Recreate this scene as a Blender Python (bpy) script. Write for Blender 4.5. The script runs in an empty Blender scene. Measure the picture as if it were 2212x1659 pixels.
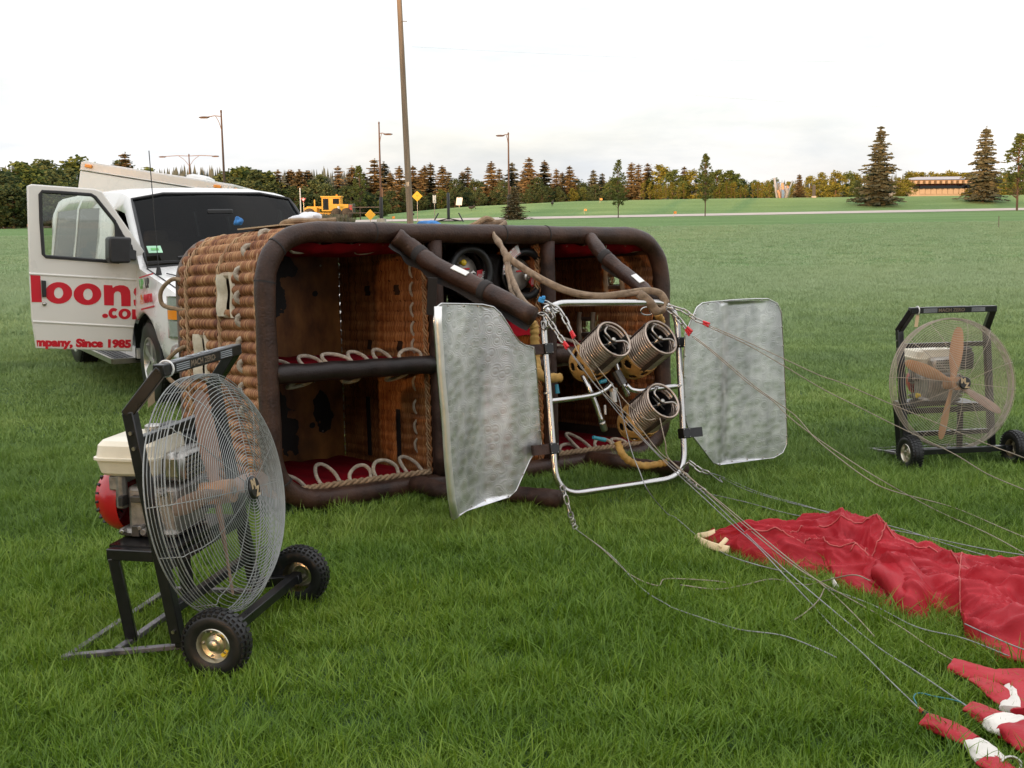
import bpy, bmesh, math, random
import numpy as np
from mathutils import Vector, Matrix, Euler
R = math.radians
SC = bpy.context.scene
C = SC.collection
random.seed(7)

# ---------------------------------------------------------------- camera
PW, PH, PF, HC = 2212.0, 1659.0, 2500.0, 1.75
TH, ROLL = math.atan((PH/2-455)/PF), .0105
_fw = Vector((0, math.cos(TH), -math.sin(TH))); _u0 = Vector((0, math.sin(TH), math.cos(TH))); _r0 = Vector((1, 0, 0))
_rt = math.cos(ROLL)*_r0-math.sin(ROLL)*_u0
_up = math.sin(ROLL)*_r0+math.cos(ROLL)*_u0
cd = bpy.data.cameras.new('camera'); cam = bpy.data.objects.new('camera', cd); C.objects.link(cam)
cd.sensor_width = 36; cd.lens = 36*PF/PW; cd.clip_start = .1; cd.clip_end = 4000
cam.matrix_world = Matrix(((_rt.x, _up.x, -_fw.x, 0), (_rt.y, _up.y, -_fw.y, 0), (_rt.z, _up.z, -_fw.z, HC), (0, 0, 0, 1)))
SC.camera = cam
# ---------------------------------------------------------------- light
SUN_EL, SUN_AZ = R(5.5), R(200)            # low morning sun behind the camera, a little to its left (compass from +Y)
w = bpy.data.worlds.new('World'); SC.world = w; w.use_nodes = True
nt = w.node_tree; nt.nodes.clear()
def N(t, ty, **k):
    n = t.nodes.new(ty)
    for a, b in k.items():
        if a.startswith('i_'):
            key = a[2:]
            n.inputs[int(key) if key.isdigit() else key.replace('_', ' ')].default_value = b
        else: setattr(n, a, b)
    return n
out = N(nt, 'ShaderNodeOutputWorld'); bg = N(nt, 'ShaderNodeBackground'); bg.inputs[1].default_value = .1
sky = N(nt, 'ShaderNodeTexSky', sky_type='NISHITA', sun_disc=False, sun_elevation=SUN_EL, sun_rotation=SUN_AZ, air_density=1.0, dust_density=2.5, ozone_density=1.0)
tc = N(nt, 'ShaderNodeTexCoord'); mp = N(nt, 'ShaderNodeMapping'); mp.inputs['Scale'].default_value = (1.2, 1.2, 5)
nz = N(nt, 'ShaderNodeTexNoise', i_Scale=2.2, i_Detail=6.0, i_Roughness=.55)
cr = N(nt, 'ShaderNodeValToRGB')
cr.color_ramp.elements[0].position = .3; cr.color_ramp.elements[0].color = (.66, .66, .66, 1)
cr.color_ramp.elements[1].position = .62; cr.color_ramp.elements[1].color = (.92, .92, .92, 1)
mx = N(nt, 'ShaderNodeMixRGB'); mx.inputs[2].default_value = (7.3, 7.15, 7.15, 1)      # thin bright overcast veil
L = nt.links.new
L(tc.outputs['Generated'], mp.inputs[0]); L(mp.outputs[0], nz.inputs['Vector']); L(nz.outputs['Fac'], cr.inputs[0]); L(cr.outputs[0], mx.inputs[0])
n9 = N(nt, 'ShaderNodeTexNoise', i_Scale=3.1, i_Detail=7.0, i_Roughness=.6, i_Distortion=.3); r9 = N(nt, 'ShaderNodeValToRGB'); r9.color_ramp.elements[0].position = .36; r9.color_ramp.elements[0].color = (.74, .78, .83, 1); r9.color_ramp.elements[1].position = .60; r9.color_ramp.elements[1].color = (1, .99, .98, 1)
vm = N(nt, 'ShaderNodeMixRGB', blend_type='MULTIPLY'); vm.inputs[0].default_value = 1; vm.inputs[1].default_value = (7.0, 6.95, 6.95, 1); L(mp.outputs[0], n9.inputs['Vector']); L(n9.outputs['Fac'], r9.inputs[0]); L(r9.outputs[0], vm.inputs[2]); gz_ = N(nt, 'ShaderNodeSeparateXYZ'); gm = N(nt, 'ShaderNodeMath', operation='MULTIPLY_ADD'); gm.inputs[1].default_value = .85; gm.inputs[2].default_value = .84; gc_ = N(nt, 'ShaderNodeMath', operation='MAXIMUM'); gc_.inputs[1].default_value = .84; L(tc.outputs['Generated'], gz_.inputs[0]); L(gz_.outputs['Z'], gm.inputs[0]); L(gm.outputs[0], gc_.inputs[0])      # overcast luminance: zenith brighter than horizon
vo_ = N(nt, 'ShaderNodeMixRGB', blend_type='MULTIPLY'); vo_.inputs[0].default_value = 1; L(vm.outputs[0], vo_.inputs[1]); L(gc_.outputs[0], vo_.inputs[2]); L(vo_.outputs[0], mx.inputs[2])
L(sky.outputs[0], mx.inputs[1]); L(mx.outputs[0], bg.inputs[0]); L(bg.outputs[0], out.inputs[0])
sd = bpy.data.lights.new('sun', 'SUN'); sd.energy = 5.0; sd.angle = R(2.2); sd.color = (1, .56, .27)
sun = bpy.data.objects.new('sun', sd); C.objects.link(sun)
sdir = Vector((math.sin(SUN_AZ)*math.cos(SUN_EL), math.cos(SUN_AZ)*math.cos(SUN_EL), math.sin(SUN_EL)))
sun.rotation_euler = sdir.to_track_quat('Z', 'Y').to_euler()
SC.view_settings.view_transform = 'Standard'; SC.view_settings.look = 'None'
SC.view_settings.exposure = 1.04; SC.view_settings.gamma = 1; SC.view_settings.use_curve_mapping = False
SC.render.engine = 'CYCLES'
try: SC.cycles.use_denoising = True
except Exception: pass
SC.cycles.max_bounces = 8; SC.cycles.transparent_max_bounces = 16

# ---------------------------------------------------------------- helpers
def ray(x, y): return _fw+_rt*((x-PW/2)/PF)-_up*((y-PH/2)/PF)
def G(x, y, z=0.0):
    d = ray(x, y); return Vector((0, 0, HC))+d*((z-HC)/d.z)
def AT(x, y, Y):
    d = ray(x, y); return Vector((0, 0, HC))+d*(Y/d.y)
def PL(x, y, p0, n):
    d = ray(x, y); o = Vector((0, 0, HC)); return o+d*((p0-o).dot(n)/d.dot(n))
def FR(r, x, y):                                    # zoom-window coordinates of the study notes to picture coordinates
    ox, oy, s = r; return ((ox+x/s)/1.1302, (oy+y/s)/1.1302)
Z5, R1, R2 = (1250, 700, 3.686), (1650, 700, 2.3694), (1650, 1225, 2.552)
V = Vector
def smooth01(t): t = min(1, max(0, t)); return t*t*(3-2*t)
def basis(z, x=None):
    z = V(z).normalized()
    x = V(x) if x is not None else (V((0, 0, 1)) if abs(z.z) < .9 else V((1, 0, 0)))
    x = (x-z*x.dot(z)).normalized(); y = z.cross(x)
    return Matrix((x, y, z)).transposed()
def MX(o, rot3): m = rot3.to_4x4(); m.translation = V(o); return m
class MB:
    def __init__(s): s.v = []; s.f = []; s.m = []
    def add(s, v, f, m=0):
        b = len(s.v); s.v += [tuple(p) for p in v]
        s.f += [tuple(i+b for i in q) for q in f]; s.m += [m]*len(f); return s
    def box(s, c, d, rot=None, m=0):
        c = V(c); vs = []
        for x in (-.5, .5):
            for y in (-.5, .5):
                for z in (-.5, .5):
                    p = V((x*d[0], y*d[1], z*d[2])); p = rot @ p if rot is not None else p
                    vs.append(c+p)
        return s.add(vs, [(0, 1, 3, 2), (4, 6, 7, 5), (0, 4, 5, 1), (2, 3, 7, 6), (0, 2, 6, 4), (1, 5, 7, 3)], m)
    def bar(s, a, b, wd, hd=None, up=(0, 0, 1), m=0, ext=0):
        a, b = V(a), V(b); hd = hd or wd; z = (b-a).normalized(); a = a-z*ext; b = b+z*ext
        Mx = basis(z, up); return s.box((a+b)/2, (hd, wd, (b-a).length), Mx, m)
    def tube(s, pts, r, n=8, closed=False, cap=True, m=0, ry=None, roll=None):
        pts = [V(p) for p in pts]; k = len(pts); rs = r if isinstance(r, (list, tuple)) else [r]*k
        ts = []
        for i in range(k):
            a = pts[(i-1) % k] if closed or i > 0 else pts[i]; b = pts[(i+1) % k] if closed or i < k-1 else pts[i]
            t = (b-a); ts.append(t.normalized() if t.length > 1e-9 else V((0, 0, 1)))
        x = basis(ts[0]).col[0].to_3d() if roll is None else (V(roll)-ts[0]*V(roll).dot(ts[0])).normalized()
        vs = []
        for i in range(k):
            x = (x-ts[i]*x.dot(ts[i])); x = x.normalized() if x.length > 1e-6 else basis(ts[i]).col[0].to_3d()
            y = ts[i].cross(x)
            for j in range(n):
                a = 2*math.pi*j/n; vs.append(pts[i]+x*(rs[i]*math.cos(a))+y*((ry[i] if ry else rs[i])*math.sin(a)))
        fs = []
        for i in range(k if closed else k-1):
            i2 = (i+1) % k
            for j in range(n):
                j2 = (j+1) % n; fs.append((i*n+j, i*n+j2, i2*n+j2, i2*n+j))
        if cap and not closed: fs += [tuple(range(n-1, -1, -1)), tuple((k-1)*n+j for j in range(n))]
        return s.add(vs, fs, m)
    def lathe(s, prof, n=24, M=None, m=0, caps=False):
        vs = []; k = len(prof)
        for r, z in prof:
            for j in range(n):
                a = 2*math.pi*j/n; p = V((r*math.cos(a), r*math.sin(a), z)); vs.append(M @ p if M is not None else p)
        fs = [(i*n+j, i*n+(j+1) % n, (i+1)*n+(j+1) % n, (i+1)*n+j) for i in range(k-1) for j in range(n)]
        if caps: fs += [tuple(range(n-1, -1, -1)), tuple((k-1)*n+j for j in range(n))]
        return s.add(vs, fs, m)
    def grid(s, P, nu, nv, m=0, skip=None):
        vs = [P(i/nu, j/nv) for i in range(nu+1) for j in range(nv+1)]
        fs = [(i*(nv+1)+j, (i+1)*(nv+1)+j, (i+1)*(nv+1)+j+1, i*(nv+1)+j+1) for i in range(nu) for j in range(nv) if not (skip and skip(i, j))]
        return s.add(vs, fs, m)
    def ell(s, c, r, n=14, k=8, rot=None, m=0):
        M = MX(c, rot if rot is not None else Matrix.Identity(3)) @ Matrix.Diagonal((r[0], r[1], r[2], 1))
        return s.lathe([(max(1e-4, math.sin(math.pi*i/k)), -math.cos(math.pi*i/k)) for i in range(k+1)], n, M, m)
    def prism(s, poly, M, t, m=0):                      # poly in the local XY plane of M, thickness t along local Z
        k = len(poly); vs = [M @ V((x, y, -t/2)) for x, y in poly]+[M @ V((x, y, t/2)) for x, y in poly]
        return s.add(vs, [tuple(range(k-1, -1, -1)), tuple(range(k, 2*k))]+[(i, (i+1) % k, k+(i+1) % k, k+i) for i in range(k)], m)
def mesh_obj(name, me, mats, parent=None, ang=35, smooth=True, bev=0, seg=2):
    o = bpy.data.objects.new(name, me); C.objects.link(o)
    for m in (mats if isinstance(mats, (list, tuple)) else [mats]): me.materials.append(m)
    if smooth and len(me.polygons):
        me.polygons.foreach_set('use_smooth', [True]*len(me.polygons))
        if ang < 180: me.set_sharp_from_angle(angle=R(ang))
    if parent is not None: o.parent = parent
    if bev:
        b = o.modifiers.new('bevel', 'BEVEL'); b.width = bev; b.segments = seg; b.limit_method = 'ANGLE'; b.angle_limit = R(40)
    return o
def obj(name, mb, mats, parent=None, ang=35, smooth=True, bev=0, loc=None):
    me = bpy.data.meshes.new(name)
    vs = mb.v if loc is None else [(x-loc[0], y-loc[1], z-loc[2]) for x, y, z in mb.v]
    me.from_pydata(vs, [], mb.f)
    if any(mb.m): me.polygons.foreach_set('material_index', mb.m)
    me.update()
    o = mesh_obj(name, me, mats, parent, ang, smooth, bev)
    if loc is not None: o.location = loc
    return o
def tag(o, label=None, cat=None, group=None, kind=None):
    if label: o['label'] = label
    if cat: o['category'] = cat
    if group: o['group'] = group
    if kind: o['kind'] = kind
    return o
def thing(name, label, cat, loc=(0, 0, 0), rotz=0.0, group=None, mat3=None):
    o = bpy.data.objects.new(name, None); C.objects.link(o); o.empty_display_size = .1
    o.location = loc
    o.rotation_euler = mat3.to_euler() if mat3 is not None else (0, 0, rotz)
    return tag(o, label, cat, group)
def dup(root, loc, rotz=0, scale=None, label=None, group=None):
    r = root.copy(); C.objects.link(r); r.location = loc; r.rotation_euler = (0, 0, rotz)
    if scale is not None: r.scale = scale
    if label: r['label'] = label
    if group: r['group'] = group
    for ch in list(root.children):
        c = ch.copy(); C.objects.link(c); c.parent = r
        for g in list(ch.children):
            d = g.copy(); C.objects.link(d); d.parent = c
    return r
def plate(name, polys, t, M, mats, parent=None, bev=0):      # 2-D outlines (holes allowed) to a solid plate
    cu = bpy.data.curves.new('outline', 'CURVE'); cu.dimensions = '2D'; cu.fill_mode = 'BOTH'; cu.extrude = t/2-bev; cu.bevel_depth = bev; cu.bevel_resolution = 1
    for p in polys:
        sp = cu.splines.new('POLY'); sp.points.add(len(p)-1); sp.use_cyclic_u = True
        for q, (x, y) in zip(sp.points, p): q.co = (x, y, 0, 1)
    o = bpy.data.objects.new('outline', cu); me = bpy.data.meshes.new_from_object(o)
    bpy.data.objects.remove(o); bpy.data.curves.remove(cu)
    me.name = name; me.transform(M); me.materials.clear()
    if M.determinant() < 0: me.flip_normals()
    return mesh_obj(name, me, mats, parent, 30)
def lettering(name, txt, size, M, mats, parent=None, bold=0.0, t=.002, align='LEFT', sx=1.0, space=1.0, clip=None):
    cu = bpy.data.curves.new('text', 'FONT'); cu.body = txt; cu.size = size; cu.extrude = t/2; cu.offset = bold; cu.align_x = align; cu.space_character = space; cu.resolution_u = 4
    o = bpy.data.objects.new('text', cu); me = bpy.data.meshes.new_from_object(o)
    bpy.data.objects.remove(o); bpy.data.curves.remove(cu)
    me.name = name; me.materials.clear(); me.transform(Matrix.Diagonal((sx, 1, 1, 1)))
    if clip:
        bm = bmesh.new(); bm.from_mesh(me)
        for co, no in clip:
            bmesh.ops.bisect_plane(bm, geom=bm.verts[:]+bm.edges[:]+bm.faces[:], plane_co=co, plane_no=no, clear_outer=True)
        bm.to_mesh(me); bm.free()
    me.transform(M)
    if M.determinant() < 0: me.flip_normals()
    return mesh_obj(name, me, mats, parent, smooth=False)
def catmull(pts, n=6, closed=False):
    pts = [V(p) for p in pts]; k = len(pts); o = []
    for i in range(k if closed else k-1):
        p0 = pts[(i-1) % k] if closed or i > 0 else pts[i]*2-pts[i+1]; p1 = pts[i]; p2 = pts[(i+1) % k]
        p3 = pts[(i+2) % k] if closed or i < k-2 else p2*2-p1
        for j in range(n):
            t = j/n; o.append(.5*((2*p1)+(p2-p0)*t+(2*p0-5*p1+4*p2-p3)*t*t+(3*p1-p0-3*p2+p3)*t**3))
    if not closed: o.append(pts[-1])
    return o
def rounded(corners, r, n=6):                           # closed polygon with rounded corners (3-D points)
    k = len(corners); o = []; rs = r if isinstance(r, (list, tuple)) else [r]*k
    for i in range(k):
        p = V(corners[i]); a = V(corners[i-1])-p; b = V(corners[(i+1) % k])-p
        la = min(rs[i], a.length*.49); lb = min(rs[i], b.length*.49); p0 = p+a.normalized()*la; p2 = p+b.normalized()*lb
        for j in range(n+1):
            t = j/n; o.append(p0*(1-t)**2*1+p*2*t*(1-t)+p2*t*t)
    return o

# ---------------------------------------------------------------- materials
def mat(name, col, rough=.6, metal=0.0, var=.12, scale=6.0, bump=0.0, bscale=60.0, spec=.5, coat=0.0, sheen=0.0, col2=None, stretch=(1, 1, 1), rvar=.08, aniso=0.0, coords='Object'):
    m = bpy.data.materials.new(name); m.use_nodes = True; t = m.node_tree; b = t.nodes['Principled BSDF']; lk = t.links.new
    b.inputs['Metallic'].default_value = metal; b.inputs['Specular IOR Level'].default_value = spec
    b.inputs['Coat Weight'].default_value = coat; b.inputs['Coat Roughness'].default_value = .08; b.inputs['Sheen Weight'].default_value = sheen
    tc = N(t, 'ShaderNodeTexCoord'); mp = N(t, 'ShaderNodeMapping'); mp.inputs['Scale'].default_value = stretch; lk(tc.outputs[coords], mp.inputs[0])
    nz = N(t, 'ShaderNodeTexNoise', i_Scale=scale, i_Detail=5.0, i_Roughness=.6); lk(mp.outputs[0], nz.inputs['Vector'])
    rp = N(t, 'ShaderNodeValToRGB'); e = rp.color_ramp.elements
    c2 = col2 or tuple(min(1, c*(1+var)) for c in col); c1 = col if col2 else tuple(c*(1-var) for c in col)
    e[0].position = .32; e[0].color = (*c1, 1); e[1].position = .68; e[1].color = (*c2, 1)
    lk(nz.outputs['Fac'], rp.inputs[0]); lk(rp.outputs[0], b.inputs['Base Color'])
    mr = N(t, 'ShaderNodeMapRange'); mr.inputs['To Min'].default_value = max(.02, rough-rvar); mr.inputs['To Max'].default_value = min(1, rough+rvar)
    lk(nz.outputs['Fac'], mr.inputs['Value']); lk(mr.outputs[0], b.inputs['Roughness'])
    if bump:
        n2 = N(t, 'ShaderNodeTexNoise', i_Scale=bscale, i_Detail=4.0); lk(mp.outputs[0], n2.inputs['Vector'])
        bp = N(t, 'ShaderNodeBump', i_Strength=bump, i_Distance=.004); lk(n2.outputs['Fac'], bp.inputs['Height']); lk(bp.outputs[0], b.inputs['Normal'])
    return m
def bsdf(m): return m.node_tree.nodes['Principled BSDF']
M_ = {}
M_['leather'] = mat('leather', (.020, .0088, .0058), .44, 0, .45, 7, .9, 70, col2=(.062, .030, .019), spec=.32)
M_['leather_worn'] = mat('leather_worn', (.020, .010, .0075), .52, 0, .4, 9, .9, 60, col2=(.062, .033, .024), spec=.28)
M_['leather_back'] = mat('leather_back', (.10, .065, .048), .6, 0, .3, 9, .4, 120, col2=(.17, .12, .09))
M_['black_leather'] = mat('black_leather', (.012, .008, .007), .4, 0, .3, 8, .6, 90, spec=.35, col2=(.024, .015, .013))
M_['webbing_black'] = mat('webbing_black', (.02, .016, .015), .8, 0, .2, 20, .3, 300)
M_['webbing'] = mat('tan_webbing', (.17, .12, .08), .85, 0, .2, 22, .9, 200, col2=(.34, .25, .17), stretch=(1, 1, 1))
M_['rope'] = mat('braided_rope', (.28, .225, .165), .85, 0, .2, 40, .9, 320, col2=(.50, .43, .34))
M_['rope_tan'] = mat('tan_rope', (.22, .14, .08), .9, 0, .2, 30, .9, 260, col2=(.36, .25, .15))
M_['red_pad'] = mat('red_quilt', (.20, .002, .008), .9, 0, .2, 6, .35, 30, spec=.15)
M_['red_fabric'] = mat('red_nylon', (.30, .006, .014), .5, 0, .2, 3.5, .25, 160, col2=(.42, .020, .030), spec=.25)
M_['white_fabric'] = mat('white_nylon', (.66, .62, .56), .6, 0, .1, 5, .25, 100)
M_['yellow_tape'] = mat('cream_tape', (.70, .55, .33), .7, 0, .1, 8)
M_['chrome'] = mat('polished_tube', (.54, .53, .52), .24, 1, .06, 9, .05, 60)
M_['steel'] = mat('steel', (.42, .40, .37), .33, 1, .15, 14, .1, 90)
M_['dark_steel'] = mat('dark_steel', (.10, .095, .09), .45, .8, .2, 12)
M_['black_paint'] = mat('black_paint', (.008, .008, .009), .3, 0, .3, 10, .06, 60, spec=.5)
M_['black_plastic'] = mat('black_plastic', (.015, .015, .016), .5, 0, .2, 10, .12, 120)
M_['rubber'] = mat('rubber', (.006, .006, .0065), .42, 0, .3, 14, .2, 120, col2=(.015, .0145, .014), spec=.4)
M_['zinc'] = mat('yellow_zinc', (.48, .44, .34), .32, 1, .2, 10, col2=(.66, .63, .55))
M_['wire'] = mat('guard_wire', (.30, .31, .30), .42, .25, .12, 20)
M_['wire_sunlit'] = mat('guard_wire_sunlit', (.42, .36, .29), .45, .2, .12, 20)  # guard wire again, with the warm sunrise light put into its colour
M_['prop'] = mat('wooden_blade', (.40, .19, .08), .45, 0, .15, 7, .1, 40, col2=(.56, .29, .14), stretch=(1, 1, .12))
M_['prop_pale'] = mat('pale_wooden_blade', (.24, .14, .10), .5, 0, .15, 7, .1, 40, col2=(.36, .23, .17), stretch=(1, 1, .12))
M_['engine_red'] = mat('engine_red', (.38, .006, .012), .3, 0, .15, 8, coat=.4)
M_['tank'] = mat('cream_tank', (.72, .66, .52), .35, 0, .06, 9, .1, 20, coat=.3)
M_['alu'] = mat('cast_aluminium', (.16, .155, .15), .5, .7, .4, 16, .4, 70, col2=(.36, .34, .31))
M_['white_paint'] = mat('white_car_paint', (.76, .75, .73), .28, 0, .02, 2, coat=.7)
M_['warm_lit_paint'] = mat('door_paint', (.72, .70, .65), .3, 0, .02, 2, coat=.6)  # white van paint with the warm light on the door put into its colour
M_['red_vinyl'] = mat('red_vinyl', (.55, .008, .022), .4, 0, .03, 4)
M_['green_vinyl'] = mat('green_vinyl', (.12, .42, .12), .4, 0, .03, 4)
M_['orange_vinyl'] = mat('orange_vinyl', (.75, .25, .03), .4, 0, .03, 4)
M_['white_vinyl'] = mat('white_vinyl', (.72, .72, .70), .5, 0, .05, 4)
M_['red_label'] = mat('red_label', (.50, .02, .03), .5, 0, .05, 9)
M_['red_plastic'] = mat('red_plastic', (.58, .015, .02), .4, 0, .1, 9)
M_['blue_cloth'] = mat('blue_cloth', (.04, .17, .42), .8, 0, .4, 18, .5, 60)
M_['white_cloth'] = mat('white_cloth', (.68, .68, .70), .85, 0, .08, 9, .3, 40)
M_['yellow_plastic'] = mat('yellow_plastic', (.70, .48, .03), .4, 0, .1, 9)
M_['cable'] = mat('steel_cable', (.27, .27, .27), .5, .4, .2, 40, .3, 400)
M_['cable_tan'] = mat('tan_cable', (.30, .25, .19), .6, .2, .2, 40, .3, 400)
M_['card'] = mat('cardboard', (.50, .36, .22), .85, 0, .1, 9)
M_['tan_seat'] = mat('tan_seat', (.33, .24, .14), .85, 0, .1, 9)
M_['grey_plastic'] = mat('grey_plastic', (.05, .05, .052), .5, 0, .1, 9)
M_['amber'] = mat('amber_lens', (.85, .28, .02), .2, 0, .05, 9, coat=.5)
M_['clear_lens'] = mat('clear_lens', (.62, .64, .64), .1, .6, .1, 20, coat=1)
M_['wood_pole'] = mat('weathered_wood', (.16, .115, .08), .85, 0, .25, 9, .6, 30, col2=(.27, .205, .15), stretch=(1, 1, .06))
M_['concrete'] = mat('concrete', (.36, .34, .31), .9, 0, .12, 4, .3, 20)
M_['asphalt'] = mat('pale_asphalt', (.46, .39, .34), .9, 0, .12, .8, .3, 20)
M_['lamp_paint'] = mat('bronze_lamp_paint', (.085, .05, .035), .5, .2, .1, 4)
M_['sign_yellow'] = mat('sign_yellow', (.78, .47, .02), .45, 0, .04, 4)
M_['sign_white'] = mat('sign_white', (.72, .72, .70), .5, 0, .04, 4)
M_['sign_red'] = mat('sign_red', (.50, .05, .06), .5, 0, .04, 4)
M_['grader_yellow'] = mat('grader_yellow', (.72, .38, .03), .45, 0, .1, 2)
M_['bark'] = mat('bark', (.10, .065, .045), .9, 0, .3, 3, .6, 12)
M_['building_wall'] = mat('building_wall', (.27, .25, .23), .8, 0, .05, .5)
M_['building_roof'] = mat('building_roof', (.33, .32, .34), .6, 0, .08, .4)
M_['building_beam'] = mat('building_beam', (.24, .18, .13), .7, 0, .08, 2)
M_['window_dark'] = mat('window_dark', (.02, .023, .027), .08, 0, .1, 2)
def glass(name, tint, alpha, rough=.02, ior=1.5):
    m = bpy.data.materials.new(name); m.use_nodes = True; t = m.node_tree; t.nodes.clear(); lk = t.links.new
    o = N(t, 'ShaderNodeOutputMaterial'); tr = N(t, 'ShaderNodeBsdfTransparent'); tr.inputs[0].default_value = (*tint, 1)
    gl = N(t, 'ShaderNodeBsdfGlossy'); gl.inputs['Roughness'].default_value = rough; fr = N(t, 'ShaderNodeFresnel', i_IOR=ior)
    mr = N(t, 'ShaderNodeMath', operation='MULTIPLY_ADD'); mr.inputs[1].default_value = 1.0; mr.inputs[2].default_value = alpha
    lk(fr.outputs[0], mr.inputs[0]); mxs = N(t, 'ShaderNodeMixShader'); lk(mr.outputs[0], mxs.inputs[0]); lk(tr.outputs[0], mxs.inputs[1]); lk(gl.outputs[0], mxs.inputs[2]); lk(mxs.outputs[0], o.inputs[0])
    return m
M_['glass'] = glass('window_glass', (.86, .9, .86), .02)
M_['glass_dark'] = glass('tinted_glass', (.20, .22, .23), .0)
M_['glass_wind'] = glass('windscreen_glass', (.13, .15, .17), .0, .02, 1.22)
def island_mat(name, cols, rough=.6, bump=.3, bscale=(400, 400, 60), spec=.4, zone=None):
    m = bpy.data.materials.new(name); m.use_nodes = True; t = m.node_tree; b = t.nodes['Principled BSDF']; lk = t.links.new
    g = N(t, 'ShaderNodeNewGeometry'); tc = N(t, 'ShaderNodeTexCoord')
    n1 = N(t, 'ShaderNodeTexNoise', i_Scale=7.0, i_Detail=4.0); lk(tc.outputs['Object'], n1.inputs['Vector'])
    a = N(t, 'ShaderNodeMath', operation='MULTIPLY_ADD'); a.inputs[1].default_value = 1.25; lk(n1.outputs['Fac'], a.inputs[0])
    s = N(t, 'ShaderNodeMath', operation='MULTIPLY_ADD'); s.inputs[1].default_value = .6; s.inputs[2].default_value = -.42; lk(g.outputs['Random Per Island'], s.inputs[0]); lk(s.outputs[0], a.inputs[2])
    rp = N(t, 'ShaderNodeValToRGB'); e = rp.color_ramp.elements
    while len(e) < len(cols): e.new(.5)
    for i, c in enumerate(cols): e[i].position = .08+.84*i/(len(cols)-1); e[i].color = (*c, 1)
    lk(a.outputs[0], rp.inputs[0]); lk(rp.outputs[0], b.inputs['Base Color']); b.inputs['Roughness'].default_value = rough; b.inputs['Specular IOR Level'].default_value = spec
    mp = N(t, 'ShaderNodeMapping'); mp.inputs['Scale'].default_value = bscale; lk(tc.outputs['Object'], mp.inputs[0])
    n2 = N(t, 'ShaderNodeTexNoise', i_Scale=1.0, i_Detail=3.0); lk(mp.outputs[0], n2.inputs['Vector'])
    bp = N(t, 'ShaderNodeBump', i_Strength=bump, i_Distance=.003); lk(n2.outputs['Fac'], bp.inputs['Height']); lk(bp.outputs[0], b.inputs['Normal'])
    return m
M_['wicker'] = island_mat('wicker_cane', [(.120, .036, .015), (.225, .084, .033), (.36, .168, .068), (.53, .31, .15)])
M_['wicker_in'] = island_mat('varnished_wicker', [(.13, .042, .013), (.25, .09, .027), (.38, .15, .048), (.52, .25, .09)], rough=.42, spec=.5)
M_['cane_twist'] = island_mat('pale_cane', [(.26, .13, .06), (.40, .24, .12), (.52, .34, .18)])
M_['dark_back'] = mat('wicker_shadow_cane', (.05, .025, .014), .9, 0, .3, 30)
M_['rawhide'] = mat('rawhide', (.50, .41, .29), .7, 0, .2, 20, .5, 60, col2=(.66, .58, .45))
M_['rawhide_dark'] = mat('old_rawhide', (.30, .22, .14), .7, 0, .2, 20, .5, 60, col2=(.42, .33, .23))
# floor board: stained plywood with dark worn patches of their own shape
def plywood():
    m = mat('plywood', (.13, .044, .012), .45, 0, .3, 6, .3, 60, col2=(.46, .19, .048), stretch=(1, 1, .45))
    t = m.node_tree; lk = t.links.new; b = bsdf(m); src = b.inputs['Base Color'].links[0].from_socket
    tc = N(t, 'ShaderNodeTexCoord'); col = src
    wp = N(t, 'ShaderNodeTexNoise', i_Scale=11.0, i_Detail=5.0); lk(tc.outputs['Object'], wp.inputs['Vector'])
    n3 = N(t, 'ShaderNodeTexNoise', i_Scale=2.4, i_Detail=4.0); lk(tc.outputs['Object'], n3.inputs['Vector'])
    r3 = N(t, 'ShaderNodeValToRGB'); r3.color_ramp.elements[0].position = .5; r3.color_ramp.elements[1].position = .72; lk(n3.outputs['Fac'], r3.inputs[0])
    k = N(t, 'ShaderNodeMixRGB'); k.inputs[2].default_value = (.045, .022, .012, 1); lk(col, k.inputs[1]); h = N(t, 'ShaderNodeMath', operation='MULTIPLY'); h.inputs[1].default_value = .75; lk(r3.outputs[0], h.inputs[0]); lk(h.outputs[0], k.inputs[0]); col = k.outputs[0]
    for cx, cz, rx, rz in BLOTS:
        mp = N(t, 'ShaderNodeMapping'); mp.vector_type = 'POINT'; mp.inputs['Location'].default_value = (-cx/rx/1.3, 0, -cz/rz/1.3); mp.inputs['Scale'].default_value = (1/rx/1.3, 0, 1/rz/1.3); lk(tc.outputs['Object'], mp.inputs[0])
        ln = N(t, 'ShaderNodeVectorMath', operation='LENGTH'); lk(mp.outputs[0], ln.inputs[0])
        ad = N(t, 'ShaderNodeMath', operation='MULTIPLY_ADD'); ad.inputs[1].default_value = 2.0; ad.inputs[2].default_value = -1.12; lk(wp.outputs['Fac'], ad.inputs[0])
        sm = N(t, 'ShaderNodeMath', operation='ADD'); lk(ln.outputs['Value'], sm.inputs[0]); lk(ad.outputs[0], sm.inputs[1])
        lt = N(t, 'ShaderNodeMath', operation='LESS_THAN'); lt.inputs[1].default_value = 1.0; lk(sm.outputs[0], lt.inputs[0])
        k = N(t, 'ShaderNodeMixRGB'); k.inputs[2].default_value = (.012, .009, .008, 1); lk(lt.outputs[0], k.inputs[0]); lk(col, k.inputs[1]); col = k.outputs[0]
    lk(col, b.inputs['Base Color']); return m
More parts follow.
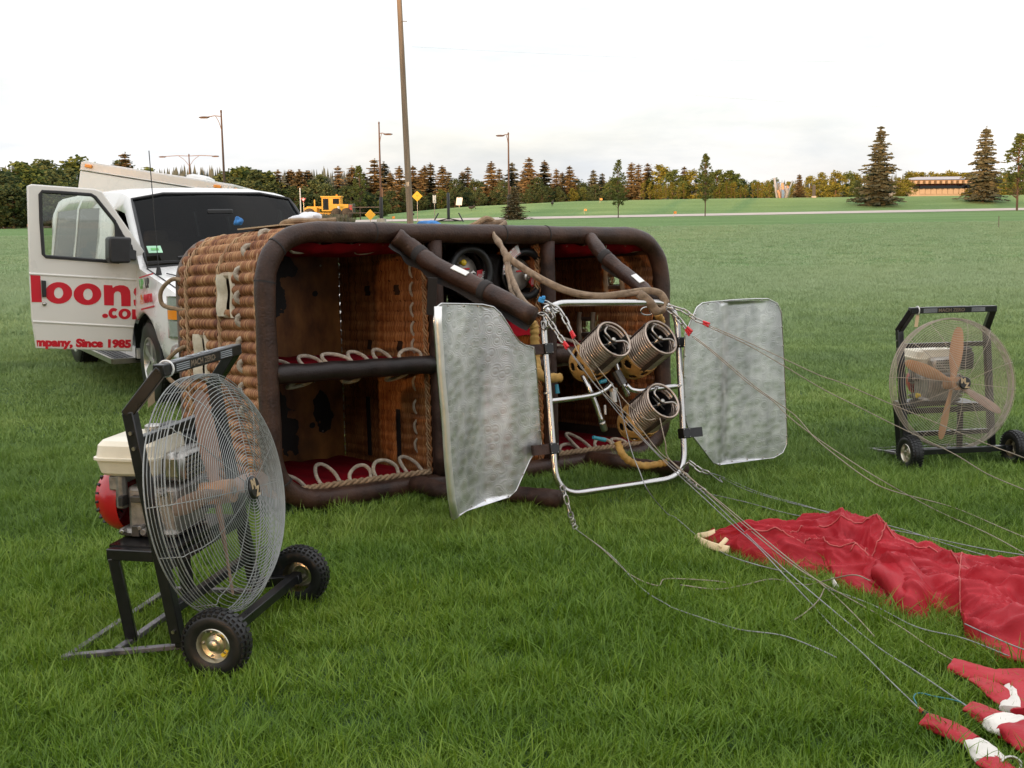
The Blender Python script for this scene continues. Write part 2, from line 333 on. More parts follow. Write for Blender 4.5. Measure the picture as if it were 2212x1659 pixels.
def sheet_alu():                                        # engine-turned sheet: rows of overlapping spun circles
    m = mat('spun_aluminium', (.58, .58, .595), .36, 1, .2, 3.2, 0, col2=(.92, .92, .92), stretch=(2.0, 2.0, .8)); t = m.node_tree; lk = t.links.new; b = bsdf(m)  # upright dark streaks painted into the colour stand in for reflections off the bends
    tc = N(t, 'ShaderNodeTexCoord'); vo = N(t, 'ShaderNodeTexVoronoi', i_Scale=15.0, i_Randomness=.8); lk(tc.outputs['Object'], vo.inputs['Vector'])
    sn = N(t, 'ShaderNodeMath', operation='SINE'); ml = N(t, 'ShaderNodeMath', operation='MULTIPLY'); ml.inputs[1].default_value = 44; lk(vo.outputs['Distance'], ml.inputs[0]); lk(ml.outputs[0], sn.inputs[0])
    bp = N(t, 'ShaderNodeBump', i_Strength=.28, i_Distance=.0010); lk(sn.outputs[0], bp.inputs['Height'])
    b2 = N(t, 'ShaderNodeBump', i_Strength=.0, i_Distance=.006); lk(vo.outputs['Distance'], b2.inputs['Height']); lk(bp.outputs[0], b2.inputs['Normal'])
    n3 = N(t, 'ShaderNodeTexNoise', i_Scale=1.7, i_Detail=3.0); lk(tc.outputs['Object'], n3.inputs['Vector'])
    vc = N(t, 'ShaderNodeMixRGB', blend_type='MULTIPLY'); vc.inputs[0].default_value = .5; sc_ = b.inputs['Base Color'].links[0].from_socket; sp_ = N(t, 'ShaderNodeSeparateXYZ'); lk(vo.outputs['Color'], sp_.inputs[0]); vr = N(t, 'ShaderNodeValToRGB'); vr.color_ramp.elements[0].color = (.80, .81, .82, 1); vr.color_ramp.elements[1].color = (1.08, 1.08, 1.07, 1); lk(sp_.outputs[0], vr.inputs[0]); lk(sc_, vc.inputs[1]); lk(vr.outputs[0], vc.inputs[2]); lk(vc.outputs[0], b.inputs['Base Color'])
    b3 = N(t, 'ShaderNodeBump', i_Strength=.05, i_Distance=.06); lk(n3.outputs['Fac'], b3.inputs['Height']); lk(b2.outputs[0], b3.inputs['Normal']); lk(b3.outputs[0], b.inputs['Normal'])
    mr = N(t, 'ShaderNodeMapRange'); mr.inputs['To Min'].default_value = .30; mr.inputs['To Max'].default_value = .52; lk(vo.outputs['Distance'], mr.inputs['Value']); mr.inputs['From Max'].default_value = .8; lk(mr.outputs[0], b.inputs['Roughness'])
    return m
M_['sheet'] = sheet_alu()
def leaf(name, c1, c2, c3, trans=.25):
    m = bpy.data.materials.new(name); m.use_nodes = True; t = m.node_tree; t.nodes.clear(); lk = t.links.new
    o = N(t, 'ShaderNodeOutputMaterial'); g = N(t, 'ShaderNodeNewGeometry'); oi = N(t, 'ShaderNodeObjectInfo')
    a = N(t, 'ShaderNodeMath', operation='MULTIPLY_ADD'); a.inputs[1].default_value = .6; lk(g.outputs['Random Per Island'], a.inputs[0])
    h = N(t, 'ShaderNodeMath', operation='MULTIPLY'); h.inputs[1].default_value = .4; lk(oi.outputs['Random'], h.inputs[0]); lk(h.outputs[0], a.inputs[2])
    rp = N(t, 'ShaderNodeValToRGB'); e = rp.color_ramp.elements; e.new(.5)
    for i, c in enumerate((c1, c2, c3)): e[i].position = .1+.4*i; e[i].color = (*c, 1)
    lk(a.outputs[0], rp.inputs[0]); d = N(t, 'ShaderNodeBsdfDiffuse'); tr = N(t, 'ShaderNodeBsdfTranslucent'); lk(rp.outputs[0], d.inputs[0]); lk(rp.outputs[0], tr.inputs[0])
    mxs = N(t, 'ShaderNodeMixShader'); mxs.inputs[0].default_value = trans; lk(d.outputs[0], mxs.inputs[1]); lk(tr.outputs[0], mxs.inputs[2]); lk(mxs.outputs[0], o.inputs[0])
    return m
M_['spruce'] = leaf('spruce_needles', (.060, .056, .030), (.115, .092, .048), (.165, .125, .068), .1)
M_['spruce_blue'] = leaf('spruce_needles_grey', (.055, .064, .044), (.095, .10, .066), (.15, .14, .09), .1)
M_['leaf_dark'] = leaf('dark_leaves', (.034, .052, .026), (.062, .086, .038), (.10, .125, .058))
M_['leaf_mid'] = leaf('mid_leaves', (.045, .070, .022), (.085, .115, .036), (.13, .16, .055))
M_['leaf_gold'] = leaf('yellow_leaves', (.075, .085, .018), (.14, .14, .03), (.20, .19, .045))
M_['far_forest'] = leaf('far_forest_needles', (.045, .06, .058), (.065, .082, .078), (.085, .10, .09), .05)  # blue-grey of distance haze put into the needle colour
M_['reed'] = leaf('dry_grass_heads', (.14, .11, .085), (.20, .17, .12), (.12, .14, .07))
# ================================================================ SETTING: lawn, road, berm, trees
_bx = [-300, -40, -22, -16.5, -11, -5.7, 7.2, 21, 40, 60, 300]; _bz = [.75, .75, .8, 1.2, 1.8, 2.22, 2.75, 2.88, 2.9, 2.95, 2.95]
def zt(x, y):
    zr = .93+.0075*min(80, max(-60, x))
    b = zr*smooth01((y-28)/80)+.17*smooth01((y-107)/7)
    zb = float(np.interp(x*135/max(y, 100), _bx, _bz))
    if y > 117: b += (max(zb, b)-b)*smooth01((y-117)/19)
    return b+.012*math.sin(x*1.7+y*.6)*math.sin(y*1.1-x*.4)*(1 if y < 40 else 0)
def lawn_mat():
    m = bpy.data.materials.new('lawn'); m.use_nodes = True; t = m.node_tree; b = bsdf(m); lk = t.links.new
    g = N(t, 'ShaderNodeNewGeometry')
    mp = N(t, 'ShaderNodeMapping'); mp.inputs['Scale'].default_value = (.055, .30, 1); mp.inputs['Rotation'].default_value = (0, 0, .12); lk(g.outputs['Position'], mp.inputs[0])
    n1 = N(t, 'ShaderNodeTexNoise', i_Scale=1.0, i_Detail=7.0, i_Roughness=.62, i_Distortion=.4); lk(mp.outputs[0], n1.inputs['Vector'])
    n2 = N(t, 'ShaderNodeTexNoise', i_Scale=5.0, i_Detail=8.0, i_Roughness=.7); lk(g.outputs['Position'], n2.inputs['Vector'])
    r1 = N(t, 'ShaderNodeValToRGB'); e = r1.color_ramp.elements; e.new(.5)
    for i, (p, c) in enumerate(((.3, (.072, .142, .032)), (.5, (.108, .19, .050)), (.72, (.175, .262, .088)))): e[i].position = p; e[i].color = (*c, 1)
    lk(n1.outputs['Fac'], r1.inputs[0])
    k = N(t, 'ShaderNodeMixRGB', blend_type='MULTIPLY'); k.inputs[0].default_value = .55; r2 = N(t, 'ShaderNodeValToRGB'); r2.color_ramp.elements[0].position = .3; r2.color_ramp.elements[1].position = .7; r2.color_ramp.elements[0].color = (.45, .5, .4, 1); r2.color_ramp.elements[1].color = (1.3, 1.3, 1.3, 1)
    lk(n2.outputs['Fac'], r2.inputs[0]); lk(r1.outputs[0], k.inputs[1]); lk(r2.outputs[0], k.inputs[2]); 
    # the near lawn is long and dark between its blades, the field further off is coloured paler for dew and grazing-view sheen
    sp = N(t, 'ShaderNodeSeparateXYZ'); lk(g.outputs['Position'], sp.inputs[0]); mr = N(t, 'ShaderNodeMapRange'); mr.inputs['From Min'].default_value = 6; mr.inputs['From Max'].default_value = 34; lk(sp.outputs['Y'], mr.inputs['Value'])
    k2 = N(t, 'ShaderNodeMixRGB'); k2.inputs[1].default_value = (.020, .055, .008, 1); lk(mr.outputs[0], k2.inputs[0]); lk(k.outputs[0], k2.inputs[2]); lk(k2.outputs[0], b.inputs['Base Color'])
    b.inputs['Roughness'].default_value = .9; b.inputs['Specular IOR Level'].default_value = .15; b.inputs['Sheen Weight'].default_value = .12; b.inputs['Sheen Tint'].default_value = (.7, .9, .6, 1)
    n3 = N(t, 'ShaderNodeTexNoise', i_Scale=14.0, i_Detail=6.0, i_Roughness=.75); lk(g.outputs['Position'], n3.inputs['Vector'])
    bp = N(t, 'ShaderNodeBump', i_Strength=.9, i_Distance=.06); lk(n3.outputs['Fac'], bp.inputs['Height']); lk(bp.outputs[0], b.inputs['Normal'])
    return m
xs = sorted(set([-1500, -900, -500, -300]+list(range(-240, -40, 10))+list(range(-40, 90, 2))+list(range(90, 260, 10))+[300, 500, 900, 1500]))
ys = sorted(set([-60, -30, -10]+[round(-4+i*.5, 2) for i in range(40)]+list(range(16, 100, 3))+[100+i for i in range(45)]+list(range(145, 260, 8))+[300, 400, 600, 900, 1500, 2600]))
mb = MB(); mb.v = [(x, y, zt(x, y)) for x in xs for y in ys]; ny = len(ys)
mb.f = [(i*ny+j, (i+1)*ny+j, (i+1)*ny+j+1, i*ny+j+1) for i in range(len(xs)-1) for j in range(ny-1)]; mb.m = [0]*len(mb.f)
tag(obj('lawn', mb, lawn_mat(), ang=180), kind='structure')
mb = MB(); rx = [-150+i*3 for i in range(110)]
for x in rx:
    for k in range(5):
        y = 107.6+k*1.5+.0*x; mb.v.append((x, y, zt(x, y)+.03))
mb.f = [(i*5+j, (i+1)*5+j, (i+1)*5+j+1, i*5+j+1) for i in range(len(rx)-1) for j in range(4)]; mb.m = [0]*len(mb.f)
tag(obj('road', mb, M_['asphalt'], ang=180), kind='structure')

# ---------------------------------------------------------------- grass blades
def blade_mat():
    m = bpy.data.materials.new('grass_blade'); m.use_nodes = True; t = m.node_tree; t.nodes.clear(); lk = t.links.new
    o = N(t, 'ShaderNodeOutputMaterial'); g = N(t, 'ShaderNodeNewGeometry'); oi = N(t, 'ShaderNodeObjectInfo')
    mp = N(t, 'ShaderNodeMapping'); mp.inputs['Scale'].default_value = (.16, .5, 0); mp.inputs['Rotation'].default_value = (0, 0, .15); lk(g.outputs['Position'], mp.inputs[0])
    n1 = N(t, 'ShaderNodeTexNoise', i_Scale=1.3, i_Detail=5.0, i_Roughness=.6, i_Distortion=.5); lk(mp.outputs[0], n1.inputs['Vector'])
    a = N(t, 'ShaderNodeMath', operation='MULTIPLY_ADD'); a.inputs[1].default_value = .42; lk(g.outputs['Random Per Island'], a.inputs[0])
    b = N(t, 'ShaderNodeMath', operation='MULTIPLY_ADD'); b.inputs[1].default_value = 1.5; b.inputs[2].default_value = -.52; lk(n1.outputs['Fac'], b.inputs[0]); lk(b.outputs[0], a.inputs[2])
    rp = N(t, 'ShaderNodeValToRGB'); e = rp.color_ramp.elements; e.new(.4); e.new(.7)
    for i, (p, c) in enumerate(((.05, (.055, .118, .008)), (.36, (.112, .205, .014)), (.64, (.195, .29, .030)), (.95, (.31, .37, .09)))): e[i].position = p; e[i].color = (*c, 1)
    lk(a.outputs[0], rp.inputs[0])
    # dew and the sheen of a grazing view, both put into the colour with distance
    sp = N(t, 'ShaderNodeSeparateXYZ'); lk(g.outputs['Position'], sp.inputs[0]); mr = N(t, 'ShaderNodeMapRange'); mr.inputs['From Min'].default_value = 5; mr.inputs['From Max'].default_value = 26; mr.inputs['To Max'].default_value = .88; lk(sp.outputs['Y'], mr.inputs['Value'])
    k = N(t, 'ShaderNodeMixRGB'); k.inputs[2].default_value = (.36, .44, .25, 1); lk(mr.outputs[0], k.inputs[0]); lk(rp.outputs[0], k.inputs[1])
    dl = N(t, 'ShaderNodeMath', operation='GREATER_THAN'); dl.inputs[1].default_value = .985; lk(g.outputs['Random Per Island'], dl.inputs[0])
    k2 = N(t, 'ShaderNodeMixRGB'); k2.inputs[2].default_value = (.26, .21, .09, 1); lk(dl.outputs[0], k2.inputs[0]); lk(k.outputs[0], k2.inputs[1])
    d = N(t, 'ShaderNodeBsdfDiffuse'); tr = N(t, 'ShaderNodeBsdfTranslucent'); lk(k2.outputs[0], d.inputs[0]); lk(k2.outputs[0], tr.inputs[0])
    s1 = N(t, 'ShaderNodeMixShader'); s1.inputs[0].default_value = .3; lk(d.outputs[0], s1.inputs[1]); lk(tr.outputs[0], s1.inputs[2])
    gl = N(t, 'ShaderNodeBsdfGlossy'); gl.inputs['Roughness'].default_value = .42; gl.inputs[0].default_value = (.7, .75, .7, 1)
    s2 = N(t, 'ShaderNodeMixShader'); s2.inputs[0].default_value = .03; lk(s1.outputs[0], s2.inputs[1]); lk(gl.outputs[0], s2.inputs[2]); lk(s2.outputs[0], o.inputs[0])
    return m
BLADE = blade_mat()
tufts = bpy.data.collections.new('grass_tufts')
def tuft(name, nb, rad, h0, h1, wd, segs, seed, lean=1.0):
    rg = random.Random(seed); mb = MB(); dirb = rg.uniform(0, 6.28)
    for _ in range(nb):
        a = rg.uniform(0, 6.28); r = rad*math.sqrt(rg.random()); p = V((r*math.cos(a), r*math.sin(a), -.01))
        th = dirb+rg.gauss(0, 1.3); ln = rg.uniform(.15, 1.15)*lean; h = rg.uniform(h0, h1); d = V((math.cos(th), math.sin(th), 0)); sd_ = V((-d.y, d.x, 0)); ww = wd*rg.uniform(.6, 1.25)
        sd_ = (sd_*math.cos(rg.uniform(-.9, .9))+d*math.sin(rg.uniform(-.9, .9))).normalized(); vs = []
        for k in range(segs):
            t = k/segs; c = p+d*(h*ln*t**1.8)+V((0, 0, h*(t-.28*ln*t*t))); wk = ww*(1-.55*t)
            vs += [c-sd_*wk/2, c+sd_*wk/2]
        vs.append(p+d*(h*ln)+V((0, 0, h*(1-.28*ln)))); k = len(vs)
        mb.add(vs, [(2*i, 2*i+1, 2*i+3, 2*i+2) for i in range(segs-1)]+[(k-3, k-2, k-1)])
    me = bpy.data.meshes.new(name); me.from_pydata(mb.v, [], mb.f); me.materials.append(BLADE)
    o = bpy.data.objects.new(name, me); tufts.objects.link(o)
for i in range(6): tuft('tuft_a%d' % i, 34, .055, .035, .085, .0042, 3, 10+i)
for i in range(2): tuft('tuft_b%d' % i, 16, .05, .09, .15, .0055, 4, 30+i, 1.0)
for i in range(4): tuft('tuft_c%d' % i, 36, .11, .035, .075, .0095, 2, 40+i)
for i in range(3): tuft('tuft_d%d' % i, 44, .30, .05, .085, .026, 2, 50+i)
BK_O = V((-1.3687, 6.4343, .0924)); BK_R = Matrix(((.7935, -.6084, -.0140), (.6078, .7912, .0682), (-.0304, -.0626, .9976)))
def basket_free(x, y):
    q = BK_R.transposed() @ (V((x, y, 0))-BK_O); return not (-.08 < q.x < 3.2 and -.06 < q.y < 1.28)
_pl = [(150, 240), (350, 300), (640, 400), (960, 450), (1180, 590), (1500, 720), (1790, 740), (1880, 900), (2169, 1020), (2600, 1150), (2800, 900), (2700, 560), (2169, 450), (1700, 390), (1330, 250), (800, 160), (400, 200)]
_pg = [tuple(G(*FR(R2, *p), 0))[:2] for p in _pl]
_fc = [(1790, 1062, 60), (1880, 1090, 70), (1990, 1120, 75), (2110, 1130, 80), (2200, 1150, 90), (1960, 1180, 50), (2030, 1230, 60), (2110, 1250, 80), (2180, 1260, 80), (2180, 1340, 70), (1870, 1325, 48), (1950, 1365, 60), (2030, 1400, 80), (2100, 1440, 100), (2190, 1490, 105), (1610, 1400, 50), (1690, 1440, 58), (1780, 1490, 55), (1860, 1525, 50), (1905, 1570, 60), (1950, 1630, 62), (2020, 1690, 60), (2150, 985, 62), (2240, 1010, 70), (1320, 545, 70), (1400, 610, 70)]
_fg = [(*tuple(G(*FR(R2, x, y), 0))[:2], .8*r*(G(*FR(R2, x, y), 0)-V((0, 0, HC))).length/PF/2.552/1.1302) for x, y, r in _fc]
def fabric_free(x, y):
    if x < .5 or y > 7: return True
    ins = False; k = len(_pg)
    for i in range(k):
        (xa, ya), (xb, yb) = _pg[i], _pg[(i+1) % k]
        if (ya > y) != (yb > y) and x < (xb-xa)*(y-ya)/(yb-ya)+xa: ins = not ins
    return not ins and not any((x-a)**2+((y-b)*.8)**2 < r*r for a, b, r in _fg)
rg = np.random.default_rng(5); gp = []; ga = []
def scatter(y0, y1, dens, idx, s0, s1, pow_=1):
    area = .47*(y1*y1-y0*y0)+5.6*(y1-y0); n = int(area*dens)
    u = rg.random(n*2); yy = y0+(y1-y0)*rg.random(n*2); hw = .47*yy+2.8; keep = rg.random(n*2) < hw/(.47*y1+2.8); yy = yy[keep][:n]; hw = hw[keep][:n]; xx = (rg.random(len(yy))*2-1)*hw
    for x, y in zip(xx, yy):
        if y < 9.5 and not (basket_free(x, y) and fabric_free(x, y)): continue
        gp.append((x, y, zt(x, y))); ga.append((rg.uniform(-.12, .12), rg.uniform(-.12, .12), rg.uniform(0, 6.283), rg.uniform(s0, s1), rg.choice(idx)))
scatter(2.4, 8.5, 520, [0, 1, 2, 3, 4, 5], .75, 1.35)
scatter(2.4, 9.0, 42, [6, 7], .7, 1.25)
scatter(8.5, 17, 150, [8, 9, 10, 11], .8, 1.25)
scatter(17, 34, 42, [8, 9, 10, 11], 1.3, 2.0)
scatter(34, 75, 6.5, [12, 13, 14], .9, 1.3)
me = bpy.data.meshes.new('grass'); me.from_pydata(gp, [], [])
ga = np.array(ga, dtype=np.float32)
a = me.attributes.new('rot', 'FLOAT_VECTOR', 'POINT'); a.data.foreach_set('vector', ga[:, :3].ravel())
a = me.attributes.new('scl', 'FLOAT', 'POINT'); a.data.foreach_set('value', ga[:, 3])
a = me.attributes.new('idx', 'INT', 'POINT'); a.data.foreach_set('value', ga[:, 4].astype(np.int32))
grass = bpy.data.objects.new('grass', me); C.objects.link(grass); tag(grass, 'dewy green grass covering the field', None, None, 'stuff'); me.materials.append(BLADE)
ng = bpy.data.node_groups.new('grass_scatter', 'GeometryNodeTree')
ng.interface.new_socket('Geometry', in_out='INPUT', socket_type='NodeSocketGeometry'); ng.interface.new_socket('Geometry', in_out='OUTPUT', socket_type='NodeSocketGeometry')
gi = ng.nodes.new('NodeGroupInput'); go = ng.nodes.new('NodeGroupOutput'); ip = ng.nodes.new('GeometryNodeInstanceOnPoints'); ci = ng.nodes.new('GeometryNodeCollectionInfo')
ci.inputs['Collection'].default_value = tufts; ci.inputs['Separate Children'].default_value = True; ci.inputs['Reset Children'].default_value = True
def na(nm, ty): n = ng.nodes.new('GeometryNodeInputNamedAttribute'); n.data_type = ty; n.inputs[0].default_value = nm; return n.outputs[0]
ip.inputs['Pick Instance'].default_value = True
lk = ng.links.new
lk(gi.outputs[0], ip.inputs['Points']); lk(ci.outputs[0], ip.inputs['Instance']); lk(na('idx', 'INT'), ip.inputs['Instance Index']); lk(na('rot', 'FLOAT_VECTOR'), ip.inputs['Rotation']); lk(na('scl', 'FLOAT'), ip.inputs['Scale']); lk(ip.outputs[0], go.inputs[0])
grass.modifiers.new('scatter', 'NODES').node_group = ng

# ---------------------------------------------------------------- trees
def quad_leaf(mb, p, s, rg, up=None, asp=.6):
    d = V((rg.gauss(0, 1), rg.gauss(0, 1), rg.gauss(0, .7))).normalized() if up is None else up
    q = d.cross(V((rg.gauss(0, 1), rg.gauss(0, 1), rg.gauss(0, 1)))).normalized(); a, b = d*s, q*s*asp
    mb.add([p-a*.5-b*.5, p-a*.5+b*.5, p+a*.5+b*.35, p+a*.5-b*.35], [(0, 1, 2, 3)])
def spruce_meshes(seed, whorls, per, clumps, rmax, gap=.1, ls=1.0):
    rg = random.Random(seed); cr, tr = MB(), MB()
    tr.tube([(0, 0, -.02), (0, 0, .4), (0, 0, .97)], [.018, .012, .003], 6)
    for i in range(whorls):
        z = .05+.93*i/whorls; R0 = rmax*(1-z)**.85*rg.uniform(.55, 1.18)+.012; z += rg.uniform(-.012, .012); n = max(3, int(per*(1-.45*z))); a0 = rg.uniform(0, 6.28)
        for j in range(n):
            if rg.random() < gap: continue
            a = a0+6.283*j/n+rg.gauss(0, .2); Rb = R0*rg.uniform(.55, 1.12); dr = rg.uniform(.12, .32)*(1-z*.7); d = V((math.cos(a), math.sin(a), 0))
            for k in range(clumps):
                t = (k+.6)/clumps; p = d*(Rb*t)+V((0, 0, z-Rb*dr*t+.05*Rb*t*t+rg.gauss(0, .004)))
                wd = (.022+.05*(1-t)*(1-z))*(.6+.8*rmax/.2)*ls
                for s in range(2):
                    side = V((-d.y, d.x, 0))*rg.gauss(0, .4*wd+.10*Rb*(1-abs(2*t-1.1))*ls); quad_leaf(cr, p+side, wd*rg.uniform(.7, 1.4), rg, (d+V((-d.y, d.x, 0))*rg.gauss(0, .7)+V((0, 0, rg.gauss(-.25, .3)))).normalized(), .55)
    for k in range(14): quad_leaf(cr, V((rg.gauss(0, .004), rg.gauss(0, .004), rg.uniform(.93, 1.0))), .022, rg, None, .5)
    return cr, tr
def leafy_meshes(seed, n, shape, trunk_h=.25, leaf_s=.035, dens_gap=.0, stem=.014):
    rg = random.Random(seed); cr, tr = MB(), MB()
    tr.tube([(0, 0, -.02), (.005, .003, .4), (0, .01, .8)], [stem, stem*.7, .003], 6)
    cl = []
    for _ in range(shape[2]):
        z = trunk_h+(1-trunk_h)*(rg.random()**.9)*.93; t = (z-trunk_h)/(1-trunk_h); rr = shape[0]*math.sin(math.pi*min(1, .12+.88*t**shape[1]))*1.0
        a = rg.uniform(0, 6.28); r = rr*math.sqrt(rg.uniform(.05, 1)); c = V((r*math.cos(a), r*math.sin(a), z)); cl.append((c, rg.uniform(.45, 1)*shape[3]))
        if rg.random() < .5: tr.tube([(0, 0, max(.05, z-.5*r-.05)), c], [stem*.35, .0015], 4)
    for i in range(n):
        c, s = cl[i % len(cl)]; d = V((rg.gauss(0, 1), rg.gauss(0, 1), rg.gauss(0, .8))).normalized(); quad_leaf(cr, c+d*s*(rg.random()**.4), leaf_s*rg.uniform(.6, 1.3), rg)
    return cr, tr
PROTO = {}
def proto(kind, var):
    k = (kind, var)
    if k in PROTO: return PROTO[k]
    if kind in 'sb': cr, tr = spruce_meshes(100+var, 30, 9, 4, (.19, .16, .23, .20, .14)[var % 5], .2, 1.05)
    elif kind == 'S': cr, tr = spruce_meshes(300+var, 36, 9, 13, (.30, .33)[var % 2], .2, .62)
    elif kind == 'y': cr, tr = leafy_meshes(60+var, 2600, (.15, .62, 150, .034), .22, .021, stem=.009)
    elif kind == 'w': cr, tr = leafy_meshes(80+var, 900, (.13, .8, 40, .07), .1, .035)
    else: cr, tr = leafy_meshes(20+var, 2300, ((.30, .26, .34)[var % 3], .75, 55, .12), .06, .042)
    m = {'s': 'spruce', 'b': 'spruce_blue', 'S': 'spruce_blue', 'd': 'leaf_dark', 'm': 'leaf_mid', 'g': 'leaf_gold', 'y': 'leaf_mid', 'w': 'leaf_gold'}[kind]
    res = []
    for nm, q, mt in (('crown', cr, M_[m]), ('trunk', tr, M_['bark'])):
        me = bpy.data.meshes.new(nm); me.from_pydata(q.v, [], q.f); me.materials.append(mt); res.append((nm, me))
    PROTO[k] = res; return res
NM = {'s': 'spruce_tree', 'b': 'spruce_tree', 'S': 'spruce_tree', 'd': 'leafy_tree', 'm': 'leafy_tree', 'g': 'leafy_tree', 'y': 'young_tree', 'w': 'sapling'}
def tree(kind, px, ytop, Y, label, cat='tree', group=None, wide=1.0, var=None):
    p = AT(px, ytop, Y); z0 = zt(p.x, Y); h = p.z-z0; var = random.randrange(5 if kind in 'sb' else 3) if var is None else var
    t = thing(NM[kind], label, cat, (p.x, Y, z0), random.uniform(0, 6.28), group); t.scale = (h*wide, h*wide, h)
    for nm, me in proto(kind, var): o = bpy.data.objects.new(nm, me); C.objects.link(o); o.parent = t
    return t
def r3(X, Y): return FR((0, 250, 2.765), X, Y)
def r4(X, Y): return FR((700, 250, 2.765), X, Y)
def r5(X, Y): return FR((1400, 250, 2.011), X, Y)
T = []
for X, Y, k, D in ((-20, 430, 'd', 135), (40, 470, 'd', 118), (150, 385, 'm', 140), (95, 560, 'd', 112), (210, 470, 'm', 112), (290, 370, 'd', 150), (370, 440, 'd', 128), (460, 440, 'd', 140), (520, 365, 'm', 150), (300, 520, 'd', 118), (430, 520, 'd', 118), (20, 560, 'd', 110), (840, 335, 's', 150), (800, 380, 'd', 152), (1010, 430, 'm', 190), (1520, 460, 'd', 150), (1590, 430, 'm', 155), (1660, 420, 'm', 158), (1745, 440, 'd', 150), (1810, 470, 'm', 150), (1560, 500, 'd', 142), (1875, 450, 's', 150), (1950, 455, 's', 152), (2020, 455, 's', 150), (2085, 460, 's', 154), (2150, 480, 'd', 148), (1700, 520, 'd', 142), (1830, 540, 'd', 142), (1990, 560, 'd', 140)):
    T.append((*r3(X, Y), k, D))
for X, Y, k, D in ((30, 455, 's', 155), (85, 450, 's', 150), (135, 455, 's', 152), (200, 520, 'd', 146), (270, 545, 'd', 142), (345, 425, 's', 150), (440, 428, 's', 156), (400, 560, 'd', 140), (520, 470, 's', 160), (590, 378, 's', 158), (655, 398, 'b', 162), (700, 470, 's', 156), (760, 428, 's', 150), (650, 640, 'm', 128), (850, 428, 's', 164), (905, 450, 's', 160), (930, 425, 's', 170), (970, 408, 's', 160), (1050, 425, 's', 158), (1095, 468, 'b', 168), (1140, 510, 'd', 158), (1185, 465, 's', 172), (1222, 432, 's', 165), (1270, 520, 'd', 158), (1320, 530, 'd', 162), (1380, 396, 's', 155), (1435, 445, 's', 170), (1520, 405, 'b', 162), (1460, 520, 'd', 150), (1635, 372, 's', 154), (1600, 460, 's', 160), (1740, 388, 's', 160), (1690, 500, 'd', 150), (1820, 448, 's', 158), (1760, 560, 'd', 146), (1860, 470, 's', 170), (1910, 428, 's', 160), (1965, 510, 'd', 162), (1930, 575, 'g', 148), (1850, 590, 'd', 147), (2070, 455, 'b', 165), (2130, 478, 'b', 168), (2085, 555, 'd', 148), (2010, 540, 'd', 160), (2200, 515, 'm', 155)):
    T.append((*r4(X, Y), k, D))
for X, Y, k, D in ((30, 400, 'd', 160), (170, 400, 'd', 160), (215, 380, 'm', 168), (285, 295, 's', 155), (320, 300, 's', 165), (365, 298, 's', 172), (430, 300, 'g', 165), (490, 325, 'm', 160), (545, 315, 's', 168), (580, 330, 'g', 165), (640, 340, 'm', 168), (705, 325, 'm', 170), (765, 328, 'm', 168), (800, 345, 'm', 172), (840, 375, 'd', 180), (735, 350, 's', 178), (890, 378, 'm', 185), (950, 380, 'g', 180), (990, 372, 'm', 178), (1110, 352, 's', 146), (1060, 385, 'g', 182), (1165, 360, 'g', 172), (1225, 340, 'g', 178), (1290, 336, 'g', 172), (1350, 340, 'm', 178), (1400, 380, 'd', 150), (1385, 345, 'g', 182), (1450, 350, 'm', 182), (1600, 365, 'g', 152), (1635, 370, 'g', 158), (2130, 345, 'g', 160), (2090, 380, 'm', 165), (1940, 340, 'g', 205), (2200, 330, 'm', 170), (2245, 330, 'm', 165)):
    T.append((*r5(X, Y), k, D))
for i in range(8): T.append((*r5(345+i*29+random.uniform(-8, 8), 395+random.uniform(-8, 18)), 'w', 143))
for i in range(11): T.append((*r5(690+i*27+random.uniform(-8, 8), 392+random.uniform(-10, 18)), 'w', 145))
for i in range(9): T.append((*r5(1655+i*32, 342+random.uniform(-10, 6)), 'g', 225))
for i in range(26): T.append((*r4(20+i*86+random.uniform(-20, 20), 590+random.uniform(-30, 25)), random.choice('ddmd'), 146+random.uniform(-2, 4)))
for i in range(12): T.append((*r3(20+i*46+random.uniform(-10, 10), 560+random.uniform(-30, 25)), random.choice('ddm'), 108+random.uniform(-2, 6)))
WORD = {'s': 'green spruce with a pointed crown', 'b': 'grey green spruce', 'd': 'dark leafy tree', 'm': 'mid green leafy tree', 'g': 'yellow green leafy tree', 'w': 'thin golden sapling'}
ORD = ['first', 'second', 'third', 'fourth', 'fifth', 'sixth', 'seventh', 'eighth', 'ninth', 'tenth', 'eleventh', 'twelfth', 'thirteenth', 'fourteenth', 'fifteenth', 'sixteenth', 'seventeenth', 'eighteenth', 'nineteenth', 'twentieth']
ORD += ['twenty-'+o for o in ORD[:9]]+['thirtieth']+['thirty-'+o for o in ORD[:9]]+['fortieth']+['forty-'+o for o in ORD[:9]]+['fiftieth']+['fifty-'+o for o in ORD[:9]]+['sixtieth']+['sixty-'+o for o in ORD[:9]]+['seventieth']+['seventy-'+o for o in ORD[:9]]+['eightieth']+['eighty-'+o for o in ORD[:9]]
T.sort(key=lambda q: q[0]); cnt = {}
for x, y, k, D in T:
    cnt[k] = cnt.get(k, 0)+1
    tree(k, x, y, D, '%s in the far tree line, %s such from the left' % (WORD[k], ORD[cnt[k]-1]), group='trees of the far tree line', wide={'s': 2.1, 'b': 2.1, 'w': 1.5}.get(k, 1.5 if x > 700 else 1.7))
